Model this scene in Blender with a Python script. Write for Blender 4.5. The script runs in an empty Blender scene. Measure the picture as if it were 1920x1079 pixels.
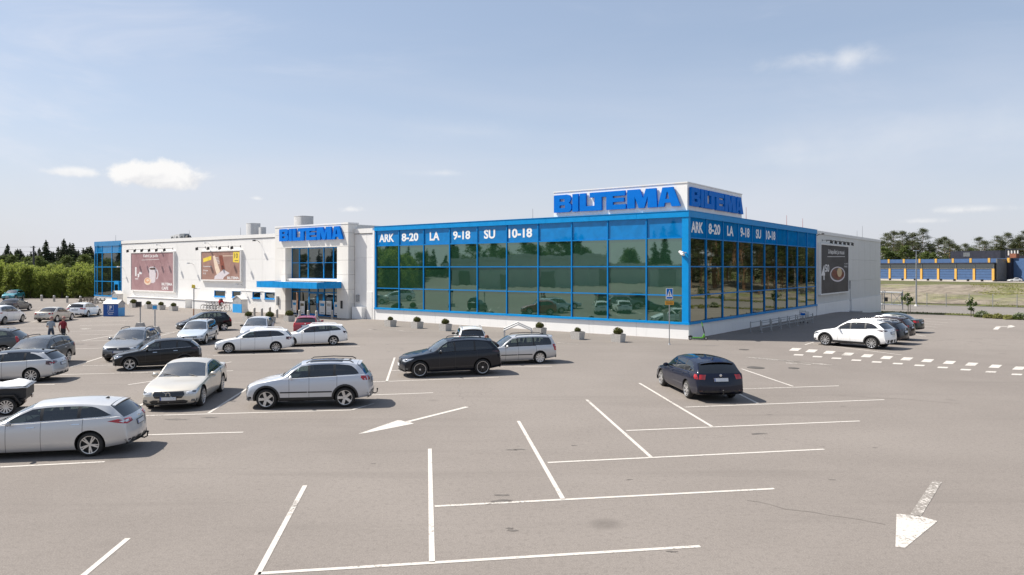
import bpy, bmesh, math, random
import numpy as np
from mathutils import Vector, Matrix, noise
from mathutils.bvhtree import BVHTree
from mathutils.geometry import tessellate_polygon

R_ = math.radians
scene = bpy.context.scene
COL = scene.collection

# ------------------------------------------------------------------ camera, sky, sun, exposure
CAM_H, FOC, HORIZON = 4.9, 1360.0, 503.0            # metres, pixels of the 1920 wide photograph
cam_data = bpy.data.cameras.new('camera')
cam_data.sensor_width = 36.0
cam_data.lens = FOC / 1920 * 36
cam_data.shift_y = -(539.5 - HORIZON) / 1920
cam_data.clip_start = 0.1
cam_data.clip_end = 6000
cam = bpy.data.objects.new('camera', cam_data)
cam.location = (0, 0, CAM_H)
cam.rotation_euler = (math.pi / 2, 0, 0)
COL.objects.link(cam)
scene.camera = cam

SUN_EL = R_(50)
SUN_AZ = math.atan2(-.975, .22)                      # compass style angle of the sun from +Y towards +X
sd = bpy.data.lights.new('sun', 'SUN')
sd.energy = 5.0
sd.angle = R_(0.53)
sd.color = (1.0, .945, .86)
sun = bpy.data.objects.new('sun', sd)
S = Vector((math.sin(SUN_AZ) * math.cos(SUN_EL), math.cos(SUN_AZ) * math.cos(SUN_EL), math.sin(SUN_EL)))
sun.rotation_euler = S.to_track_quat('Z', 'Y').to_euler()
sun.location = S * 200
COL.objects.link(sun)

world = bpy.data.worlds.new('World')
scene.world = world
world.use_nodes = True
WN = world.node_tree
WN.nodes.clear()

def wn(t, **kw):
    n = WN.nodes.new(t)
    for k, v in kw.items():
        setattr(n, k, v)
    return n

def wmath(op, a, b=None, c=None, clamp=False):
    n = wn('ShaderNodeMath', operation=op, use_clamp=clamp)
    for i, x in enumerate((a, b, c)):
        if x is None: continue
        if isinstance(x, (int, float)): n.inputs[i].default_value = x
        else: WN.links.new(x, n.inputs[i])
    return n.outputs[0]

def wmix(fac, a, b):
    n = wn('ShaderNodeMix', data_type='RGBA')
    for s, x in ((n.inputs[0], fac), (n.inputs[6], a), (n.inputs[7], b)):
        if isinstance(x, (int, float)): s.default_value = x
        elif isinstance(x, tuple): s.default_value = (*x, 1)
        else: WN.links.new(x, s)
    return n.outputs[2]

sky = wn('ShaderNodeTexSky', sky_type='NISHITA')
sky.sun_disc = False
sky.sun_elevation = SUN_EL
sky.sun_rotation = SUN_AZ
sky.altitude = 20
sky.air_density = 1.0
sky.dust_density = 1.6
sky.ozone_density = 1.0
tc = wn('ShaderNodeTexCoord')
DIR = tc.outputs['Generated']
sep = wn('ShaderNodeSeparateXYZ'); WN.links.new(DIR, sep.inputs[0])
def wnoise(scale_xyz, scale, detail, rough, off=(0, 0, 0), dist=0.0, rot=(0, 0, 0)):
    mp = wn('ShaderNodeMapping'); mp.inputs['Scale'].default_value = scale_xyz
    mp.inputs['Location'].default_value = off; mp.inputs['Rotation'].default_value = rot
    WN.links.new(DIR, mp.inputs['Vector'])
    n = wn('ShaderNodeTexNoise'); n.inputs['Scale'].default_value = scale
    n.inputs['Detail'].default_value = detail; n.inputs['Roughness'].default_value = rough
    n.inputs['Distortion'].default_value = dist
    WN.links.new(mp.outputs[0], n.inputs['Vector'])
    return n.outputs['Fac']
def wramp(x, lo, hi):
    n = wn('ShaderNodeMapRange', interpolation_type='SMOOTHSTEP')
    n.inputs['From Min'].default_value = lo; n.inputs['From Max'].default_value = hi
    WN.links.new(x, n.inputs['Value'])
    return n.outputs[0]
base = sky.outputs[0]
# whitish summer air low over the horizon, all the way round
up_ = wramp(sep.outputs['Z'], -0.02, 0.30)
low = wmath('SUBTRACT', .84, wmath('MULTIPLY', up_, .50))
hazec = wmix(up_, (7.1, 7.25, 7.85), (6.9, 8.25, 10.7))
col = wmix(low, base, hazec)
# thin drawn-out high cloud
cir = wramp(wnoise((1.0, 1.0, 3.6), 2.6, 7, .58, (2.1, .4, 0), .9, (0, .25, .5)), .49, .80)
cir = wmath('MULTIPLY', cir, wramp(wnoise((1, 1, 2), 1.3, 2, .5, (5.3, 1.7, 0)), .40, .66))
col = wmix(wmath('MULTIPLY', cir, .58), col, (7.9, 8.05, 8.8))
veil = wmath('MULTIPLY', wramp(wnoise((1, 1, 5), 1.7, 5, .55, (9, 3, 1), .4), .36, .74), wramp(sep.outputs['Z'], .40, .05))
col = wmix(wmath('MULTIPLY', veil, .42), col, (7.3, 7.4, 8.1))
def pix_dir(px, py):
    return Vector(((px - 960) / FOC, 1.0, -(py - HORIZON) / FOC)).normalized()
def cloud(px, py, wpx, hpx, nscale, soft, strength, seed, under=.82, flat=1.0, amp=2.4):
    """one cloud standing in a fixed compass direction of the sky"""
    global col
    d = pix_dir(px, py); rt = d.cross(Vector((0, 0, 1))).normalized(); up = rt.cross(d)
    def dot(v):
        n = wn('ShaderNodeVectorMath', operation='DOT_PRODUCT'); WN.links.new(DIR, n.inputs[0])
        n.inputs[1].default_value = v; return n.outputs['Value']
    a = wmath('DIVIDE', dot(rt), wpx / FOC); b = wmath('DIVIDE', dot(up), hpx / FOC)
    b2 = wmath('MULTIPLY', b, wmath('ADD', 1.0, wmath('MULTIPLY', wmath('LESS_THAN', b, 0.0), flat)))
    r = wmath('SQRT', wmath('ADD', wmath('MULTIPLY', a, a), wmath('MULTIPLY', b2, b2)))
    n1 = wnoise((1, 1, 1.25), nscale, 9, .62, (seed, seed * .7, 0), .25)
    den = wmath('ADD', wmath('SUBTRACT', 1.0, r), wmath('MULTIPLY', wmath('SUBTRACT', n1, .5), amp))
    front = wmath('GREATER_THAN', dot(d), 0.5)
    m = wmath('MULTIPLY', wmath('MULTIPLY', wramp(den, .0, soft), strength), front)
    sh = wramp(wmath('ADD', b, wmath('MULTIPLY', wmath('SUBTRACT', n1, .5), 3.0)), -.95, .35)
    cc = wmix(sh, (8.9 * under, 9.0 * under, 9.4 * under), (9.3, 9.2, 9.1))
    col = wmix(m, col, cc)
cloud(306, 335, 95, 35, 26, .42, .97, 3.1, .78, .55, 1.5)
cloud(138, 324, 56, 13, 30, .7, .80, 6.2, .86, .4, 1.5)
cloud(1540, 112, 105, 24, 15, 1.7, .62, 8.4, .98, 0, 2.0)
cloud(1588, 112, 30, 28, 24, 1.4, .55, 8.9, 1.0, 0, 1.6)
cloud(655, 394, 30, 8, 40, 1.0, .6, 1.7, .92, .4)
cloud(480, 373, 16, 6, 40, 1.0, .6, 2.4, .92, .4)
cloud(1815, 394, 84, 10, 30, 1.3, .60, 4.7, .74, .3, 1.9)
cloud(1720, 250, 330, 66, 6, 2.2, .40, 12.7, .93, 0, 2.2)
cloud(1500, 300, 260, 30, 8, 2.2, .28, 15.1, .93, 0, 2.4)
cloud(1730, 415, 44, 7, 34, 1.4, .5, 5.9, .76, .3, 1.9)
cloud(830, 325, 75, 9, 16, 1.6, .42, 9.9, .98, 0, 2.0)
cloud(880, 248, 190, 34, 8, 2.2, .34, 7.7, .95, 0, 2.2)
bg = wn('ShaderNodeBackground')
bg.inputs['Strength'].default_value = 0.068
WN.links.new(col, bg.inputs['Color'])
wo = wn('ShaderNodeOutputWorld')
WN.links.new(bg.outputs[0], wo.inputs['Surface'])

scene.view_settings.view_transform = 'Standard'
scene.view_settings.look = 'None'
scene.view_settings.use_curve_mapping = False
scene.view_settings.gamma = 1.0
scene.view_settings.exposure = 0.64
scene.render.engine = 'CYCLES'
scene.cycles.max_bounces = 8
scene.cycles.transparent_max_bounces = 12

# ------------------------------------------------------------------ place helpers
UX = Vector((0.79312, -0.60906, 0)); VY = Vector((0.60906, 0.79312, 0))
CORNER = Vector((12.094, 49.843, 0))
ROT = math.atan2(UX.y, UX.x)
def sstep(x, a, b):
    t = min(1.0, max(0.0, (x - a) / (b - a))); return t * t * (3 - 2 * t)
def local(x, y):
    d = Vector((x, y, 0)) - CORNER
    return d.dot(UX), d.dot(VY)
def gz(x, y):
    """height of the ground: level, falling away behind the far right end of the store and rising again beyond the road"""
    lx, ly = local(x, y)
    return -1.3 * sstep(ly, 37, 65) * sstep(lx, -45, -5) * (1 - sstep(ly, 104, 150))
def W(lx, ly, z=None):
    p = CORNER + UX * lx + VY * ly
    p.z = gz(p.x, p.y) if z is None else z
    return p
def G(px, py, z=None):
    """ground point seen at a pixel of the photograph"""
    g = 0.0
    for _ in range(12):
        Y = FOC * (CAM_H - g) / (py - HORIZON); X = (px - 960) / FOC * Y
        g = gz(X, Y)
    return Vector((X, Y, g if z is None else z))
def at(px, py, Y):
    return Vector(((px - 960) / FOC * Y, Y, CAM_H - (py - HORIZON) / FOC * Y))
def FX(px, d=0.0):
    r = (px - 960) / FOC; c = CORNER + VY * d
    return (r * c.y - c.x) / (UX.x - r * UX.y)
def RY(px, d=0.0):
    r = (px - 960) / FOC; c = CORNER + UX * d
    return (r * c.y - c.x) / (VY.x - r * VY.y)

# ------------------------------------------------------------------ objects
def link(name, data, parent=None, loc=None, rot=None):
    o = bpy.data.objects.new(name, data)
    COL.objects.link(o)
    if parent is not None: o.parent = parent
    if loc is not None: o.location = loc
    if rot is not None: o.rotation_euler = (0, 0, rot) if isinstance(rot, (int, float)) else rot
    return o
def tag(o, label=None, cat=None, group=None, kind=None):
    if label: o['label'] = label
    if cat: o['category'] = cat
    if group: o['group'] = group
    if kind: o['kind'] = kind
    return o
def thing(name, label, cat, loc=(0, 0, 0), rot=0.0, group=None):
    return tag(link(name, None, None, loc, rot), label, cat, group)
def copy_tree(o, parent=None):
    c = o.copy(); COL.objects.link(c)
    if parent is not None: c.parent = parent
    for ch in list(o.children): copy_tree(ch, c)
    return c

class MB:
    def __init__(s): s.v, s.f, s.m = [], [], []
    def add(s, vs, fs, mi=0):
        n = len(s.v); s.v += [tuple(p) for p in vs]
        for f in fs: s.f.append(tuple(i + n for i in f)); s.m.append(mi)
        return s
    def box(s, x0, x1, y0, y1, z0, z1, mi=0):
        vs = [(x, y, z) for z in (z0, z1) for y in (y0, y1) for x in (x0, x1)]
        return s.add(vs, [(0, 2, 3, 1), (4, 5, 7, 6), (0, 1, 5, 4), (2, 6, 7, 3), (0, 4, 6, 2), (1, 3, 7, 5)], mi)
    def hexa(s, bottom, top, mi=0):
        n = len(bottom)
        fs = [tuple(reversed(range(n))), tuple(range(n, 2 * n))] + [(i, (i + 1) % n, n + (i + 1) % n, n + i) for i in range(n)]
        return s.add(list(bottom) + list(top), fs, mi)
    def cyl(s, p0, p1, r0, r1=None, n=10, mi=0, caps=True):
        r1 = r0 if r1 is None else r1
        p0, p1 = Vector(p0), Vector(p1); d = (p1 - p0).normalized()
        a = d.orthogonal().normalized(); b = d.cross(a)
        vs = []
        for p, r in ((p0, r0), (p1, r1)):
            vs += [p + (a * math.cos(2 * math.pi * i / n) + b * math.sin(2 * math.pi * i / n)) * r for i in range(n)]
        fs = [(i, (i + 1) % n, n + (i + 1) % n, n + i) for i in range(n)]
        if caps: fs += [tuple(reversed(range(n))), tuple(range(n, 2 * n))]
        return s.add(vs, fs, mi)
    def tube(s, pts, r, n=6, mi=0):
        pts = [Vector(p) for p in pts]; k = len(pts)
        t0 = (pts[1] - pts[0]).normalized(); a = t0.orthogonal().normalized()
        vs = []
        for i, p in enumerate(pts):
            t = (pts[min(i + 1, k - 1)] - pts[max(i - 1, 0)]).normalized()
            a = (a - t * a.dot(t)).normalized(); b = t.cross(a)
            rr = r[i] if isinstance(r, (list, tuple)) else r
            vs += [p + (a * math.cos(2 * math.pi * j / n) + b * math.sin(2 * math.pi * j / n)) * rr for j in range(n)]
        fs = [(i * n + j, i * n + (j + 1) % n, (i + 1) * n + (j + 1) % n, (i + 1) * n + j) for i in range(k - 1) for j in range(n)]
        fs += [tuple(reversed(range(n))), tuple(range((k - 1) * n, k * n))]
        return s.add(vs, fs, mi)
    def lathe(s, prof, o, axis, n=24, mi=0, close=False):
        """prof: list of (radius, along)"""
        o = Vector(o); ax = Vector(axis).normalized(); a = ax.orthogonal().normalized(); b = ax.cross(a); k = len(prof)
        vs = [o + ax * h + (a * math.cos(2 * math.pi * j / n) + b * math.sin(2 * math.pi * j / n)) * r for r, h in prof for j in range(n)]
        fs = [(i * n + j, i * n + (j + 1) % n, ((i + 1) % k) * n + (j + 1) % n, ((i + 1) % k) * n + j) for i in range(k if close else k - 1) for j in range(n)]
        return s.add(vs, fs, mi)
    def ball(s, c, r, n=10, mi=0, zs=1.0, jit=0.0, rng=None):
        vs, m = [], n // 2
        for i in range(m + 1):
            th = math.pi * i / m
            for j in range(n):
                ph = 2 * math.pi * j / n; q = 1 + (rng.uniform(-jit, jit) if rng else 0)
                vs.append((c[0] + r * q * math.sin(th) * math.cos(ph), c[1] + r * q * math.sin(th) * math.sin(ph), c[2] + r * q * zs * math.cos(th)))
        fs = [(i * n + j, (i + 1) * n + j, (i + 1) * n + (j + 1) % n, i * n + (j + 1) % n) for i in range(m) for j in range(n)]
        return s.add(vs, fs, mi)
    def extrude(s, loops, fmap, d0, d1, mi=0, back=True):
        """loops: outer then holes, 2D; fmap(a,b,d) -> xyz"""
        tri = tessellate_polygon([[Vector((a, b, 0)) for a, b in lp] for lp in loops])
        flat = [p for lp in loops for p in lp]; n = len(flat)
        vs = [fmap(a, b, d1) for a, b in flat] + [fmap(a, b, d0) for a, b in flat]
        fs = [tuple(t) for t in tri]
        if back: fs += [tuple(i + n for i in reversed(t)) for t in tri]
        k = 0
        for lp in loops:
            m = len(lp)
            fs += [(k + i, k + i + n, k + (i + 1) % m + n, k + (i + 1) % m) for i in range(m)]
            k += m
        return s.add(vs, fs, mi)
    def build(s, name, mats, parent=None, smooth=None, loc=None, rot=None, fix=True):
        me = bpy.data.meshes.new(name)
        me.from_pydata(s.v, [], s.f)
        if not isinstance(mats, (list, tuple)): mats = [mats]
        for m in mats: me.materials.append(m)
        me.polygons.foreach_set('material_index', s.m)
        if fix:
            bm = bmesh.new(); bm.from_mesh(me); bmesh.ops.recalc_face_normals(bm, faces=bm.faces); bm.to_mesh(me); bm.free()
        if smooth is not None:
            me.polygons.foreach_set('use_smooth', [True] * len(me.polygons))
            me.set_sharp_from_angle(angle=R_(smooth))
        me.update()
        return link(name, me, parent, loc, rot)

# ------------------------------------------------------------------ materials
MATS = {}
def lin(h):
    h = h.lstrip('#')
    return tuple(((int(h[i:i + 2], 16) / 255 + .055) / 1.055) ** 2.4 if int(h[i:i + 2], 16) > 10 else int(h[i:i + 2], 16) / 255 / 12.92 for i in (0, 2, 4))
class NT:
    def __init__(s, name):
        s.mat = bpy.data.materials.new(name); s.mat.use_nodes = True
        s.t = s.mat.node_tree; s.b = s.t.nodes['Principled BSDF']; s.out = s.t.nodes['Material Output']
    def n(s, t, **kw):
        x = s.t.nodes.new(t)
        for k, v in kw.items(): setattr(x, k, v)
        return x
    def l(s, a, b): s.t.links.new(a, b)
    def set(s, sock, x):
        if hasattr(x, 'is_output'): s.l(x, sock)
        elif isinstance(x, tuple) and len(x) == 3 and sock.type == 'RGBA': sock.default_value = (*x, 1)
        else: sock.default_value = x
    def math(s, op, a, b=None, clamp=False):
        n = s.n('ShaderNodeMath', operation=op, use_clamp=clamp); s.set(n.inputs[0], a)
        if b is not None: s.set(n.inputs[1], b)
        return n.outputs[0]
    def mix(s, f, a, b, blend='MIX'):
        n = s.n('ShaderNodeMix', data_type='RGBA', blend_type=blend)
        s.set(n.inputs[0], f); s.set(n.inputs[6], a); s.set(n.inputs[7], b); return n.outputs[2]
    def coord(s, kind='Object'):
        if kind == 'World': return s.n('ShaderNodeNewGeometry').outputs['Position']
        return s.n('ShaderNodeTexCoord').outputs[kind]
    def noise(s, vec, scale, detail=4, rough=.55, dist=0, sc=None):
        if sc:
            mp = s.n('ShaderNodeMapping'); mp.inputs['Scale'].default_value = sc; s.l(vec, mp.inputs['Vector']); vec = mp.outputs[0]
        n = s.n('ShaderNodeTexNoise'); s.l(vec, n.inputs['Vector']); n.inputs['Scale'].default_value = scale
        n.inputs['Detail'].default_value = detail; n.inputs['Roughness'].default_value = rough; n.inputs['Distortion'].default_value = dist
        return n.outputs['Fac']
    def ramp(s, x, lo, hi, a=0.0, b=1.0):
        n = s.n('ShaderNodeMapRange', interpolation_type='SMOOTHSTEP'); s.l(x, n.inputs['Value'])
        n.inputs['From Min'].default_value = lo; n.inputs['From Max'].default_value = hi
        n.inputs['To Min'].default_value = a; n.inputs['To Max'].default_value = b; return n.outputs[0]
    def bump(s, h, strength=.3, dist=.01):
        n = s.n('ShaderNodeBump'); n.inputs['Strength'].default_value = strength; n.inputs['Distance'].default_value = dist
        s.l(h, n.inputs['Height']); s.l(n.outputs[0], s.b.inputs['Normal'])
    def p(s, **kw):
        names = dict(color='Base Color', rough='Roughness', metal='Metallic', coat='Coat Weight', coatr='Coat Roughness', spec='Specular IOR Level', emit='Emission Color', emits='Emission Strength', trans='Transmission Weight', ior='IOR', sheen='Sheen Weight')
        for k, v in kw.items(): s.set(s.b.inputs[names[k]], v)
        return s
def simple(name, color, rough=.5, metal=0.0, var=.08, scale=6.0, bump=0.0, **kw):
    """plain material with a little tonal variation and wear"""
    if name in MATS: return MATS[name]
    t = NT(name); v = t.coord('Object')
    n1 = t.noise(v, scale, 5, .6)
    c = t.mix(t.ramp(n1, .3, .7), tuple(x * (1 - var) for x in color), tuple(min(1, x * (1 + var)) for x in color))
    t.p(color=c, rough=t.ramp(n1, .2, .8, max(0.02, rough - .06), rough + .06), metal=metal, **kw)
    if bump: t.bump(t.noise(v, scale * 8, 4, .6), bump, .004)
    MATS[name] = t.mat
    return t.mat

# ------------------------------------------------------------------ ground
def asphalt(name, dark, light, seed):
    t = NT(name); v = t.coord('World')
    big = t.noise(v, .045, 4, .55, .6); mid = t.noise(v, .35, 5, .6, .4); grain = t.noise(v, 38, 3, .75); grit = t.noise(v, 9, 4, .7)
    sweep = t.noise(v, .16, 5, .6, 1.2, (.25, 1, 1))
    c = t.mix(t.ramp(big, .36, .64), tuple(x * .95 for x in dark), light)
    c = t.mix(t.math('MULTIPLY', t.ramp(mid, .35, .72), .30), c, tuple(x * 1.14 for x in light))
    c = t.mix(t.math('MULTIPLY', t.ramp(sweep, .52, .72), .38), c, tuple(x * .80 for x in dark))
    c = t.mix(t.math('MULTIPLY', t.ramp(grain, .42, .72), .55), c, tuple(min(1, x * 1.45) for x in light))
    c = t.mix(t.math('MULTIPLY', t.ramp(grain, .50, .26), .50), c, tuple(x * .58 for x in dark))
    c = t.mix(t.math('MULTIPLY', t.ramp(grit, .54, .28), .42), c, tuple(x * .70 for x in dark)); c = t.mix(t.math('MULTIPLY', t.ramp(t.noise(v, 4.2, 3, .75), .56, .74), .28), c, tuple(x * 1.22 for x in light))
    stain = t.noise(v, .8, 3, .5, .8)
    c = t.mix(t.math('MULTIPLY', t.ramp(stain, .73, .80), .55), c, tuple(x * .45 for x in dark))
    vor = t.n('ShaderNodeTexVoronoi', feature='DISTANCE_TO_EDGE'); vor.inputs['Scale'].default_value = .075
    wob = t.n('ShaderNodeVectorMath', operation='MULTIPLY_ADD'); wv = t.n('ShaderNodeTexNoise'); wv.inputs['Scale'].default_value = .6; wv.inputs['Detail'].default_value = 5
    t.l(v, wv.inputs['Vector']); t.l(wv.outputs['Color'], wob.inputs[0]); wob.inputs[1].default_value = (5, 5, 5); t.l(v, wob.inputs[2]); t.l(wob.outputs[0], vor.inputs['Vector'])
    sp = t.n('ShaderNodeTexVoronoi'); sp.inputs['Scale'].default_value = .42; t.l(v, sp.inputs['Vector']); sc_ = t.n('ShaderNodeSeparateColor'); t.l(sp.outputs['Color'], sc_.inputs[0])
    drip = t.math('MULTIPLY', t.math('MULTIPLY', t.ramp(t.math('ADD', sp.outputs['Distance'], t.math('MULTIPLY', t.math('SUBTRACT', mid, .5), .25)), .17, .03), t.math('GREATER_THAN', sc_.outputs[0], .72)), t.ramp(grit, .3, .6, .25, .75))
    c = t.mix(drip, c, tuple(x * .68 for x in dark))
    trk = t.noise(v, .9, 4, .6, .5, (.07, 1, 1)); c = t.mix(t.math('MULTIPLY', t.ramp(trk, .54, .70), .28), c, tuple(x * .80 for x in dark))
    crack = t.math('MULTIPLY', t.ramp(vor.outputs['Distance'], .0032, .0008), t.math('MULTIPLY', t.ramp(big, .48, .58), .35))
    c = t.mix(crack, c, tuple(x * .4 for x in dark))
    t.p(color=c, rough=.92, spec=.25)
    t.bump(t.math('ADD', grain, t.math('MULTIPLY', grit, .6)), .55, .006)
    return t.mat
M_asph = asphalt('bleached_asphalt', (.181, .159, .142), (.214, .190, .170), 1)
M_road = asphalt('road_asphalt', (.165, .150, .135), (.195, .178, .162), 2)
def paint_mat(name, worn):
    t = NT(name); v = t.coord('World'); n1 = t.noise(v, 14, 5, .7); n2 = t.noise(v, .55, 4, .6)
    c = t.mix(t.ramp(n1, .3, .7), (.47, .435, .395), (.57, .535, .49))
    wear = t.ramp(t.math('ADD', n1, t.math('MULTIPLY', n2, .9)), worn, worn - .13)
    c = t.mix(wear, c, (.22, .198, .176))
    t.p(color=c, rough=.8, spec=.3); t.bump(n1, .3, .003)
    return t.mat
M_line = paint_mat('road_paint', .87); M_worn = paint_mat('worn_road_paint', .98); M_faded = paint_mat('faded_road_paint', 1.08)
def meadow(name):
    t = NT(name); v = t.coord('World')
    a = t.noise(v, .035, 5, .6, .8); b = t.noise(v, .5, 5, .65); g = t.noise(v, 6, 4, .7)
    soil = t.mix(t.ramp(b, .36, .64), (.150, .125, .098), (.265, .225, .180))
    grass = t.mix(t.ramp(b, .35, .65), (.105, .125, .036), (.19, .20, .066))
    f = t.math('ADD', t.math('MULTIPLY', a, .8), t.math('MULTIPLY', g, .35))
    c = t.mix(t.ramp(f, .57, .73), soil, grass)
    t.p(color=c, rough=.95, spec=.2); t.bump(g, .8, .05)
    return t.mat
M_field = meadow('rough_meadow')
def grass_mat(name, a, b):
    t = NT(name); v = t.coord('World'); n1 = t.noise(v, .6, 5, .6); n2 = t.noise(v, 11, 4, .7)
    c = t.mix(t.ramp(n1, .3, .7), a, b); c = t.mix(t.math('MULTIPLY', t.ramp(n2, .45, .7), .5), c, tuple(x * .6 for x in a))
    t.p(color=c, rough=.95, spec=.2); t.bump(n2, .8, .03); return t.mat
M_grass = grass_mat('mown_grass', (.085, .098, .030), (.150, .150, .052))

def sheet(name, x0, x1, y0, y1, step, mat, dz, loc=True, hfun=None, parent=None):
    nx, ny = max(1, int((x1 - x0) / step)), max(1, int((y1 - y0) / step)); mb = MB()
    for j in range(ny + 1):
        for i in range(nx + 1):
            a, b = x0 + (x1 - x0) * i / nx, y0 + (y1 - y0) * j / ny
            p = W(a, b) if loc else Vector((a, b, gz(a, b)))
            p.z += dz + (hfun(a, b) if hfun else 0); mb.v.append(tuple(p))
    for j in range(ny):
        for i in range(nx):
            k = j * (nx + 1) + i; mb.f.append((k, k + 1, k + nx + 2, k + nx + 1)); mb.m.append(0)
    return mb.build(name, mat, parent, smooth=60, fix=False)
# terrain: fine near, coarse to the horizon
mb = MB(); xs = [-3000, -1500, -700, -400] + [-300 + 20 * i for i in range(31)] + [400, 700, 1500, 3000]
ys = [-3000, -1200, -500] + [-300 + 15 * i for i in range(51)] + [520, 700, 1200, 3500]
for y in ys:
    for x in xs:
        lx, ly = local(x, y)
        mb.v.append((x, y, gz(x, y) - .06 - .10 * (lx > -110) * (ly < 95) ))
for j in range(len(ys) - 1):
    for i in range(len(xs) - 1):
        k = j * len(xs) + i; mb.f.append((k, k + 1, k + len(xs) + 1, k + len(xs))); mb.m.append(0)
tag(mb.build('terrain', grass_mat('rough_grassland', (.075, .085, .032), (.135, .130, .058)), None, smooth=60, fix=False), kind='structure')
car_park = tag(sheet('car_park', -170, 75, -150, 63.6, 2.2, M_asph, .0), kind='structure')
tag(sheet('verge', -6, 130, 63.6, 67.6, 2, M_grass, .05), kind='structure')
road = tag(sheet('road', -60, 150, 67.6, 92, 3, M_road, .0), kind='structure')
tag(sheet('roadside_verge', 9, 150, 92, 99, 3, M_grass, .06), kind='structure')
def mound(a, b):
    n = noise.noise(Vector((a * .045, b * .045, 3.3))) + .5 * noise.noise(Vector((a * .16, b * .16, 7)))
    e = min(1, max(0, (b - 99) / 10)) * min(1, max(0, (175 - b) / 25)) * min(1, max(0, (a + 30) / 20))
    return e * (.85 + .9 * n)
tag(sheet('field', -40, 190, 99, 180, 2.5, M_field, .02, hfun=mound), kind='structure')

def strip_pts(pts, w, mat, name='parking_line', parent=car_park, dz=.006):
    """painted line along ground points, laid on the ground in short lengths"""
    mb = MB(); ln = 0
    for a, b in zip(pts[:-1], pts[1:]):
        d = (b - a); d.z = 0; L = d.length
        if L < 1e-4: continue
        d /= L; n = Vector((-d.y, d.x, 0)); k = max(1, int(L / 2.5))
        for i in range(k):
            q = []
            for s_, sg in ((i / k, -1), ((i + 1) / k, -1), ((i + 1) / k, 1), (i / k, 1)):
                p = a + d * L * s_ + n * sg * w / 2; q.append((p.x, p.y, gz(p.x, p.y) + dz))
            mb.add(q, [(0, 1, 2, 3)])
    return mb.build(name, mat, parent, fix=False)
def line(x1, y1, x2, y2, w=.102, mat=M_line): strip_pts([G(x1, y1), G(x2, y2)], w, mat)
LINES = [
 (484, 1076, 1313, 1025), (572, 911, 482, 1079), (806, 842, 810, 1055), (815, 950, 1452, 917), (972, 790, 1056, 937), (1027, 868, 1545, 843),
 (1100, 750, 1221, 858), (1174, 808, 1612, 790), (1199, 719, 1336, 801), (1284, 764, 1658, 750), (1296, 693, 1421, 757), (1388, 730, 1573, 724),
 (1390, 692, 1487, 725), (240, 1010, 156, 1080), (275, 816, 456, 811), (-20, 877.5, 196, 866.5), (270, 780, 659, 769.5), (391, 775, 470, 725),
 (250, 766, 290, 748), (240, 722, 330, 708.5), (112, 703, 330, 697.5), (155, 686.5, 240, 684.5), (132, 689, 240, 655), (-20, 723.5, 103, 721.5),
 (690, 741.5, 812, 737), (690, 717, 936, 708), (725, 716, 740, 671), (734, 695.5, 800, 693), (930, 689.3, 1035, 687.3), (400, 667.5, 558, 663),
 (543, 653.2, 675, 650), (395, 697.5, 437, 695.5), (400, 685, 434, 679), (700, 757.5, 660, 769), (152, 640, 252, 622), (125, 655, 240, 652),
 (20, 645, 120, 626), (120, 640.5, 232, 638.5), (30, 633, 110, 631), (150, 628.5, 300, 625), (28, 624.5, 210, 620), (280, 634.5, 350, 618),
 (310, 625, 360, 617), (150, 611, 270, 608), (190, 603, 250, 601), (60, 591, 82, 589), (60, 583.5, 100, 580), (45, 607, 66, 603), (136, 597, 192, 592),
 (62, 579, 110, 577), (425, 604, 455, 605.5)]
for q in LINES: line(*q)
for q in [(1697, 596, 1793, 600.5), (1694, 601, 1777, 605.5), (1706, 605.8, 1767, 609.3), (1702, 611.3, 1758, 614), (1716, 616, 1752, 618.4), (1716, 621.7, 1748, 624.7), (1716, 628, 1736, 631)]:
    line(*q, w=.11)
line(1509, 647, 1526, 642); line(1524, 645, 1690, 666, .10)
# give-way crossing: a row of squares and a row of dashes
def quad_mark(px, py, wx, wy, name, sk):
    p = G(px, py); mb = MB(); u = UX; n = VY
    q = [p - u * wx / 2 - n * wy / 2, p + u * wx / 2 - n * wy / 2, p + u * wx / 2 + n * wy / 2, p - u * wx / 2 + n * wy / 2]
    mb.add([(a.x, a.y, gz(a.x, a.y) + .006) for a in q], [(0, 1, 2, 3)]); mb.build(name, M_line, car_park, fix=False)
E8 = lambda x, y: (1480 + x / 3.598, 420 + y / 3.598)
def poly_mark(name, pts, mat=M_line, parent=car_park):
    mb = MB(); g = [G(*p) for p in pts]
    mb.add([(a.x, a.y, a.z + .006) for a in g], [tuple(range(len(g)))]); return mb.build(name, mat, parent, fix=False)
for x, y in [(40, 848), (150, 858), (270, 868), (395, 880), (525, 891), (657, 903), (792, 912), (932, 924), (1080, 936), (1230, 948), (1390, 962), (1550, 975), (1715, 989)]:
    s_ = .9 + .12 * x / 1500; w_ = 35 * s_; h_ = 10 * s_
    poly_mark('crossing_square', [E8(x - w_ - 12, y + h_ * .85), E8(x + w_ - 14, y + h_ * 1.15), E8(x + w_ + 12, y - h_ * .85), E8(x - w_ + 14, y - h_ * 1.15)])
for x, y in [(62, 885), (190, 897), (318, 908), (452, 921), (590, 933), (732, 944), (878, 956), (1035, 970), (1190, 985), (1360, 1000), (1535, 1017)]:
    s_ = .9 + .12 * x / 1500; w_ = 35 * s_; h_ = 4.4 * s_
    poly_mark('crossing_dash', [E8(x - w_ - 4, y + h_ * .7), E8(x + w_ - 5, y + h_ * 1.3), E8(x + w_ + 4, y - h_ * .7), E8(x - w_ + 5, y - h_ * 1.3)])
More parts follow.
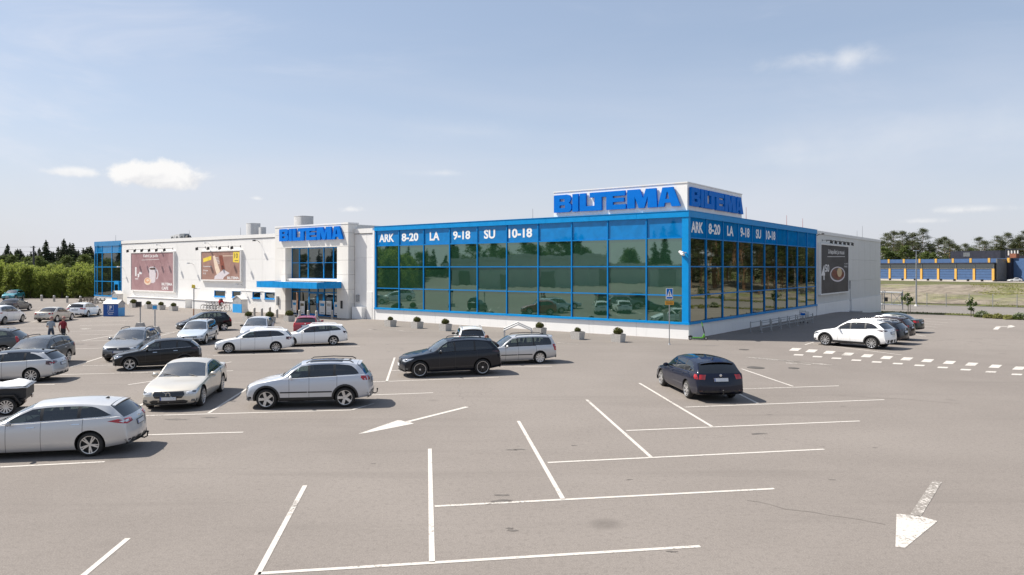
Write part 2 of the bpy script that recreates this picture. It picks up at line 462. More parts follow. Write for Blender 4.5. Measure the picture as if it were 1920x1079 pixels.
# arrows
a = poly_mark('lane_arrow', [(672, 814), (684, 813), (776, 795), (766, 791.5), (762, 792), (752, 789), (745, 788.8)], M_line)
strip_pts([G(762, 792), G(876, 763.5)], .17, M_line, 'arrow_shaft', car_park)
poly_mark('lane_arrow', [(1681, 964), (1713, 967.5), (1724, 968), (1758, 978), (1697, 1028), (1679, 1026)], M_worn)
strip_pts([G(1716, 968), G(1757.5, 903)], .19, M_faded, 'arrow_shaft', car_park)
strip_pts([G(*E8(1390, 714)), G(*E8(1412, 694)), G(*E8(1482, 693))], .34, M_line, 'arrow_shaft', car_park)
poly_mark('lane_arrow', [E8(1470, 705), E8(1490, 702), E8(1525, 693), E8(1495, 684), E8(1478, 686)], M_line)
for q in [(1398, 670, 1500, 679), (1415, 672, 1560, 685), (1474, 681, 1520, 684), (690, 618, 775, 622), (700, 618.5, 745, 618), (1045, 643, 1085, 646), (480, 606, 520, 603)]:
    strip_pts([G(q[0], q[1]), G(q[2], q[3])], .24, M_faded, 'faded_marking', car_park)
poly_mark('faded_marking', [(148, 617.5), (160, 616.2), (172, 617), (160, 618)], M_worn)
# manhole covers and patches
M_iron = simple('cast_iron', (.10, .09, .08), .7, .3, .25, 20, .4)
for px, py, r in [(1417, 690, .42), (1395, 656, .30), (1488, 691, .26)]:
    p = G(px, py); mb = MB(); mb.lathe([(0.0, .012), (r * .8, .012), (r * .82, .004), (r * .9, .004), (r * .92, .012), (r, .012), (r, -.05)], p, (0, 0, 1), 24)
    mb.build('manhole_cover', M_iron, car_park)
M_tar = simple('tar_patch', (.105, .092, .080), .75, 0, .25, 3)
rng = random.Random(4)
for px, py, s in [(945, 929, .25), (940, 940, .30), (962, 995, .16), (955, 991, .12), (960, 844, .22), (975, 843, .2), (1421, 814, .35), (1075, 836, .14), (330, 787, .5), (393, 783, .35), (1580, 762, .12), (1443, 778, .1),
                  (1260, 1035, .12), (1180, 900, .10), (700, 870, .1), (1560, 900, .12), (1640, 840, .1)]:
    p = G(px, py); mb = MB(); k = 14; ring = []
    for i in range(k):
        r = .55 * s * rng.uniform(.45, 1.2); ang = 2 * math.pi * i / k; ring.append((p.x + r * 1.5 * math.cos(ang), p.y + r * .6 * math.sin(ang), p.z + .004))
    mb.add(ring, [tuple(range(k))]); mb.build('tar_stain', M_tar, car_park, fix=False)
M_seam = simple('sealed_seam', (.150, .130, .113), .85, 0, .2, 3)
for pts in ([(1400, 940), (1440, 948), (1520, 962), (1575, 968), (1660, 984)], [(1560, 741), (1700, 749), (1800, 757)]):
    r_ = random.Random(len(pts)); g_ = [G(*q) for q in pts]; fine = []
    for a, b in zip(g_[:-1], g_[1:]):
        k = max(2, int((b - a).length / .7)); fine += [a.lerp(b, i / k) + Vector((r_.uniform(-.09, .09), r_.uniform(-.09, .09), 0)) for i in range(k)]
    strip_pts(fine + [g_[-1]], .030, M_seam, 'tar_seam', car_park, .003)

# ------------------------------------------------------------------ the store
def panel_white(name, c, rib=None, metal=0.0):
    t = NT(name); v = t.coord('Object'); n1 = t.noise(v, .5, 4, .6); n2 = t.noise(v, 3.0, 5, .65, 0, (1, 1, .16))
    k = t.mix(t.ramp(n1, .3, .7), tuple(x * .97 for x in c), c); k = t.mix(t.math('MULTIPLY', t.ramp(n2, .50, .78), .24), k, tuple(x * .68 for x in c))
    r = t.n('ShaderNodeObjectInfo'); k = t.mix(t.math('MULTIPLY', r.outputs['Random'], .07), k, tuple(x * .6 for x in c))
    t.p(color=k, rough=.42, spec=.4)
    if rib:
        w = t.n('ShaderNodeTexWave', wave_type='BANDS', bands_direction=rib); w.inputs['Scale'].default_value = 3.2; t.l(v, w.inputs['Vector']); t.bump(w.outputs['Fac'], .35, .02)
    return t.mat
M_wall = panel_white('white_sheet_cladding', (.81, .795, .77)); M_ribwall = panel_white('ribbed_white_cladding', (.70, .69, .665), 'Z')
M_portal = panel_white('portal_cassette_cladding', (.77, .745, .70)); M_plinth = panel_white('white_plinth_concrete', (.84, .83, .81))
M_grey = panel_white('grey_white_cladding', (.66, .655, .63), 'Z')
M_blue = simple('blue_facade_metal', (.001, .25, .60), .38, 0, .05, 2, spec=.25)
M_bluedark = simple('blue_mullion', (.001, .19, .50), .38, 0, .05, 2, spec=.25)
M_canopy = simple('canopy_blue_sheet', (.001, .26, .62), .40, 0, .08, 2, spec=.25)
M_joint = simple('dark_joint', (.12, .12, .12), .8)
M_sign = simple('sign_letter_blue', (.0, .155, .60), .5, 0, .04, 2, spec=.10)
M_signbox = panel_white('sign_box_white', (.85, .84, .82))
M_white = simple('white_vinyl', (.80, .80, .80), .5, 0, .03)
M_black = simple('black_powder_coat', (.014, .014, .015), .45, 0, .1)
M_steel = simple('galvanised_steel', (.36, .37, .38), .42, .75, .15, 12)
M_conc = simple('grey_concrete', (.40, .375, .34), .85, 0, .16, 5, .35)
M_roof = simple('roof_felt', (.10, .10, .10), .9, 0, .2, 2)
def facade_glass(name, tint, refl_tint, lo, hi, warp=.003):
    """reflecting coloured glazing: dark tinted body, mirror-like coat, panes never perfectly flat"""
    t = NT(name); t.t.nodes.remove(t.b)
    v = t.coord('Object'); oi = t.n('ShaderNodeObjectInfo')
    n1 = t.noise(v, .55, 2, .4); n2 = t.noise(v, 1.7, 4, .5, .3)
    dif = t.n('ShaderNodeBsdfDiffuse'); c = t.mix(t.ramp(n2, .3, .7), tuple(x * .8 for x in tint), tint)
    c = t.mix(t.math('MULTIPLY', oi.outputs['Random'], .35), c, tuple(x * .55 for x in tint)); t.l(c, dif.inputs['Color'])
    gl = t.n('ShaderNodeBsdfGlossy'); gl.inputs['Roughness'].default_value = .02; t.set(gl.inputs['Color'], refl_tint)
    bp = t.n('ShaderNodeBump'); bp.inputs['Strength'].default_value = 1.0; bp.inputs['Distance'].default_value = warp
    t.l(t.math('ADD', n1, t.math('MULTIPLY', t.noise(v, 1.9, 1, .3), .12)), bp.inputs['Height']); t.l(bp.outputs[0], gl.inputs['Normal'])
    lw = t.n('ShaderNodeLayerWeight'); lw.inputs['Blend'].default_value = .22
    f = t.ramp(lw.outputs['Fresnel'], .0, .9, lo, hi)
    mx = t.n('ShaderNodeMixShader'); t.l(f, mx.inputs[0]); t.l(dif.outputs[0], mx.inputs[1]); t.l(gl.outputs[0], mx.inputs[2])
    t.l(mx.outputs[0], t.out.inputs['Surface']); return t.mat
M_glass = facade_glass('green_solar_glass', (.018, .056, .030), (.60, .80, .74), .28, .90)
M_glass2 = facade_glass('bronze_solar_glass', (.012, .018, .010), (.78, .82, .72), .38, .95)
M_spandrel = facade_glass('blue_spandrel_glass', (.003, .21, .56), (.45, .75, 1.0), .07, .70)
M_dark = facade_glass('dark_shop_glass', (.010, .016, .016), (.78, .84, .82), .20, .9)

store = thing('retail_store', 'large white store with blue framed mirror glass corner and white clad wing', 'store', W(0, 0, 0), ROT)
def fm(a, b, d): return (a, -d, b)          # on the front: a along, b up, d out
def rm(a, b, d): return (d, a, b)           # on the right side
def bxf(mb, a0, a1, b0, b1, d0, d1, mi=0): return mb.box(a0, a1, -d1, -d0, b0, b1, mi)
def bxr(mb, a0, a1, b0, b1, d0, d1, mi=0): return mb.box(d0, d1, a0, a1, b0, b1, mi)
def fbox(name, a0, a1, b0, b1, d0, d1, mat, parent=store): return bxf(MB(), a0, a1, b0, b1, d0, d1).build(name, mat, parent)
def rbox(name, a0, a1, b0, b1, d0, d1, mat, parent=store): return bxr(MB(), a0, a1, b0, b1, d0, d1).build(name, mat, parent)
# inner core so that nothing shows through the joints
core = MB(); core.box(-91.9, -.35, .35, 64, -2, 8.35); core.build('wall_core', M_joint, store)
mb = MB(); mb.box(-92, -.4, .4, 63.9, 8.36, 8.5); mb.build('roof', M_roof, store)
# glazed corner
FC = [-31.6 + 3.16 * i for i in range(11)]; FC[10] = -.42
RC = [3.17 * i + .0 for i in range(11)]; RC[0] = .30; RC[10] = 31.75
rows = [1.16, 3.0, 5.0, 7.0]
rng = random.Random(11)
def pane(mapper, a0, a1, b0, b1, mat, name):
    mb = MB(); tl = rng.uniform(-.010, .010); tb = rng.uniform(-.007, .007); d = -.045
    q = [mapper(a0, b0, d - tl - tb), mapper(a1, b0, d + tl - tb), mapper(a1, b1, d + tl + tb), mapper(a0, b1, d - tl + tb)]
    q2 = [mapper(a0, b0, d - .03), mapper(a1, b0, d - .03), mapper(a1, b1, d - .03), mapper(a0, b1, d - .03)]
    mb.hexa(q2, q); return mb.build(name, mat, store)
SPF, SPR = {}, {}
for i in range(10):
    for j in range(3):
        pane(fm, FC[i], FC[i + 1], rows[j], rows[j + 1], M_glass, 'glass_pane')
        pane(rm, RC[i], RC[i + 1], rows[j], rows[j + 1], M_glass2, 'glass_pane')
    SPF[i] = pane(fm, FC[i], FC[i + 1], 7.0, 8.44, M_spandrel, 'spandrel_pane')
    SPR[i] = pane(rm, RC[i], RC[i + 1], 7.0, 8.44, M_spandrel, 'spandrel_pane')
for i in range(11):
    w = .045 if 0 < i < 10 else .08
    if i < 10: fbox('mullion', FC[i] - w, FC[i] + w, 1.16, 8.42, -.06, .035 if i else .06, M_bluedark)
    if i > 0: rbox('mullion', RC[i] - w, RC[i] + w, 1.16, 8.42, -.06, .035, M_bluedark)
for z in rows[1:]:
    for i in range(10):
        fbox('transom', FC[i] + .047, FC[i + 1] - .047, z - .04, z + .04, -.06, .022, M_bluedark)
        rbox('transom', RC[i] + .047, RC[i + 1] - .047, z - .04, z + .04, -.06, .022, M_bluedark)
mb = MB(); mb.box(-.42, .06, -.06, .30, 1.16, 8.41); mb.build('corner_post', M_blue, store)
for i in range(8):
    a0 = -31.72 + i * 3.977; fbox('fascia_panel', a0 + (0 if i == 0 else .006), a0 + 3.977 - .006 if i < 7 else .10, 8.42, 8.83 + .0, -.30, .10, M_blue)
    b0 = .302 + i * 3.942; rbox('fascia_panel', b0 + .006, b0 + 3.942 - .006, 8.42, 8.83, -.30, .10, M_blue)
mb = MB(); bxf(mb, -31.74, .13, 8.832, 8.87, -.30, .13); mb.box(-.30, .13, .302, 31.86, 8.832, 8.87); mb.build('fascia_capping', M_blue, store)
mb = MB(); bxf(mb, -31.70, .16, 1.0, 1.157, -.2, .16); mb.box(-.2, .16, .202, 31.84, 1.0, 1.157); mb.build('blue_sill', M_blue, store)
# white concrete plinth panels
for i in range(8):
    a0 = -31.72 + i * 31.75 / 8; a1 = a0 + 31.75 / 8
    fbox('plinth_panel', a0 + .008, a1 - (.008 if i < 7 else -.03), -.3, .997, -.3, .03, M_plinth)
for i in range(8):
    a0 = -.03 + i * 31.84 / 8; a1 = a0 + 31.84 / 8
    rbox('plinth_panel', a0 + (.334 if i == 0 else .008), a1 - .008, -.4, .997, -.3, .03, M_plinth)
fbox('corner_trim', -31.98, -31.73, -.2, 8.50, -.2, .07, M_wall)
# grey-white rear part of the right side
yb = 31.9
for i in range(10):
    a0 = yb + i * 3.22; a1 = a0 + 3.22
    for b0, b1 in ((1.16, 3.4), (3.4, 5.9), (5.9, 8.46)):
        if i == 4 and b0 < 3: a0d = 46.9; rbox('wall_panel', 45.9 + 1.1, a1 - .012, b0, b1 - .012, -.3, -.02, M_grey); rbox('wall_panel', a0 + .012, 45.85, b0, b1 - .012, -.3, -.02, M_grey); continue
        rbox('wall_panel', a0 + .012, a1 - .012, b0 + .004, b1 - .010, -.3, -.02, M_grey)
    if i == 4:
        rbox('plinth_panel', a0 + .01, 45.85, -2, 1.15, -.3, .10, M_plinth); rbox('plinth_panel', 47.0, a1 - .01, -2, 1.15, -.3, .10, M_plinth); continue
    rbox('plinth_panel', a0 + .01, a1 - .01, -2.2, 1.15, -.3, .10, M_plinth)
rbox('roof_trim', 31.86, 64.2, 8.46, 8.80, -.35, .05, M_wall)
door = rbox('door', 45.87, 46.98, -.15, 2.35, -.25, -.10, M_grey)
rbox('door_handle', 46.75, 46.85, .95, 1.1, -.10, -.04, M_steel, door)
mb = MB(); bxr(mb, 45.6, 47.3, -.42, -.22, .1, 1.2); mb.build('door_step', M_steel, store)
mb = MB(); mb.box(-.1, .0, 64.1, 64.2, -2, 8.4); mb.build('corner_trim', M_wall, store)
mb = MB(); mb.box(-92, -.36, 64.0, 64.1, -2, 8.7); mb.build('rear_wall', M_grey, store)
# white wing left of the glazing
def wall_run(a0, a1, joints, z0=0.0):
    js = [a0] + [j for j in joints if a0 < j < a1] + [a1]
    for s, e in zip(js[:-1], js[1:]):
        for b0, b1 in ((z0, 3.45), (3.45, 5.9), (5.9, 8.25)):
            yield s, e, b0, b1
JT = [-80.55, -74.59, -68.6, -62.45, -56.32, -50.17]
WINS = [(-59.97, -57.6), (-56.16, -54.4), (-52.07, -50.5), (-49.72, -47.83)]
for s, e, b0, b1 in wall_run(-83.62, -46.62, JT):
    ws = [w for w in WINS if w[0] > s and w[1] < e] if b0 < 1 else []
    if not ws: fbox('wall_panel', s + .012, e - .012, b0 - (.3 if b0 == 0 else 0), b1 - .010, -.35, 0, M_wall); continue
    mb = MB(); bxf(mb, s + .012, e - .012, -.3, 1.5, -.35, 0); bxf(mb, s + .012, e - .012, 2.25, b1 - .01, -.35, 0)
    xs_ = [s + .012] + [q for w in ws for q in w] + [e - .012]
    for i in range(0, len(xs_), 2): bxf(mb, xs_[i], xs_[i + 1], 1.5, 2.25, -.35, 0)
    mb.build('wall_panel', M_wall, store)
for a0, a1 in WINS:
    mb = MB(); t_ = .07
    for q in ((a0, a1, 1.5, 1.62), (a0, a1, 2.25 - t_, 2.25), (a0, a0 + t_, 1.62, 2.25 - t_), (a1 - t_, a1, 1.62, 2.25 - t_)): bxf(mb, *q, -.16, -.03)
    wf = mb.build('window', M_blue, store)
    fbox('pane', a0 + t_, a1 - t_, 1.62, 2.25 - t_, -.14, -.10, M_dark, wf)
    mb = MB(); bxf(mb, a0 - .05, a1 + .05, 1.44, 1.498, -.02, .10); mb.build('sill', M_blue, wf)
    mb = MB(); bxf(mb, a0 - .05, a1 + .05, 2.252, 2.30, -.02, .12); mb.build('lintel', M_wall, wf)
for s, e, b0, b1 in wall_run(-34.63, -31.99, [-32.9]):
    fbox('wall_panel', s + .01, e - .01, b0 - (.3 if b0 == 0 else 0), b1 - .01, -.35, 0, M_wall)
fbox('roof_trim', -83.64, -46.62, 8.26, 8.66, -.35, .07, M_wall); fbox('roof_trim', -34.63, -31.99, 8.26, 8.72, -.35, .07, M_wall)
fbox('drip_edge', -83.64, -46.62, 8.20, 8.255, -.2, .03, M_joint); fbox('drip_edge', -34.63, -31.99, 8.20, 8.255, -.2, .03, M_joint)
# low white bays along the foot of the wing
for a0, a1 in ((-80.2, -65.0), (-63.4, -53.6)):
    n = int((a1 - a0) / 3.6)
    for i in range(n): fbox('plinth_bay', a0 + (a1 - a0) * i / n + .008, a0 + (a1 - a0) * (i + 1) / n - .008, -.2, 1.03, .012, .85, M_plinth)
    fbox('bay_capping', a0 - .05, a1 + .05, 1.034, 1.10, .012, .92, M_wall)
fbox('band_trim', -56.3, -48.0, 2.305, 2.38, .004, .05, M_wall)
fbox('service_cabinet', -34.4, -33.0, -.1, 1.15, .01, .55, M_plinth)
fbox('meter_box', -34.3, -33.95, 1.6, 2.3, .01, .18, M_steel)
fbox('side_door', -32.85, -32.1, 0, 2.62, .005, .05, M_wall)
# entrance portal: clad with cassettes, deep openings
PX0, PX1, OX0, OX1 = -46.6, -34.65, -44.77, -36.33
zr = [0.0, 1.42, 2.84, 4.26, 5.68, 7.02]
for b0, b1 in zip(zr[:-1], zr[1:]):
    fbox('portal_panel', PX0, OX0, b0 - (.2 if b0 == 0 else 0), b1 - .018, .0, .8, M_portal)
    fbox('portal_panel', OX1, PX1, b0 - (.2 if b0 == 0 else 0), b1 - .018, .0, .8, M_portal)
for a0, a1 in zip([PX0, -43.6, -40.6, -37.6], [-43.6, -40.6, -37.6, PX1]):
    for b0, b1 in ((7.02, 8.36), (8.36, 9.18)):
        fbox('portal_panel', a0 + (0 if a0 == PX0 else .009), a1 - (0 if a1 == PX1 else .009), b0, b1 - .018, -.3, .8, M_portal)
fbox('portal_capping', PX0 - .02, PX1 + .02, 9.18, 9.34, -.5, .83, M_wall)
fbox('portal_core', PX0 + .05, PX1 - .05, 0, 9.15, -.5, -.32, M_joint)
fbox('portal_side', PX1 - .3, PX1 - .004, 7.0, 9.17, -4, -.31, M_portal); fbox('portal_side', PX0 + .004, PX0 + .3, 7.0, 9.17, -4, -.31, M_portal)
fbox('opening_lintel', OX0 + .003, OX1 - .003, 3.56, 3.80, .0, .62, M_wall)
# big window over the canopy
wc = [OX0, -43.46, -41.97, -39.42, -37.89, OX1]
for a0, a1 in zip(wc[:-1], wc[1:]):
    for b0, b1 in ((3.80, 5.45), (5.45, 7.0)): fbox('glass_pane', a0, a1, b0, b1, -.08, -.04, M_dark)
for i, a in enumerate(wc): fbox('mullion', a - .05, a + .05, 3.8, 7.0, -.08, .02, M_bluedark)
for b in (3.83, 5.45, 6.97):
    for a0, a1 in zip(wc[:-1], wc[1:]): fbox('transom', a0 + .052, a1 - .052, b - .035, b + .035, -.08, .012, M_bluedark)
# shop front below the canopy
dc = [OX0, -43.45, -41.84, -40.38, -39.35, -37.85, OX1]
for i, (a0, a1) in enumerate(zip(dc[:-1], dc[1:])):
    if i in (2, 3): continue
    for b0, b1 in ((.12, 2.42), (2.42, 3.5)): fbox('glass_pane', a0, a1, b0, b1, -.08, -.04, M_dark)
fbox('glass_pane', dc[2], dc[4], 2.42, 3.5, -.08, -.04, M_dark)
for i in (2, 3):
    a0, a1 = dc[i] + .06, dc[i + 1] - .06; mb = MB()
    for q in ((a0, a1, .06, .20), (a0, a1, 2.26, 2.38), (a0, a0 + .09, .2, 2.26), (a1 - .09, a1, .2, 2.26)): bxf(mb, *q, -.02, .05)
    dr = mb.build('door', M_bluedark, store); fbox('pane', a0 + .09, a1 - .09, .2, 2.26, .0, .02, M_dark, dr)
    fbox('handle', a1 - .14 if i == 2 else a0 + .06, a1 - .10 if i == 2 else a0 + .1, .9, 1.3, .052, .09, M_steel, dr)
for a in dc: fbox('mullion', a - .045, a + .045, .0, 3.55, -.08, .03, M_bluedark)
for a0, a1 in zip(dc[:-1], dc[1:]): fbox('transom', a0 + .047, a1 - .047, 2.38, 2.46, -.08, .022, M_bluedark)
fbox('threshold', OX0 + .01, OX1 - .01, -.05, .055, -.3, .12, M_bluedark)
# canopy: deck and standing blue boards
CX0, CX1, CD, CZ0, CZ1 = -45.5, -35.62, 3.75, 2.93, 3.56
mb = MB(); bxf(mb, CX0 + .05, CX1 - .05, 3.08, 3.50, .82, CD - .05); mb.build('canopy_deck', M_wall, store)
for i in range(26):
    a0 = CX0 + i * (CX1 - CX0) / 26; a1 = a0 + (CX1 - CX0) / 26
    fbox('canopy_board', a0 + .006, a1 - .006, CZ0, CZ1, CD - .045, CD + (.004 if i % 2 else -.004), M_canopy)
for i in range(8):
    d0 = .83 + i * (CD - .88) / 8; d1 = d0 + (CD - .88) / 8
    fbox('canopy_board', CX1 - .045, CX1 + .004, CZ0, CZ1, d0 + .006, d1 - .006, M_canopy)
    fbox('canopy_board', CX0 - .004, CX0 + .045, CZ0, CZ1, d0 + .006, d1 - .006, M_canopy)
# glazed left end tower with a splayed corner
tw = [-91.98, -91.2, -89.59, -86.56, -83.72]; tz = [1.0, 3.0, 5.05, 7.1, 8.05]
M_spl = facade_glass('light_blue_spandrel_glass', (.02, .22, .50), (.6, .82, 1.0), .16, .85)
for a0, a1 in zip(tw[:-1], tw[1:]):
    for j in range(4): fbox('spandrel_pane' if j == 3 else 'glass_pane', a0, a1, tz[j], tz[j + 1], -.03, .0, M_spl if j == 3 else M_dark)
for a in tw: fbox('mullion', a - .06, a + .06, 1.0, 8.05, -.05, .05, M_blue)
for b in tz[1:4]:
    for a0, a1 in zip(tw[:-1], tw[1:]): fbox('transom', a0 + .062, a1 - .062, b - .045, b + .045, -.05, .04, M_blue)
fbox('blue_fascia', -92.05, -83.66, 8.055, 8.72, -.3, .09, M_spl); fbox('blue_sill', -92.05, -83.66, .86, .997, -.2, .12, M_blue); fbox('plinth_panel', -92.0, -83.66, -.3, .857, -.3, .06, M_plinth)
a0, a1 = -85.6, -84.2; mb = MB()
for q in ((a0, a1, 2.62, 3.1), (a0, a0 + .16, 0, 2.62), (a1 - .16, a1, 0, 2.62), (a0 + .16, a1 - .16, 0, .15)): bxf(mb, *q, .0, .16)
dr = mb.build('door', M_blue, store); fbox('pane', a0 + .16, a1 - .16, .15, 2.62, .10, .13, M_dark, dr)
mb = MB(); mb.box(-92.0, -91.7, 3.7, 63.9, -1, 8.6); mb.build('side_wall', M_wall, store)

# ------------------------------------------------------------------ lettering
def font_tris(txt, bold=0.0):
    cu = bpy.data.curves.new('lettering', 'FONT'); cu.body = txt; cu.size = 1.0; cu.offset = bold; cu.resolution_u = 3
    o = bpy.data.objects.new('lettering', cu); COL.objects.link(o)
    dg = bpy.context.evaluated_depsgraph_get(); me = bpy.data.meshes.new_from_object(o.evaluated_get(dg))
    vs = [(v.co.x, v.co.y) for v in me.vertices]; fs = [tuple(p.vertices) for p in me.polygons]
    bpy.data.objects.remove(o); bpy.data.curves.remove(cu); bpy.data.meshes.remove(me)
    return vs, fs
def lettering(name, txt, fmap, a0, a1, b0, b1, d, mat, parent, bold=.0, slant=0.0):
    """flat print filling the given rectangle"""
    vs, fs = font_tris(txt, bold)
    x0, x1 = min(v[0] for v in vs), max(v[0] for v in vs); y0, y1 = min(v[1] for v in vs), max(v[1] for v in vs)
    mb = MB()
    pts = []
    for x, y in vs:
        tx, ty = (x - x0) / (x1 - x0), (y - y0) / (y1 - y0)
        pts.append(fmap(a0 + (a1 - a0) * tx, b0 + (b1 - b0) * ty + slant * (tx - .5), d))
    mb.add(pts, fs)
    return mb.build(name, mat, parent, fix=False)
HOURS = ['ARK', '8-20', 'LA', '9-18', 'SU', '10-18']
HF = [(-31.17, -29.13), (-28.12, -25.97), (-24.55, -23.36), (-21.74, -19.77), (-18.25, -17.04), (-15.64, -13.25)]
HR = [(.62, 2.68), (3.68, 5.9), (7.3, 8.6), (10.12, 12.2), (13.74, 15.0), (16.3, 18.8)]
for i, s in enumerate(HOURS):
    lettering('lettering', s, fm, *HF[i], 7.35, 8.12, -.034, M_white, SPF[i], .034)
    lettering('lettering', s, rm, *HR[i], 7.38, 8.16, -.034, M_white, SPR[i], .034)

BIL = [
 [[(0, 0), (0, 1), (11.5, 1), (13.6, .95), (14.6, .85), (14.7, .70), (14.0, .58), (13.0, .52), (14.4, .46), (15.3, .35), (15.3, .19), (14.5, .07), (12.6, 0)], [(5.0, .61), (5.0, .76), (9.4, .76), (9.4, .61)], [(5.0, .25), (5.0, .40), (9.8, .40), (9.8, .25)]],
 [[(16.2, 0), (16.2, 1), (21.2, 1), (21.2, 0)]],
 [[(22.4, 0), (22.4, 1), (27.6, 1), (27.6, .27), (34.7, .27), (34.7, .73), (30.8, .73), (30.8, 1), (59.2, 1), (59.2, .73), (49.6, .73), (49.6, .62), (58.4, .62), (58.4, .40), (49.6, .40), (49.6, .26), (59.8, .26), (59.8, 0), (44.4, 0), (44.4, .73), (40.6, .73), (40.6, 0)]],
 [[(60.9, 0), (60.9, 1), (70.4, 1), (72.9, .50), (75.0, 1), (82.6, 1), (83.4, .0), (76.4, 0), (76.4, .62), (73.8, 0), (69.6, 0), (66.6, .62), (66.6, 0)]],
 [[(83.9, 0), (87.2, 1), (94.8, 1), (100, 0), (93.8, 0), (93.0, .20), (88.9, .20), (88.4, 0)], [(89.4, .40), (92.2, .40), (91.0, .76), (90.4, .76)]]]
def big_sign(parent, fmap, a0, a1, b0, b1, d0, d1):
    for lp, nm in zip(BIL, ('letter',) * 5):
        MB().extrude([[(a0 + (a1 - a0) * x / 100, b0 + (b1 - b0) * y) for x, y in l] for l in lp], fmap, d0, d1).build(nm, M_sign, parent)
rs = thing('rooftop_sign', 'white box sign with big blue letters on the roof corner above the glass', 'sign', W(0, 0, 0), ROT)
mb = MB(); mb.box(-11.2, -.10, .10, 10.6, 8.70, 10.78); mb.build('sign_box', M_signbox, rs)
mb = MB(); mb.box(-11.24, -.06, .06, 10.64, 10.782, 10.86); mb.build('capping', M_wall, rs)
def fm_r(a, b, d): return (a, .10 - d, b)
def rm_r(a, b, d): return (-.10 + d, a, b)
big_sign(rs, fm_r, -11.05, -.52, 9.20, 10.55, .05, .22)
big_sign(rs, rm_r, .34, 10.4, 9.20, 10.5, .05, .22)
ws_ = thing('wall_sign', 'big blue raised letters on the white portal over the entrance', 'sign', W(0, -.8, 0), ROT)
big_sign(ws_, fm, -45.55, -35.2, 7.72, 9.0, .05, .22)

# ------------------------------------------------------------------ billboards
def poster_mat(name, a, b, sc=.35):
    t = NT(name); v = t.coord('Object'); n = t.noise(v, sc, 6, .65, 1.2); n2 = t.noise(v, 3, 4, .6)
    c = t.mix(t.ramp(n, .3, .7), a, b); c = t.mix(t.math('MULTIPLY', t.ramp(n2, .5, .8), .3), c, tuple(x * .75 for x in a)); t.p(color=c, rough=.5); return t.mat
M_mauve = poster_mat('mauve_print', (.30, .165, .172), (.40, .245, .25)); M_brown = poster_mat('brown_print', (.29, .155, .12), (.38, .225, .18)); M_char = poster_mat('charcoal_print', (.022, .020, .026), (.050, .046, .054))
M_cup = simple('print_pale', (.66, .60, .62), .5); M_bun = simple('print_orange', (.70, .36, .20), .5, 0, .3, 8); M_bunl = simple('print_cream', (.78, .62, .48), .5); M_yel = simple('print_yellow', (.80, .60, .06), .5); M_coffee = simple('print_coffee', (.10, .06, .045), .5)
M_meat = simple('print_meat', (.22, .055, .03), .5, 0, .4, 5); M_mash = simple('print_mash', (.62, .45, .25), .5); M_printw = simple('print_white', (.76, .74, .73), .5)
def billboard(label, mapper, a0, a1, b0, b1, mat, loc, thick=.28, edge=.14):
    t = thing('billboard', label, 'billboard', loc, ROT, 'billboards on the store walls')
    f = lambda a, b, d: mapper(a, b, d)
    mb = MB(); 
    def bx(x0, x1, y0, y1, d0, d1):
        q = [f(x0, y0, d0), f(x1, y0, d0), f(x1, y1, d0), f(x0, y1, d0)]; p = [f(x0, y0, d1), f(x1, y0, d1), f(x1, y1, d1), f(x0, y1, d1)]; mb.hexa(q, p)
    bx(a0 - edge, a1 + edge, b0 - edge, b0, .0, thick); bx(a0 - edge, a1 + edge, b1, b1 + edge, 0, thick); bx(a0 - edge, a0, b0, b1, 0, thick); bx(a1, a1 + edge, b0, b1, 0, thick)
    mb.build('frame', M_wall, t)
    m2 = MB(); m2.hexa([f(a0, b0, .02), f(a1, b0, .02), f(a1, b1, .02), f(a0, b1, .02)], [f(a0, b0, thick - .05), f(a1, b0, thick - .05), f(a1, b1, thick - .05), f(a0, b1, thick - .05)])
    return t, m2.build('poster', mat, t), f, thick - .05
def shape(parent, f, pts, d, mat, name='print'):
    mb = MB(); mb.add([f(a, b, d) for a, b in pts], [tuple(range(len(pts)))]); return mb.build(name, mat, parent, fix=False)
def oval(cx, cy, rx, ry, n=22, a0=0, a1=2 * math.pi): return [(cx + rx * math.cos(a0 + (a1 - a0) * i / n), cy + ry * math.sin(a0 + (a1 - a0) * i / n)) for i in range(n + (a1 - a0 < 6))]
# mauve coffee billboard
t, po, f, D = billboard('mauve billboard showing a white coffee mug and a bun, left of the brown one', fm, -80.3, -69.05, 1.95, 6.9, M_mauve, W(0, 0, 0))
X = lambda u: -80.3 + 11.25 * u
Y_ = lambda v: 1.95 + 4.95 * v
e = .004
lettering('lettering', 'Kahvi ja pulla', f, X(.30), X(.655), Y_(.86), Y_(.965), D + e, M_printw, po, .018)
shape(po, f, [(X(.26), Y_(.805)), (X(.68), Y_(.82)), (X(.68), Y_(.83)), (X(.26), Y_(.815))], D + e, M_printw)
lettering('lettering', '1,-', f, X(.095), X(.265), Y_(.33), Y_(.62), D + e, M_printw, po, .05)
shape(po, f, [(X(.095), Y_(.29)), (X(.175), Y_(.29)), (X(.175), Y_(.312)), (X(.095), Y_(.312))], D + e, M_printw)
shape(po, f, [(X(.43), Y_(.58)), (X(.46), Y_(.24)), (X(.49), Y_(.20)), (X(.55), Y_(.20)), (X(.585), Y_(.24)), (X(.61), Y_(.58)), (X(.58), Y_(.625)), (X(.52), Y_(.635)), (X(.46), Y_(.625))], D + e, M_cup)
shape(po, f, oval(X(.52), Y_(.578), .075 * 11.25, .028 * 4.95), D + 2 * e, M_coffee)
hd = oval(X(.615), Y_(.43), .045 * 11.25, .13 * 4.95, 16, -1.6, 1.6); hi = oval(X(.613), Y_(.43), .027 * 11.25, .09 * 4.95, 16, 1.6, -1.6); shape(po, f, hd + hi, D + e, M_cup)
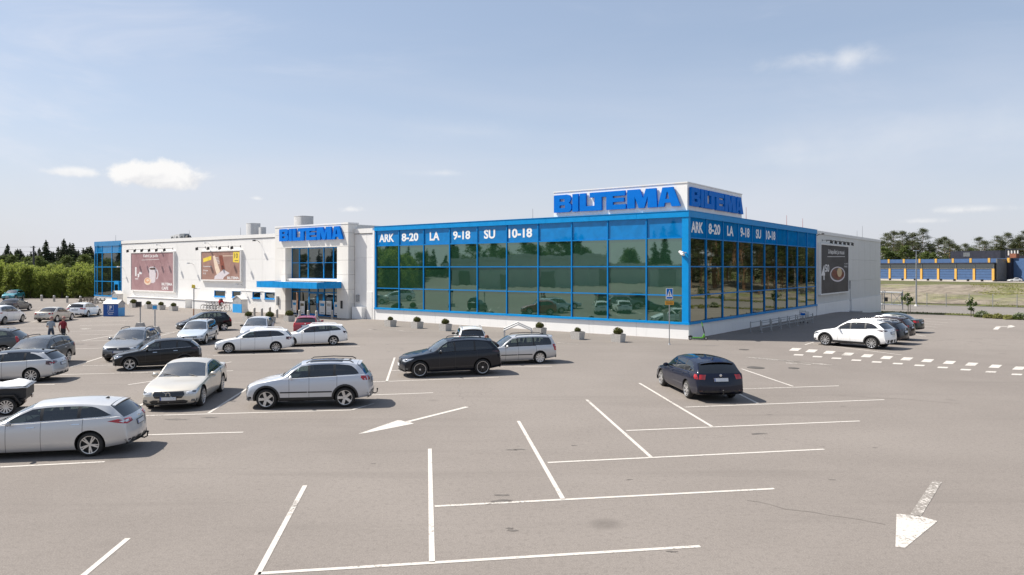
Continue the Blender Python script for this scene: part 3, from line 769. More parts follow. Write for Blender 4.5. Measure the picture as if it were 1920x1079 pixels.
shape(po, f, oval(X(.405), Y_(.245), .085 * 11.25, .10 * 4.95), D + 2 * e, M_bunl); shape(po, f, oval(X(.40), Y_(.26), .06 * 11.25, .07 * 4.95), D + 3 * e, M_bun)
shape(po, f, oval(X(.41), Y_(.27), .035 * 11.25, .03 * 4.95), D + 4 * e, M_bunl)
lettering('lettering', 'BILTEMA', f, X(.735), X(.975), Y_(.145), Y_(.215), D + e, M_printw, po, .035); lettering('lettering', 'CAFE', f, X(.735), X(.885), Y_(.035), Y_(.115), D + e, M_printw, po, .035)
# brown tool billboard
t, po, f, D = billboard('brown billboard with a yellow price square in its corner, right of the mauve one', fm, -62.4, -54.1, 3.52, 6.85, M_brown, W(0, 0, 0))
X = lambda u: -62.4 + 8.3 * u
Y_ = lambda v: 3.52 + 3.33 * v
shape(po, f, [(X(.82), Y_(.62)), (X(.97), Y_(.60)), (X(.985), Y_(.97)), (X(.83), Y_(.98))], D + e, M_yel); lettering('lettering', '10', f, X(.855), X(.945), Y_(.76), Y_(.92), D + 2 * e, M_coffee, po, .01)
shape(po, f, [(X(.05), Y_(.62)), (X(.265), Y_(.71)), (X(.265), Y_(.85)), (X(.05), Y_(.76))], D + e, M_yel)
shape(po, f, [(X(.865), Y_(.655)), (X(.95), Y_(.655)), (X(.95), Y_(.68)), (X(.865), Y_(.68))], D + 2 * e, M_coffee)
lettering('lettering', 'Poravasarasarja', f, X(.05), X(.27), Y_(.44), Y_(.50), D + e, M_printw, po, .02); lettering('lettering', '18 osaa', f, X(.05), X(.175), Y_(.30), Y_(.36), D + e, M_printw, po, .02); lettering('lettering', '19-23', f, X(.05), X(.12), Y_(.19), Y_(.25), D + e, M_printw, po, .02)
shape(po, f, [(X(.31), Y_(.84)), (X(.36), Y_(.86)), (X(.50), Y_(.30)), (X(.42), Y_(.14)), (X(.36), Y_(.40))], D + e, M_bunl)
shape(po, f, [(X(.47), Y_(.86)), (X(.56), Y_(.86)), (X(.62), Y_(.38)), (X(.52), Y_(.36))], D + e, M_meat)
for k in range(5): shape(po, f, [(X(.35 + .022 * k), Y_(.78 - .05 * k)), (X(.45 + .01 * k), Y_(.80 - .05 * k)), (X(.45 + .01 * k), Y_(.785 - .05 * k)), (X(.35 + .022 * k), Y_(.765 - .05 * k))], D + 2 * e, M_printw)
shape(po, f, [(X(.34), Y_(.02)), (X(.36), Y_(.13)), (X(.59), Y_(.36)), (X(.74), Y_(.24)), (X(.60), Y_(.10)), (X(.57), Y_(.02))], D + 2 * e, M_cup)
shape(po, f, [(X(.56), Y_(.83)), (X(.82), Y_(.83)), (X(.82), Y_(.85)), (X(.56), Y_(.85))], D + e, M_bunl)
lettering('lettering', 'BILTEMA', f, X(.68), X(.97), Y_(.03), Y_(.12), D + 3 * e, M_printw, po, .035)
# dark dinner billboard on the right side
t, po, f, D = billboard('dark billboard showing a plate of food on the shaded right wall', rm, 32.75, 44.6, 2.2, 7.35, M_char, W(0, 0, 0))
X = lambda u: 32.75 + 11.85 * u
Y_ = lambda v: 2.2 + 5.15 * v
lettering('lettering', 'Lihapullat ja muusi', f, X(.25), X(.84), Y_(.80), Y_(.92), D + e, M_printw, po, .012)
shape(po, f, [(X(.22), Y_(.755)), (X(.86), Y_(.775)), (X(.86), Y_(.785)), (X(.22), Y_(.765))], D + e, M_printw)
lettering('lettering', '4', f, X(.025), X(.135), Y_(.28), Y_(.58), D + e, M_printw, po, .03); lettering('lettering', '50', f, X(.14), X(.28), Y_(.44), Y_(.60), D + e, M_printw, po, .03)
shape(po, f, oval(X(.59), Y_(.39), .28 * 11.85, .165 * 5.15, 28), D + e, M_cup); shape(po, f, oval(X(.59), Y_(.395), .245 * 11.85, .138 * 5.15, 28), D + 2 * e, M_coffee)
for u, v, r in ((.44, .40, .07), (.50, .36, .075), (.46, .45, .06), (.55, .43, .05), (.53, .34, .06), (.74, .40, .06), (.70, .34, .07), (.60, .31, .06), (.78, .36, .05)): shape(po, f, oval(X(u), Y_(v), r * 11.85, r * .75 * 5.15, 12), D + 3 * e, M_meat)
shape(po, f, oval(X(.65), Y_(.43), .09 * 11.85, .10 * 5.15), D + 4 * e, M_mash)
lettering('lettering', '(sis. kahvi)', f, X(.84), X(.985), Y_(.60), Y_(.64), D + e, M_printw, po, .01); lettering('lettering', 'ma-su', f, X(.84), X(.96), Y_(.54), Y_(.575), D + e, M_printw, po, .01)

# ------------------------------------------------------------------ spotlights, cameras, roof things
def spot_proto(name, L, label, group):
    t = thing(name, label, 'spotlight', (0, 0, 0), ROT, group)
    mb = MB(); mb.tube([(0, 0, .22), (0, -.15, .24), (0, -L, .22)], .022, 6); mb.box(-.06, .06, -.02, 0, .12, .34); mb.build('arm', M_black, t)
    mb = MB(); mb.hexa([(-.13, -L - .10, -.16), (.13, -L - .10, -.16), (.13, -L + .14, -.08), (-.13, -L + .14, -.08)], [(-.10, -L - .12, .18), (.10, -L - .12, .18), (.10, -L + .10, .22), (-.10, -L + .10, .22)]); mb.build('lamp_head', M_black, t)
    return t
ORD = ['leftmost', 'second from the left', 'third from the left', 'fourth from the left', 'fifth from the left', 'sixth from the left']
def spots(posn, loc_f, rot, L, label, group):
    p = spot_proto('spotlight', L, label, group)
    for i, a in enumerate(posn):
        o = p if i == 0 else copy_tree(p); o.location = loc_f(a); o.rotation_euler = (0, 0, rot)
        o['label'] = 'black arm spotlight ' + label + ', ' + (ORD[i] if i < len(posn) - 1 else 'rightmost')
spots([-79.5, -77.5, -75.6, -73.6, -71.7, -69.65], lambda a: W(a, 0, 7.14), ROT, 1.1, 'over the mauve coffee billboard', 'spotlights over the mauve billboard')
spots([-61.9, -59.4, -56.9, -54.4], lambda a: W(a, 0, 7.16), ROT, 1.1, 'over the brown billboard', 'spotlights over the brown billboard')
spots([34.2, 36.0, 37.9, 39.8, 41.6, 43.5], lambda a: W(-.02, a, 7.62), ROT + math.pi / 2, .95, 'over the dark dinner billboard', 'spotlights over the dark billboard')
M_lampw = simple('white_lamp_body', (.62, .62, .62), .4)
def wall_camera(p, label, yaw):
    t = thing('security_camera', label, 'security camera', p, yaw)
    mb = MB(); mb.cyl((0, 0, 0), (0, -.28, .02), .035, n=8); mb.build('bracket', M_lampw, t)
    mb = MB(); mb.cyl((-.34, -.30, .06), (.10, -.30, -.02), .10, n=10); mb.build('housing', M_lampw, t)
    mb = MB(); mb.cyl((-.16, -.30, -.06), (.36, -.42, -.14), .09, n=10); mb.build('housing', M_lampw, t)
wall_camera(W(-.1, -.08, 5.95), 'white security cameras on a bracket halfway up the blue corner post', ROT - .6)
def bracket_lamp(p, label, yaw=ROT, m=M_lampw):
    t = thing('wall_lamp', label, 'wall lamp', p, yaw)
    mb = MB(); mb.tube([(0, 0, 0), (0, -.25, .18), (-.1, -.6, .2)], .025, 6); mb.build('bracket', m, t)
    mb = MB(); mb.hexa([(-.28, -.75, .12), (.02, -.75, .12), (.02, -.5, .12), (-.28, -.5, .12)], [(-.24, -.72, .26), (0, -.72, .26), (0, -.52, .26), (-.24, -.52, .26)]); mb.build('lamp_head', m, t)
bracket_lamp(W(FX(303), 0, 7.7), 'small wall lamp under the roof edge above the mauve billboard')
bracket_lamp(W(FX(394), 0, 7.7), 'small wall lamp under the roof edge above the brown billboard')
bracket_lamp(W(FX(487), 0, 7.75), 'small wall lamp under the roof edge left of the entrance portal', m=M_black)
bracket_lamp(W(FX(363), 0, 5.3), 'grey wall lamp between the two billboards', m=M_steel)
bracket_lamp(W(FX(455), 0, 2.9), 'grey wall lamp below the right end of the brown billboard', m=M_steel)
bracket_lamp(W(FX(231), 0, 4.9), 'small yellowish wall lamp beside the glazed left tower', m=M_lampw)
bracket_lamp(W(-.02, 32.2, 8.25), 'small lamp at the top of the grey wall beside the glass', ROT + math.pi / 2, M_black)
M_duct = simple('white_duct', (.62, .61, .60), .45)
def duct(lx, ly, r, z1, label, lid=True):
    t = thing('roof_vent', label, 'roof vent', W(lx, ly, 8.45), ROT)
    mb = MB()
    n = 20; ring = [(r * 1.15 * math.copysign(abs(math.cos(a)) ** .55, math.cos(a)), r * math.copysign(abs(math.sin(a)) ** .55, math.sin(a))) for a in (2 * math.pi * i / n for i in range(n))]
    mb.hexa([(x, y, 0) for x, y in ring], [(x, y, z1 - 8.45) for x, y in ring]); mb.build('duct', M_duct, t, smooth=40)
    mb = MB(); mb.hexa([(x * 1.02, y * 1.02, z1 - 8.449) for x, y in ring], [(x * 1.02, y * 1.02, z1 - 8.40) for x, y in ring]); mb.build('lid', M_duct, t, smooth=40)
duct(FX(569.5, 6), 6, .90, 10.95, 'big round-cornered white roof vent behind the entrance portal')
duct(FX(475, 6), 6, .70, 10.5, 'white roof vent left of the portal sign')
duct(FX(492, 6), 6, .36, 9.95, 'small white roof vent beside the larger one')
for k, (px, w, h, m) in enumerate(((328, .9, 1.0, M_duct), (337, 1.1, 1.15, M_duct), (346, 1.1, 1.2, M_steel))):
    lx = FX(px, 8); t = thing('air_conditioner', ['pale air conditioning unit, left end of the roof group', 'pale air conditioning unit with a fan, middle of the roof group', 'grey air conditioning unit, right end of the roof group'][k], 'air conditioner', W(lx, 8, 8.5), ROT, 'air conditioning units on the left roof')
    mb = MB(); mb.box(-w * .6, w * .6, -.4, .4, .1, h + .2); mb.build('casing', m, t); mb = MB(); mb.lathe([(.0, .0), (.36, 0), (.36, .02), (.30, .03)], (0, -.4, .7), (0, -1, 0), 14); mb.build('fan_grille', M_black, t)
lx = FX(353, 8); t = thing('roof_hood', 'black exhaust hood beside the roof air conditioners', 'exhaust hood', W(lx, 8, 8.5), ROT)
mb = MB(); mb.cyl((0, 0, 0), (0, 0, .8), .25, n=12); mb.build('pipe', M_black, t); mb = MB(); mb.cyl((0, 0, .8), (0, 0, 1.15), .5, .3, n=12); mb.build('cap', M_black, t)
M_red = simple('red_white_mast', (.45, .16, .14), .5)
for k, (px, py, plane, lab) in enumerate(((1399, 389, 'r', 'thin red mast on the roof just right of the sign box'), (1475, 404, 'r', 'thin red mast on the roof over the shaded glass'), (1505, 410, 'r', 'thin reddish mast on the roof near the grey wall'), (999, 392, 'f', 'thin mast on the roof left of the sign box'),
                                     (1607, 433, 'r', 'thin pale mast on the roof far right'), (1617, 424, 'r', 'taller thin pale mast on the roof far right'), (217, 441, 'f', 'thin mast on the roof of the glazed left tower'), (451, 427, 'f', 'thin mast on the roof left of the vents'), (355, 432, 'f', 'thin aerial beside the roof air conditioners'))):
    if plane == 'r': ly = RY(px, -.5); p = W(-.5, ly, 8.5)
    else: lx = FX(px, .6); p = W(lx, .6, 8.5)
    top = CAM_H - (py - HORIZON) / FOC * p.y
    t = thing('roof_mast', lab, 'mast', p); mb = MB(); mb.cyl((0, 0, 0), (0, 0, top - 8.5), .028, .015, n=6); mb.build('rod', M_red if k < 3 else M_steel, t); mb = MB(); mb.cyl((0, 0, 0), (0, 0, .12), .09, n=8); mb.build('foot', M_steel, t)

# ------------------------------------------------------------------ cars
def car_paint(name, c, metal=0.0, rough=.35):
    if name in MATS: return MATS[name]
    t = NT(name); v = t.coord('Object'); n = t.noise(v, 1.2, 4, .6); z = t.n('ShaderNodeSeparateXYZ'); t.l(v, z.inputs[0])
    dust = t.math('MULTIPLY', t.ramp(z.outputs['Z'], .75, .15), t.ramp(n, .25, .75, .15, .55))
    k = .22 if max(c) > .2 else .025
    cc = t.mix(dust, c, tuple((1 - k) * x + k * y for x, y in zip(c, (.30, .26, .21))))
    bf = t.n('ShaderNodeNewGeometry').outputs['Backfacing']; cc = t.mix(bf, cc, (.030, .030, .032))
    t.p(color=cc, metal=metal, rough=t.ramp(n, .2, .8, rough - .04, rough + .06), coat=1.0 if max(c) > .15 else .7, coatr=t.ramp(n, .2, .8, .03, .09), spec=.5 if max(c) > .15 else .15)
    MATS[name] = t.mat; return t.mat
P_WHITE = car_paint('white_car_paint', (.88, .88, .87)); P_SILVER = car_paint('silver_car_paint', (.56, .56, .56), .42, .38)
P_COOL = car_paint('cool_silver_car_paint', (.53, .55, .59), .40, .38); P_BEIGE = car_paint('champagne_car_paint', (.60, .555, .475), .38, .38)
P_BLACK = car_paint('black_car_paint', (.004, .004, .005)); P_NAVY = car_paint('navy_car_paint', (.004, .007, .022), .1); P_CARB = car_paint('blue_black_car_paint', (.004, .006, .012))
P_GREY = car_paint('dark_grey_car_paint', (.075, .08, .085), .5, .38); P_MID = car_paint('mid_grey_car_paint', (.21, .22, .23), .5, .38); P_RED = car_paint('red_car_paint', (.33, .012, .022), .1)
P_MAROON = car_paint('maroon_car_paint', (.016, .006, .007), .1); P_GREEN = car_paint('dark_green_car_paint', (.012, .028, .026), .2); P_TEAL = car_paint('teal_car_paint', (.03, .26, .32), .3)
P_LBLUE = car_paint('pale_blue_car_paint', (.52, .58, .64), .38, .38)
M_trim = simple('black_plastic_trim', (.022, .022, .023), .55, 0, .2, 9, .15); M_gloss = simple('gloss_black_trim', (.008, .008, .009), .12, 0, .1, coat=.6)
M_tyre = simple('tyre_rubber', (.022, .021, .020), .82, 0, .3, 9, .3); M_alloy = simple('alloy_rim', (.58, .58, .58), .28, .75, .08, 9); M_alloyd = simple('dark_alloy_rim', (.03, .03, .032), .3, .4); M_well = simple('wheel_inside', (.018, .018, .018), .8)
M_chrome = simple('chrome', (.72, .72, .72), .10, 1.0, .03); M_seat = simple('seat_cloth', (.055, .055, .058), .85, 0, .2, 9); M_plate = simple('number_plate', (.60, .62, .64), .4, 0, .05, 4); M_platebl = simple('plate_blue_band', (.02, .06, .30), .4)
M_red_l = simple('red_lamp_lens', (.36, .006, .008), .10, 0, .12, 9, coat=.8); M_dred = simple('smoked_red_lamp', (.045, .006, .008), .10, 0, .2, 9, coat=.8); M_clear = simple('clear_lamp_lens', (.62, .63, .64), .06, .35, .25, 14, coat=1.0); M_lampd = simple('headlamp_inside', (.10, .11, .12), .1, .4, .3, 12, coat=1.0); M_amber = simple('amber_lens', (.5, .16, .02), .2)
def car_glass(name, tint, back, lift=.03):
    t = NT(name); t.t.nodes.remove(t.b)
    tr = t.n('ShaderNodeBsdfTransparent'); tr.inputs['Color'].default_value = (*tint, 1)
    gl = t.n('ShaderNodeBsdfGlossy'); gl.inputs['Roughness'].default_value = .02; gl.inputs['Color'].default_value = (.95, .98, 1, 1)
    v = t.coord('Object'); n = t.noise(v, 2.0, 4, .6)
    df = t.n('ShaderNodeBsdfDiffuse'); df.inputs['Color'].default_value = (.16, .18, .18, 1)
    m0 = t.n('ShaderNodeMixShader'); t.l(t.ramp(n, .3, .8, back * .5, back * 1.5), m0.inputs[0]); t.l(tr.outputs[0], m0.inputs[1]); t.l(df.outputs[0], m0.inputs[2])
    fr = t.n('ShaderNodeFresnel'); fr.inputs['IOR'].default_value = 1.62
    f = t.math('ADD', t.math('MULTIPLY', fr.outputs[0], 1.2), lift, True)
    mx = t.n('ShaderNodeMixShader'); t.l(f, mx.inputs[0]); t.l(m0.outputs[0], mx.inputs[1]); t.l(gl.outputs[0], mx.inputs[2]); t.l(mx.outputs[0], t.out.inputs['Surface']); return t.mat
M_wind = car_glass('windscreen_glass', (.42, .52, .52), .16, .16); M_side = car_glass('side_glass', (.40, .47, .44), .02, .02); M_priv = car_glass('privacy_glass', (.04, .045, .045), .015, .02)

def crom(P, sharp, step):
    """Catmull-Rom through P, broken at the sharp indices"""
    out = []; n = len(P)
    for i in range(n - 1):
        p1, p2 = P[i], P[i + 1]
        p0 = P[i - 1] if i > 0 and i not in sharp else (2 * p1[0] - p2[0], 2 * p1[1] - p2[1])
        p3 = P[i + 2] if i + 2 < n and (i + 1) not in sharp else (2 * p2[0] - p1[0], 2 * p2[1] - p1[1])
        L = math.dist(p1, p2); k = max(2, int(L / step))
        for j in range(k):
            t = j / k; q = []
            for c in (0, 1):
                q.append(.5 * (2 * p1[c] + (p2[c] - p0[c]) * t * .8 + (2 * p0[c] - 5 * p1[c] + 4 * p2[c] - p3[c]) * 0 + 0) if False else
                         ((2 * t ** 3 - 3 * t ** 2 + 1) * p1[c] + (t ** 3 - 2 * t ** 2 + t) * (p2[c] - p0[c]) * .5 * min(1.0, L / max(1e-6, math.dist(p0, p2)) * 2) + (-2 * t ** 3 + 3 * t ** 2) * p2[c] + (t ** 3 - t ** 2) * (p3[c] - p1[c]) * .5 * min(1.0, L / max(1e-6, math.dist(p1, p3)) * 2)))
            out.append(tuple(q))
    out.append(tuple(P[-1])); return out
def pl(x, pts):
    if x <= pts[0][0]: return pts[0][1]
    for (a, b), (c, d) in zip(pts[:-1], pts[1:]):
        if x <= c: return b + (d - b) * (x - a) / max(1e-9, c - a)
    return pts[-1][1]

TYPES = {
 # L width H wheelbase front-overhang wheel-radius | nose z, cowl (d,z), header d, roof end (d,z), glass foot (d,z), sedan deck
 'estate':  dict(L=4.80, W=.915, H=1.47, wb=2.80, fo=.93, wr=.325, nose=.66, hood=.86, cowl=(1.30, .96), hdr=(2.12, 1.42), rt=(4.28, 1.40), rb=(4.66, 1.02), belt=[(0, .70), (1.3, .90), (4.8, 1.02)], win=(1.52, 4.33), pil=[2.42, 3.38], taper=.52, zb=.17),
 'estate_long': dict(L=4.87, W=.925, H=1.48, wb=2.85, fo=.95, wr=.335, nose=.66, hood=.88, cowl=(1.38, .97), hdr=(2.25, 1.43), rt=(4.28, 1.42), rb=(4.68, 1.04), belt=[(0, .70), (1.3, .92), (4.8, 1.07)], win=(1.60, 4.36), pil=[2.52, 3.50], taper=.60, zb=.17),
 'estate_old': dict(L=4.45, W=.87, H=1.48, wb=2.52, fo=.88, wr=.315, nose=.64, hood=.84, cowl=(1.22, .94), hdr=(1.92, 1.42), rt=(4.10, 1.44), rb=(4.36, .98), belt=[(0, .68), (1.2, .89), (4.4, .94)], win=(1.42, 4.12), pil=[2.18, 3.08], taper=.16, zb=.19),
 'sedan':   dict(L=4.70, W=.91, H=1.45, wb=2.74, fo=.92, wr=.325, nose=.64, hood=.84, cowl=(1.32, .93), hdr=(2.08, 1.39), rt=(3.36, 1.38), rb=(4.02, 1.03), belt=[(0, .68), (1.3, .88), (4.7, .99)], win=(1.54, 3.62), pil=[2.40, 3.20], taper=.5, zb=.17, deck=(4.56, 1.03)),
 'saloon':  dict(L=4.96, W=.94, H=1.445, wb=2.94, fo=.88, wr=.35, nose=.68, hood=.87, cowl=(1.55, .96), hdr=(2.25, 1.39), rt=(3.55, 1.385), rb=(4.30, 1.05), belt=[(0, .72), (1.5, .91), (4.96, 1.03)], win=(1.76, 3.95), pil=[2.62, 3.48], taper=.6, zb=.16, deck=(4.84, 1.06)),
 'suv':     dict(L=4.67, W=.935, H=1.70, wb=2.82, fo=.85, wr=.37, nose=.82, hood=1.06, cowl=(1.32, 1.16), hdr=(2.02, 1.64), rt=(4.12, 1.63), rb=(4.48, 1.20), belt=[(0, .86), (1.3, 1.08), (4.7, 1.20)], win=(1.52, 4.24), pil=[2.32, 3.28], taper=.42, zb=.24),
 'suv_mid': dict(L=4.70, W=.945, H=1.67, wb=2.86, fo=.83, wr=.37, nose=.84, hood=1.04, cowl=(1.36, 1.14), hdr=(2.08, 1.61), rt=(4.12, 1.60), rb=(4.55, 1.16), belt=[(0, .86), (1.3, 1.07), (4.7, 1.17)], win=(1.56, 4.26), pil=[2.38, 3.34], taper=.42, zb=.22),
 'crossover': dict(L=4.40, W=.915, H=1.60, wb=2.65, fo=.88, wr=.345, nose=.78, hood=.98, cowl=(1.28, 1.07), hdr=(2.02, 1.54), rt=(3.78, 1.53), rb=(4.24, 1.16), belt=[(0, .82), (1.25, 1.00), (4.4, 1.16)], win=(1.50, 3.96), pil=[2.28, 3.16], taper=.55, zb=.21),
 'hatch':   dict(L=4.25, W=.885, H=1.52, wb=2.60, fo=.86, wr=.31, nose=.66, hood=.86, cowl=(1.08, .99), hdr=(1.92, 1.47), rt=(3.78, 1.46), rb=(4.10, 1.02), belt=[(0, .70), (1.1, .92), (4.2, 1.03)], win=(1.34, 3.82), pil=[2.14, 3.00], taper=.25, zb=.18),
 'van_car': dict(L=4.28, W=.905, H=1.59, wb=2.68, fo=.86, wr=.315, nose=.72, hood=.92, cowl=(1.02, 1.05), hdr=(1.94, 1.53), rt=(3.74, 1.52), rb=(4.12, 1.05), belt=[(0, .76), (1.1, .98), (4.3, 1.10)], win=(1.32, 3.74), pil=[2.16, 2.98], taper=.28, zb=.18),
}
RIMS = {}
def rim_mesh(style, wr):
    key = (style, wr)
    if key in RIMS: return RIMS[key]
    rr = wr * .73; mb = MB(); ax = (0, 1, 0)
    mb.lathe([(0, -.05), (rr * .93, -.05), (rr * .95, .0)], (0, 0, 0), ax, 28, 1)
    mb.lathe([(rr * .90, .0), (rr * .94, .022), (rr * 1.0, .025), (rr * 1.0, -.02)], (0, 0, 0), ax, 28, 0)
    mb.lathe([(0, .012), (rr * .16, .010), (rr * .19, -.01)], (0, 0, 0), ax, 14, 0)
    def spoke(ang, w0, w1, m=0):
        c, s = math.cos(ang), math.sin(ang); q = []
        for h in (-.03, .018):
            for r, w in ((rr * .12, w0), (rr * .93, w1)):
                for sg in (-1, 1): q.append((c * r - s * sg * w, h * (1 if h > 0 else 1) - (.012 if r < rr * .5 else 0), s * r + c * sg * w))
        mb.add(q, [(0, 1, 3, 2), (4, 6, 7, 5), (0, 2, 6, 4), (1, 5, 7, 3), (2, 3, 7, 6), (0, 4, 5, 1)], m)
    n = {'five': 5, 'twin': 5, 'ten': 10, 'seven': 7, 'black': 5, 'cap': 9, 'multi': 12}[style]
    for i in range(n):
        a = 2 * math.pi * i / n + .3
        if style == 'five': spoke(a, .045, .052)
        elif style == 'twin': spoke(a - .14, .018, .018); spoke(a + .14, .018, .018)
        elif style == 'black': spoke(a - .2, .02, .02, 1); spoke(a + .2, .02, .02, 1)
        elif style == 'cap': spoke(a, .035, .05)
        elif style == 'seven': spoke(a, .028, .036)
        else: spoke(a, .014, .024)
    o = mb.build('rim', [M_alloy, M_well if style != 'black' else M_alloyd], None, smooth=30)
    me = o.data; bpy.data.objects.remove(o); RIMS[key] = me; return me
TYRES = {}
def tyre_mesh(wr):
    if wr in TYRES: return TYRES[wr]
    rr = wr * .73; mb = MB()
    mb.lathe([(rr * .97, -.19), (wr - .045, -.20), (wr - .012, -.17), (wr, -.12), (wr, -.06), (wr - .012, -.015), (wr - .045, .012), (rr * 1.08, .016), (rr * .97, .0)], (0, 0, 0), (0, 1, 0), 32, 0, True)
    o = mb.build('wheel', M_tyre, None, smooth=45); me = o.data; bpy.data.objects.remove(o); TYRES[wr] = me; return me

def patch(bvh, poly, fr, off, name, mat, parent, cuts=2, smooth=60, skirt=.02):
    """shape drawn in a frame (origin, u, v, ray direction) and laid onto the body, slightly proud"""
    o, u, v, d = (Vector(q) for q in fr)
    bm = bmesh.new(); vs = [bm.verts.new((a, b, 0)) for a, b in poly]; f = bm.faces.new(vs)
    bmesh.ops.triangulate(bm, faces=[f]); bmesh.ops.subdivide_edges(bm, edges=bm.edges[:], cuts=cuts, use_grid_fill=True)
    for w in bm.verts:
        p = o + u * w.co.x + v * w.co.y; hit = bvh.ray_cast(p, d)
        if hit[0] is None or hit[3] > 1.9: hit = bvh.find_nearest(p + d * 1.0)
        nrm = hit[1] if hit[1].dot(d) < 0 else -hit[1]
        w.co = hit[0] + nrm * off
    bm.normal_update()
    avg = sum((q.normal for q in bm.faces), Vector())
    if avg.dot(d) > 0: bmesh.ops.reverse_faces(bm, faces=bm.faces)
    ed = [e for e in bm.edges if e.is_boundary]; r = bmesh.ops.extrude_edge_only(bm, edges=ed)
    for w in [g for g in r['geom'] if isinstance(g, bmesh.types.BMVert)]: w.co += d * skirt
    me = bpy.data.meshes.new(name); bm.to_mesh(me); bm.free(); me.materials.append(mat)
    me.polygons.foreach_set('use_smooth', [True] * len(me.polygons)); me.set_sharp_from_angle(angle=R_(smooth))
    return link(name, me, parent)

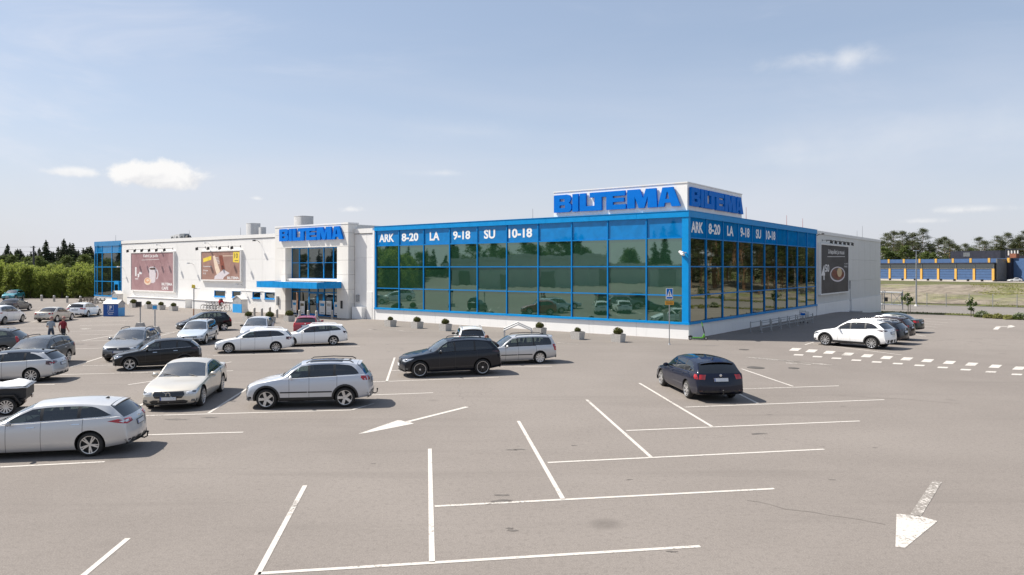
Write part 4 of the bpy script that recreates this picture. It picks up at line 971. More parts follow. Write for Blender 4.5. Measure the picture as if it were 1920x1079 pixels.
CUT = {}
def build_car(kind, paint, label, cat='car', rim='ten', priv=False, rails=None, clad=False, strip=False, fuel=True, tails='block', tailm=None, heads='sweep', grille='bar', hook=False, roofglass=None,
              chrome=False, hubcap=False, mirror=None, plate_f=True, detail=2, headm=None, spoiler=False, emblem=None, blackroof=False):
    T = TYPES[kind]; L, Wd, H, wb, fo, wr, zb0 = T['L'], T['W'], T['H'], T['wb'], T['fo'], T['wr'], T['zb']
    root = thing('parked_car', label, cat, (0, 0, 0), 0, 'cars parked in front of the store')
    xm = fo + wb / 2                                          # x = xm - d
    cd, cz = T['cowl']; hd, hz = T['hdr']; rd, rz = T['rt']; bd, bz = T['rb']; belt = T['belt']
    P = [(.10, zb0 + .04), (.02, zb0 + .14), (.0, .50 if H < 1.55 else .56), (.05, T['nose'] - .05), (.16, T['nose'] + .03), (.55, T['nose'] + .55 * (T['hood'] - T['nose']) + .03), (cd * .78, T['hood'] + .02), (cd, cz),
         ((cd + hd) / 2, (cz + hz) / 2 + .035), (hd, hz), (hd + .45, H - .012), ((hd + rd) / 2 + .25, H), (rd, rz)]
    sharp = {7, 9, 12}
    if 'deck' in T:
        P += [((rd + bd) / 2, (rz + bz) / 2 + .05), (bd, bz), T['deck'], (L - .05, T['deck'][1] - .12)]; sharp |= {14, 15}
    else:
        P += [((rd + bd) / 2 + .02, (rz + bz) / 2 + .02), (bd, bz), (L - .08, bz - .12), (L - .05, .80 if H < 1.55 else .92)]; sharp |= {14}
    P += [(L - .01, .62 if H < 1.55 else .70), (L, .50), (L - .03, .36), (L - .10, zb0 + .12)]
    prof = crom(P, sharp, .095)
    # exact stations for seams and pillars
    doors = [cd + .22, T['pil'][0] + .0, T['pil'][1] + (.12 if H < 1.55 else .10)]
    doors[2] = min(doors[2], fo + wb - .10)
    extra = []
    for q in doors: extra += [q - .006, q + .006]
    for q in T['pil']: extra += [q - .045, q + .045]
    w0, w1 = T['win']; extra += [w0, w1, w1 - .06, w1 - .14]
    if roofglass: extra += list(roofglass)
    i0 = next(i for i, p in enumerate(prof) if p[0] >= cd * .5); i1 = max(i for i, p in enumerate(prof) if p[0] <= rd + 1e-6)
    seg = prof[i0:i1 + 1]
    xs_ = sorted(set([round(p[0], 5) for p in seg] + [round(q, 5) for q in extra if prof[i0][0] < q < prof[i1][0]]))
    keep = []
    ex = set(round(q, 5) for q in extra) | {round(cd, 5), round(hd, 5), round(rd, 5)}
    for x in xs_:
        if x not in ex and any(abs(x - y) < .03 for y in ex): continue
        keep.append(x)
    prof = prof[:i0] + [(x, pl(x, seg)) for x in keep] + prof[i1 + 1:]
    post = [q for q in extra if q > rd + 1e-4]
    bowl = [(0, .22), (.25, .17), (cd * .7, .07), (cd - .05, .12), (cd + .1, .13), (hd, .10), (hd + .7, 0), (rd - .5, 0), (rd, -.06), (bd, -.10), (L, -.17)]
    def wid(d):
        f = 1.0
        if d < .95: f -= .105 * (1 - d / .95) ** 2
        if d > L - 1.0: f -= .085 * ((d - L + 1.0) / 1.0) ** 2
        return Wd * f
    zbl = [(0, zb0 + .07), (.5, zb0 + .02), (fo + .5, zb0), (L - .9, zb0 + .01), (L, zb0 + .14)]
    rows_ = []; QN = 5; tail0 = w1 - T['taper']
    TS = [0, .10, .22, .36, .52, .68, .82, .93, 1.0]; YF = [.955, .84, .62, .42, .21]
    for d, zt in prof:
        Wx = wid(d); zb = min(pl(d, zbl), zt - .012); zs = min(pl(d, belt), zt - .016); zs = max(zs, zb + .006); h = zs - zb
        pts = [(0, zb), (.5 * Wx, zb), (.80 * Wx, zb), (.90 * Wx, zb + .02 * min(1, h / .3))]
        for t in TS:
            y = 1 - .085 * max(0, (1 - t / .5)) ** 2 if t < .5 else 1 - .055 * ((t - .5) / .5) ** 2.2
            y += .008 * math.exp(-((t - .80) / .07) ** 2)
            pts.append((Wx * y, zb + .03 * min(1, h / .3) + (h - .03 * min(1, h / .3)) * t))
        g = zt - zs; sw = .915 * Wx
        pts.append((sw, zs + .012 * min(1, g / .05)))
        crown = min(.075, .42 * g); ze = zt - crown; ys = sw; yr = sw - .36 * max(0, g - .06) - .02
        z5 = zs + .012 * min(1, g / .05)
        fr_ = .045 / max(.06, ze - z5); qlo = min(.3, .022 / max(.03, ze - z5)); qhi = 1 - min(.62, fr_)
        if d > tail0 and 'deck' not in T:
            s_ = min(1, (d - tail0) / (w1 - tail0)); qhi = qhi - (qhi - qlo - .10) * s_ ** 1.9; qlo += .10 * s_ ** 6
        elif d > tail0:
            s_ = min(1, (d - tail0) / (w1 - tail0)); qhi = qhi - (qhi - qlo - .12) * s_ ** 2.2
        for q in (qlo, qlo + (qhi - qlo) / 3, qlo + 2 * (qhi - qlo) / 3, qhi, 1.0):
            bulge = .022 * math.sin(math.pi * q) * min(1, g / .4)
            pts.append((ys + (yr - ys) * q + bulge, z5 + (ze - z5) * q))
        for yf in YF: pts.append((yr * yf, zt - crown * yf ** 2.6))
        pts.append((0, zt))
        bw = pl(d, bowl); rows_.append([(d + bw * min(1.2, (y / Wd)) ** 2, y, z) for y, z in pts])
    N = len(rows_[0]); S_ = len(rows_); bm = bmesh.new(); half = []
    for r in rows_:
        lv = [bm.verts.new((xm - d, y, z)) for d, y, z in r]
        rv = [lv[0]] + [bm.verts.new((xm - d, -y, z)) for d, y, z in r[1:-1]] + [lv[-1]]
        half.append((lv, rv))
    kB = 4; kS = kB + len(TS); kG = kS; kE = kG + 1 + 4 + 0        # kG: shoulder point index; greenhouse strips start here
    iG = kS                                                        # points: iG shoulder, iG+1..iG+5 greenhouse, then YF
    MI = dict(paint=0, trim=1, side=2, privacy=3, wind=4, rear=5, fdoor=6, rdoor=7, roofg=8, bonnet=9, tailgate=10, bumper=11)
    wend = w1 - .03
    for i in range(S_ - 1):
        (la, ra), (lb, rb_) = half[i], half[i + 1]; d0, d1 = prof[i][0], prof[i + 1][0]; dm = (d0 + d1) / 2; zm = (prof[i][1] + prof[i + 1][1]) / 2
        roofrow = prof[i][1] > 0 and cd - 1e-3 <= d0 and d1 <= rd + 1e-3
        for k in range(N - 1):
            m = 0
            if k < 3: m = 1
            elif k < iG:                                           # body side
                if any(abs(dm - q) < .0065 for q in doors): m = 1
                elif doors[0] < dm < doors[1]: m = 6
                elif doors[1] < dm < doors[2]: m = 7
            elif k == iG:
                if doors[0] < dm < doors[2] and not any(abs(dm - q) < .0065 for q in doors): m = 1 if chrome is False else 1
            elif iG < k < iG + 4:
                if w0 <= dm <= w1 and i1 >= 0:
                    if any(abs(dm - q) < .05 for q in T['pil']): m = 1
                    else: m = 3 if (priv and dm > T['pil'][0]) else 2
            elif k >= iG + 6:
                if cd - 1e-3 <= d0 and d1 <= hd + 1e-3: m = 4
                elif rd - 1e-3 <= d0 and d1 <= bd + 1e-3 and d0 < d1 + 1e-6 and zm > bz - .02: m = 5
                elif roofglass and roofglass[0] - 1e-3 <= d0 and d1 <= roofglass[1] + 1e-3 and k >= iG + 7: m = 8
                elif .10 < dm < cd: m = 9
                elif dm >= bd - .05 and zm > (.62 if H < 1.55 else .72): m = 10
            if m == 0 and (i < 4 or (i > S_ - 9 and zm < .60 + (.1 if H > 1.55 else 0) and dm > L - .2)) and k >= kB: m = 11
            for a, b, flip in ((la, lb, False), (ra, rb_, True)):
                q = [a[k], b[k], b[k + 1], a[k + 1]]; q2 = []
                for w in q:
                    if w not in q2: q2.append(w)
                if len(q2) < 3: continue
                if flip: q2.reverse()
                try: f = bm.faces.new(q2)
                except ValueError: continue
                f.material_index = m; f.smooth = True
    for e_, rev in ((0, False), (-1, True)):
        lv, rv = half[e_]; ringv = lv + list(reversed(rv[1:-1]))
        try: f = bm.faces.new(ringv if not rev else list(reversed(ringv))); f.material_index = 11
        except ValueError: pass
    bmesh.ops.recalc_face_normals(bm, faces=bm.faces)
    bvh = BVHTree.FromBMesh(bm)
    slots = [paint, M_trim, M_side, M_priv, M_wind, M_priv, paint, paint, M_gloss, paint, paint, paint, M_well]
    me = bpy.data.meshes.new('body'); bm.to_mesh(me); bm.free()
    for m in slots: me.materials.append(m)
    body = link('body', me, root)
    # wheel arches cut from the closed shell
    if wr not in CUT: CUT[wr] = 1
    cb = MB()
    for axd in (fo, fo + wb):
        for s in (-1, 1): cb.cyl((xm - axd, s * (Wd - .27), wr + .012), (xm - axd, s * (Wd + .15), wr + .012), wr + .052, n=36)
    cutter = cb.build('cutter', slots, None); cutter.data.polygons.foreach_set('material_index', [12] * len(cutter.data.polygons))
    md = body.modifiers.new('arch', 'BOOLEAN'); md.object = cutter; md.operation = 'DIFFERENCE'; md.solver = 'EXACT'
    dg = bpy.context.evaluated_depsgraph_get(); me2 = bpy.data.meshes.new_from_object(body.evaluated_get(dg)); body.modifiers.clear()
    bpy.data.objects.remove(cutter)
    if len(me2.polygons) > .6 * len(me.polygons):
        body.data = me2
    # split by piece
    me = body.data; bm = bmesh.new(); bm.from_mesh(me)
    groups = {}
    for f in bm.faces:
        c = f.calc_center_median(); m = f.material_index
        if m in (2, 3): key = ('side_window', m, c.y > 0, sum(xm - c.x > q + .0 for q in T['pil']))
        elif m == 4: key = ('windscreen', m, 0, 0)
        elif m == 5: key = ('rear_window', m, 0, 0)
        elif m in (6, 7): key = ('door', m, c.y > 0, 0)
        elif m == 8: key = ('roof_glass', m, 0, 0)
        elif m == 9: key = ('bonnet', m, 0, 0)
        elif m == 10: key = ('tailgate' if 'deck' not in T else 'boot_lid', m, 0, 0)
        elif m == 11: key = ('bumper', m, c.x > 0, 0)
        elif m == 0 and blackroof and c.z > H - .11: key = ('roof', m, 0, 0)
        else: key = ('body', 0, 0, 0)
        groups.setdefault(key, []).append(f)
    parts = {}
    for key, fs in groups.items():
        vm, v2, f2, mi = {}, [], [], []
        for f in fs:
            ids = []
            for w in f.verts:
                if w.index not in vm: vm[w.index] = len(v2); v2.append(w.co[:])
                ids.append(vm[w.index])
            f2.append(ids); mi.append({0: 0, 1: 1, 12: 2}.get(f.material_index, 0) if key[0] == 'body' else 0)
        nm = bpy.data.meshes.new(key[0]); nm.from_pydata(v2, [], f2)
        for m in ((paint, M_trim, M_well) if key[0] == 'body' else ((M_gloss,) if key[0] == 'roof' else (slots[key[1]],))): nm.materials.append(m)
        nm.polygons.foreach_set('material_index', mi); nm.polygons.foreach_set('use_smooth', [True] * len(f2)); nm.set_sharp_from_angle(angle=R_(38))
        if key[0] == 'body': body.data = nm
        else: parts[key] = link(key[0], nm, root)
    bm.free()
    def door_of(side, front): return parts.get(('door', 6 if front else 7, side > 0, 0), root)
    # wheels
    for axd in (fo, fo + wb):
        for s in (-1, 1):
            w = link('wheel', tyre_mesh(wr), root, (xm - axd, s * (Wd - .035), wr), (0, 0, 0 if s > 0 else math.pi))
            r = link('rim', rim_mesh(rim, wr), w); r.rotation_euler = (0, random.Random(len(label) * 7 + s).uniform(0, 2), 0)
    # cabin
    cb = MB(); zf = zb0 + .22; zs_ = pl(2.0, belt)
    cb.box(xm - bd + .1, xm - cd - .25, -.62, .62, zf, zf + .03); cb.box(xm - cd - .55, xm - cd - .12, -.64, .64, zf + .2, zs_ - .04)
    for sd_ in (2.55, 3.45):
        for s in (-.36, .36):
            if sd_ > rd - .3: continue
            zt_ = zs_ + .12; cb.hexa([(xm - sd_ - .06, s - .23, zf), (xm - sd_ + .12, s - .23, zf), (xm - sd_ + .12, s + .23, zf), (xm - sd_ - .06, s + .23, zf)], [(xm - sd_ - .20, s - .2, zt_), (xm - sd_ - .10, s - .2, zt_), (xm - sd_ - .10, s + .2, zt_), (xm - sd_ - .20, s + .2, zt_)])
            cb.hexa([(xm - sd_ - .24, s - .12, zt_ + .03), (xm - sd_ - .14, s - .12, zt_ + .03), (xm - sd_ - .14, s + .12, zt_ + .03), (xm - sd_ - .24, s + .12, zt_ + .03)], [(xm - sd_ - .24, s - .1, zt_ + .20), (xm - sd_ - .16, s - .1, zt_ + .20), (xm - sd_ - .16, s + .1, zt_ + .20), (xm - sd_ - .24, s + .1, zt_ + .20)])
            cb.box(xm - sd_ + .1, xm - sd_ + .6, s - .24, s + .24, zf, zf + .22)
    cb.tube([(xm - cd - .72 + .09 * math.sin(a), .36 + .18 * math.cos(a), zs_ + .0 + .16 * math.sin(a)) for a in (2 * math.pi * i / 14 for i in range(15))], .014, 5)
    cb.build('cabin', M_seat, root)
    # lamps, grille, plates laid on the shell
    xf, xr = xm, xm - L; nz = T['nose']; tall = H > 1.55
    def fcorner(s, al=.75):
        out = Vector((math.cos(al), s * math.sin(al), 0)); u = Vector((-math.sin(al), s * math.cos(al), 0))
        return (Vector((xf - .24, s * (Wd - .16), 0)) + out * 1.0, u, (0, 0, 1), -out)
    def rcorner(s, al=.80):
        out = Vector((-math.cos(al), s * math.sin(al), 0)); u = Vector((math.sin(al), s * math.cos(al), 0))
        return (Vector((xr + .22, s * (Wd - .17), 0)) + out * 1.0, u, (0, 0, 1), -out)
    FR = ((xf + 1, 0, 0), (0, 1, 0), (0, 0, 1), (-1, 0, 0)); RR = ((xr - 1, 0, 0), (0, 1, 0), (0, 0, 1), (1, 0, 0))
    for s in (-1, 1):
        zc = nz - .06
        hp = {'sweep': [(-.26, zc - .05), (.02, zc - .07), (.24, zc + .03), (.30, zc + .09), (.05, zc + .06), (-.24, zc + .015)],
              'block': [(-.24, zc - .10), (.10, zc - .09), (.22, zc + .02), (.20, zc + .07), (-.22, zc + .05)],
              'round': [(-.16 + .02 + .13 * math.cos(a), zc - .02 + .10 * math.sin(a)) for a in (2 * math.pi * i / 12 for i in range(12))]}[heads]
        h_ = patch(bvh, hp, fcorner(s), .010, 'headlight', headm or M_clear, root)
        cx_, cy_ = sum(p[0] for p in hp) / len(hp), sum(p[1] for p in hp) / len(hp)
        patch(bvh, [(cx_ + .075 * math.cos(a) - .03, cy_ + .030 * math.sin(a)) for a in (2 * math.pi * i / 8 for i in range(8))], fcorner(s), .014, 'lens', M_lampd if headm is None else M_clear, h_, 1)
        tz = (bz - .10) if 'deck' not in T else T['deck'][1] - .14
        tp = {'block': [(-.20, tz - .11), (.16, tz - .10), (.22, tz - .02), (.20, tz + .06), (-.20, tz + .05)],
              'wedge': [(-.27, tz - .05), (-.05, tz - .085), (.20, tz - .04), (.38, tz + .01), (.18, tz + .055), (-.24, tz + .04)],
              'tall': [(-.05, tz - .20), (.10, tz - .20), (.14, tz + .02), (.10, tz + .12), (.0, tz + .10)],
              'ell': [(-.26, tz - .03), (.05, tz - .07), (.12, tz - .14), (.26, tz - .10), (.24, tz + .05), (-.24, tz + .05)],
              'thin': [(-.22, tz - .03), (.10, tz - .05), (.36, tz + .02), (.20, tz + .05), (-.20, tz + .035)]}[tails]
        t_ = patch(bvh, tp, rcorner(s), .010, 'tail_light', tailm or M_red_l, root)
        cx_, cy_ = sum(p[0] for p in tp) / len(tp), sum(p[1] for p in tp) / len(tp)
        if tails in ('wedge', 'ell'): patch(bvh, [(cx_ - .16, cy_ - .02), (cx_ + .04, cy_ - .03), (cx_ + .13, cy_ + .012), (cx_ + .03, cy_ + .03), (cx_ - .15, cy_ + .025)], rcorner(s), .014, 'lens', M_clear if tailm is None and tails == 'wedge' else M_red_l, t_, 1)
        # lower reflector, mirror, handles
        patch(bvh, [(-.16, .40 + .1 * tall), (.02, .40 + .1 * tall), (.04, .435 + .1 * tall), (-.14, .435 + .1 * tall)], rcorner(s), .008, 'reflector', M_dred, root, 1)
        mw = w0 + .20; zb_ = pl(mw, belt) + .055; ym = Wd * .915
        mm = MB(); mm.ball((0, 0, 0), 1.0, 12); mv = [(xm - mw - .02 + v[0] * .075 + (.03 if v[0] < 0 else 0), s * (ym + .13) + v[1] * .115, zb_ + v[2] * (.075 if not tall else .085)) for v in mm.v]
        mm2 = MB(); mm2.add(mv, mm.f); mm2.cyl((xm - mw, s * (ym - .03), zb_ - .05), (xm - mw, s * (ym + .06), zb_ - .02), .03, n=6)
        mm2.build('mirror', mirror or paint, root, smooth=50)
        SD = ((0, s * 2.0, 0), (1, 0, 0), (0, 0, 1), (0, -s, 0))
        for q, front in ((doors[1] - .19, True), (doors[2] - .17, False)):
            zz = pl(q, belt) - .115
            patch(bvh, [(xm - q - .10, zz - .010), (xm - q + .10, zz - .012), (xm - q + .11, zz + .003), (xm - q + .10, zz + .014), (xm - q - .10, zz + .015)], SD, .020, 'handle', M_chrome if chrome else paint, door_of(s, front), 1, 60, .03)
        if strip:
            for a_, b_, dk in ((fo + wr + .12, doors[1] - .012, True), (doors[1] + .012, fo + wb - wr - .10, False)):
                zz = .50 if not tall else .60
                patch(bvh, [(xm - b_, zz - .022), (xm - a_, zz - .022), (xm - a_, zz + .022), (xm - b_, zz + .022)], SD, .014, 'rub_strip', M_trim, door_of(s, dk), 3)
        if clad:
            for axd in (fo, fo + wb):
                n_ = 15; a0_, a1_ = (-.18, math.pi + .18)
                ang = [a0_ + (a1_ - a0_) * i / n_ for i in range(n_ + 1)]
                for i in range(n_):
                    pass
                outer = [(xm - axd + (wr + .118) * math.cos(a), wr + .012 + (wr + .118) * math.sin(a)) for a in ang]; inner = [(xm - axd + (wr + .05) * math.cos(a), wr + .012 + (wr + .05) * math.sin(a)) for a in reversed(ang)]
                patch(bvh, outer + inner, SD, .012, 'arch_trim', M_trim, root, 1)
            patch(bvh, [(xm - fo - wb + wr + .06, zb0 + .02), (xm - fo - wr - .06, zb0 + .02), (xm - fo - wr - .10, zb0 + .17), (xm - fo - wb + wr + .10, zb0 + .17)], SD, .012, 'sill_trim', M_trim, root, 3)
        if rails is not None:
            y_ = (Wd * .915 - .36 * (H - pl(2.8, belt) - .06)) * .93; zt_ = H - .03
            rp = [(xm - hd - .22, s * y_, zt_ - .03), (xm - hd - .34, s * y_, zt_ + .035), ((xm - hd - .34 + xm - rd + .30) / 2, s * y_, zt_ + .062), (xm - rd + .30, s * y_, zt_ + .03), (xm - rd + .16, s * y_, zt_ - .045)]
            rb2 = MB(); rb2.tube(rp, .020, 6); rb2.build('roof_rail', rails, root, smooth=60)
    gw, gz_ = .34, nz - .10
    if grille == 'bar': gp = [(-.52, gz_ - .045), (.52, gz_ - .045), (.58, gz_ + .025), (.40, gz_ + .055), (-.40, gz_ + .055), (-.58, gz_ + .025)]
    elif grille == 'tall': gp = [(-.42, gz_ - .14), (.42, gz_ - .14), (.50, gz_ - .03), (.46, gz_ + .07), (-.46, gz_ + .07), (-.50, gz_ - .03)]
    elif grille == 'kidney': gp = [(-.30, gz_ - .13), (.30, gz_ - .13), (.36, gz_), (.32, gz_ + .07), (-.32, gz_ + .07), (-.36, gz_)]
    else: gp = [(-.45, gz_ - .03), (.45, gz_ - .03), (.47, gz_ + .035), (-.47, gz_ + .035)]
    gr = patch(bvh, gp, FR, .016, 'grille', M_gloss, root, 3)
    if emblem == 'ring_bar':
        eb = MB(); R0 = .078
        c = bvh.ray_cast(Vector((xf + 1, 0, gz_ - .02)), Vector((-1, 0, 0)))[0]
        eb.lathe([(R0 * .72, 0), (R0 * .75, .014), (R0 * .97, .014), (R0, 0)], c + Vector((.006, 0, 0)), (1, 0, 0), 22, 0, True)
        for sg in (-1, 1): eb.tube([c + Vector((.02 - .03 * (q > .3), sg * q * -1, sg * q * .62)) for q in (.07, .13, .20)], .007, 5)
        eb.build('emblem', M_chrome, gr)
    else:
        c = bvh.ray_cast(Vector((xf + 1, 0, gz_)), Vector((-1, 0, 0)))[0]; eb = MB(); eb.lathe([(0, .016), (.05, .014), (.062, 0)], c + Vector((.006, 0, 0)), (1, 0, 0), 16); eb.build('emblem', M_chrome, gr)
    patch(bvh, [(-.55, zb0 + .10), (.55, zb0 + .10), (.62, zb0 + .17), (.48, zb0 + .22), (-.48, zb0 + .22), (-.62, zb0 + .17)], FR, .008, 'air_intake', M_trim, root, 2)
    for s in (-1, 1): patch(bvh, [(-.14, zb0 + .14), (.08, zb0 + .15), (.10, zb0 + .22), (-.12, zb0 + .23)], fcorner(s), .008, 'fog_lamp', M_lampd if not clad else M_trim, root, 1)
    def plate(z, fr_, nm):
        patch(bvh, [(-.268, z - .072), (.268, z - .072), (.268, z + .072), (-.268, z + .072)], fr_, .014, 'plate_frame', M_trim, root, 2, 60, .03)
        p_ = patch(bvh, [(-.25, z - .055), (.25, z - .055), (.25, z + .055), (-.25, z + .055)], fr_, .02, nm, M_plate, root, 2, 60, .03)
        patch(bvh, [(-.248, z - .052), (-.215, z - .052), (-.215, z + .052), (-.248, z + .052)] if fr_ is FR else [(.215, z - .052), (.248, z - .052), (.248, z + .052), (.215, z + .052)], fr_, .0225, 'blue_band', M_platebl, p_, 1)
    if plate_f: plate(zb0 + .27 + .05 * tall, FR, 'front_plate')
    zp = (.80 if not tall else .92) if 'deck' not in T else .78
    plate(zp if tails != 'low' else .55, RR, 'rear_plate')
    c = bvh.ray_cast(Vector((xr - 1, 0, zp + .15)), Vector((1, 0, 0)))[0]
    if c is not None:
        eb = MB(); eb.lathe([(0, .012), (.04, .010), (.05, 0)], c + Vector((-.006, 0, 0)), (-1, 0, 0), 14); eb.build('emblem', M_chrome, root)
    patch(bvh, [(-.66, zb0 + .17), (.66, zb0 + .17), (.60, zb0 + .27 + (.08 if clad else 0)), (-.60, zb0 + .27 + (.08 if clad else 0))], RR, .008, 'rear_bumper_trim', M_trim, root, 2)
    if hook:
        hb = MB(); hb.tube([(xr + .12, 0, zb0 + .15), (xr - .06, 0, zb0 + .12), (xr - .13, 0, zb0 + .16), (xr - .14, 0, zb0 + .26)], .02, 8); hb.ball((xr - .14, 0, zb0 + .28), .035, 8); hb.build('tow_hook', M_black, root, smooth=60)
    if spoiler or 'deck' not in T:
        y_ = (Wd * .915 - .36 * (H - pl(3.8, belt) - .06)) * .90
        sb = MB(); ys_ = [y_ * (k / 4 - 1) for k in range(9)]; sv = []
        for y in ys_:
            q = abs(y / y_) ** 2.4; z_ = rz + .004 - .062 * q; dx = .05 * q
            sv += [(xm - rd + .12, y, z_ + .002), (xm - rd - .13 + dx, y * .97, z_ - .020), (xm - rd - .12 + dx, y * .97, z_ - .045), (xm - rd + .0, y, z_ - .05)]
        sf = [(k * 4 + i, k * 4 + (i + 1) % 4, (k + 1) * 4 + (i + 1) % 4, (k + 1) * 4 + i) for k in range(8) for i in range(4)] + [(0, 1, 2, 3), (35, 34, 33, 32)]
        sb.add(sv, sf); sb.build('roof_spoiler', M_gloss if blackroof else paint, root, smooth=35)
    ab = MB(); ab.hexa([(xm - rd + .45, -.03, rz + .0), (xm - rd + .28, -.03, rz + .0), (xm - rd + .28, .03, rz), (xm - rd + .45, .03, rz)], [(xm - rd + .33, -.01, rz + .075), (xm - rd + .29, -.01, rz + .075), (xm - rd + .29, .01, rz + .075), (xm - rd + .33, .01, rz + .075)]); ab.build('aerial', M_trim if paint not in (P_WHITE,) else paint, root)
    if chrome:                                                   # bright line under the side glass
        for s in (-1, 1):
            pts = []
            for d, zt in prof:
                if w0 - .05 <= d <= w1:
                    hit = bvh.ray_cast(Vector((xm - d, s * 2, pl(d, belt) + .018)), Vector((0, -s, 0)))
                    if hit[0] is not None: pts.append(hit[0] + Vector((0, s * .006, 0)))
            if len(pts) > 3: cbm = MB(); cbm.tube(pts[::2], .010, 5); cbm.build('window_trim', M_chrome, root)
    wb_ = MB()
    for y_ in (-.55, .05): wb_.tube([(xm - cd + .02, y_ + .5, cz + .0), (xm - cd - .10, y_ + .2, cz + .055), (xm - cd - .14, y_ - .08, cz + .075)], .012, 5)
    wb_.build('wiper', M_black, root)
    root['wb'] = wb; root['hw'] = Wd - .03
    return root
def put(root, heading, mid, scale=1.0):
    h = Vector((heading[0], heading[1], 0)).normalized()
    root.location = (mid.x, mid.y, gz(mid.x, mid.y)); root.rotation_euler = (0, 0, math.atan2(h.y, h.x)); root.scale = (scale,) * 3
    del root['wb']; del root['hw']
def by_wheels(root, f, r, side, smin=.92, smax=1.12):
    """stand the car on the two near-side tyre contact points"""
    A, B = G(*f), G(*r); h = (A - B); h.z = 0; s = min(smax, max(smin, h.length / root['wb'])); h.normalize()
    left = Vector((-h.y, h.x, 0)); mid = (A + B) / 2 - left * (root['hw'] * s) * (1 if side == 'L' else -1)
    put(root, h, mid, s)
def by_one(root, w, side, axle, heading, s=1.0):
    h = Vector((*heading, 0)).normalized(); left = Vector((-h.y, h.x, 0)); A = G(*w)
    mid = A - h * (root['wb'] / 2 * s) * (1 if axle == 'f' else -1) - left * root['hw'] * s * (1 if side == 'L' else -1)
    put(root, h, mid, s)
HX = (-.957, -.28); HZ = (.16, -.987); HA = (-.16, .987)
c = build_car('estate_long', P_SILVER, 'big silver estate car cut off at the left edge, wedge red lamps and tow hook', rim='twin', tails='wedge', hook=True, chrome=True, headm=None); by_wheels(c, (-50, 866.3), (168, 857.3), 'L')
c = build_car('saloon', P_BEIGE, 'champagne saloon facing the camera with a black grille and ring emblem', rim='multi', emblem='ring_bar', chrome=True, heads='sweep', grille='tall'); by_wheels(c, (381, 761.5), (417, 735), 'L')
c = build_car('suv', P_COOL, 'silver off-roader with black wheel arches, roof rails and a dark sunroof', rim='five', clad=True, strip=True, rails=M_trim, roofglass=(2.35, 3.55), priv=True, hook=True, tails='block', heads='round', grille='kidney', chrome=False, mirror=P_WHITE); by_wheels(c, (499, 768), (646.7, 764.3), 'L')
c = build_car('estate', P_WHITE, 'nearer of two white estates beside the entrance, dark rear glass and dark red lamps', rim='ten', priv=True, rails=P_WHITE, tails='ell', tailm=M_dred); by_wheels(c, (428.9, 663.4), (517.1, 660.9), 'L')
c = build_car('estate', P_WHITE, 'white estate car with black and silver wheels, parked behind the nearer white estate', rim='twin', rails=P_WHITE, tails='block', tailm=M_dred); by_wheels(c, (547, 650.8), (624, 648), 'L')
c = build_car('suv_mid', P_CARB, 'blue-black off-roader with black wheels in the middle of the car park', rim='black', priv=True, rails=M_gloss, tails='thin', tailm=M_dred, grille='kidney', mirror=M_gloss); by_wheels(c, (787.5, 709), (905, 704), 'L')
c = build_car('estate_old', P_SILVER, 'older boxy silver estate behind the blue-black off-roader', rim='cap', strip=True, rails=M_trim, tails='tall', heads='block', grille='slim'); by_wheels(c, (924, 685.5), (1012.5, 682.3), 'L')
c = build_car('estate', P_NAVY, 'navy blue estate with a glass roof parked alone, seen from behind', rim='seven', tails='block', hook=True, roofglass=(2.42, 3.6), chrome=False); by_wheels(c, (1239.7, 723.8), (1287, 747.2), 'L')
c = build_car('crossover', P_MID, 'silver-grey crossover facing the camera, partly behind the black crossover', rim='ten', clad=True, rails=M_trim, heads='sweep', grille='bar', chrome=True); by_one(c, (199, 676.5), 'R', 'f', HZ)
c = build_car('estate_old', P_LBLUE, 'pale silver estate facing the camera behind the black crossover', rim='cap', strip=True, rails=M_trim, heads='block', grille='slim', mirror=M_trim); by_one(c, (387, 645.5), 'L', 'f', HZ)
c = build_car('van_car', P_BLACK, 'black compact people carrier near the bicycles, seen from the side', rim='five', tails='tall'); by_wheels(c, (355.5, 623.2), (420.6, 620.2), 'L')
c = build_car('hatch', P_COOL, 'grey hatchback facing the camera behind the white estates', rim='seven', mirror=M_trim); put(c, HZ, Vector((-17.6, 50.2, 0)))
c = build_car('crossover', P_RED, 'red car seen from behind by the entrance bollards', rim='seven', rails=M_alloy, tails='tall'); put(c, HA, Vector((-14.7, 52.4, 0)), .95)
c = build_car('hatch', P_WHITE, 'white car with red lamps seen from behind, half hidden by the blue-black off-roader', rim='seven', rails=M_alloy, tails='tall', priv=True, mirror=M_trim); put(c, HA, Vector((-2.55, 43.4, 0)), .97)
c = build_car('crossover', P_BLACK, 'black crossover with chrome window line left of the champagne saloon', rim='twin', clad=True, priv=True, tails='thin', tailm=M_dred, chrome=True, spoiler=True); by_wheels(c, (243.6, 695.8), (345.5, 690.8), 'L', .90)
c = build_car('estate_long', P_SILVER, 'silver estate with smoked lamps and dark roof at the left edge', rim='ten', priv=True, tails='ell', tailm=M_dred, blackroof=True); by_wheels(c, (-68, 721.5), (55, 718.3), 'L')
c = build_car('estate', P_GREY, 'dark grey estate facing the camera behind the silver estate with smoked lamps', rim='seven', priv=True, rails=M_trim, chrome=True); by_one(c, (129, 680), 'L', 'r', HZ)
c = build_car('crossover', P_GREY, 'grey crossover cut off at the left edge, only its tail and red lamp in view', rim='seven', tails='tall', rails=M_alloy); by_one(c, (6, 673), 'L', 'r', HX)
c = build_car('hatch', P_WHITE, 'white hatchback facing away at the left edge', rim='ten', tails='thin'); by_wheels(c, (42.7, 604.6), (9, 609.2), 'R')
c = build_car('sedan', P_GREY, 'dark grey saloon facing away at the far left', rim='seven', tails='thin', tailm=M_dred); by_one(c, (33, 584.6), 'R', 'r', HA)
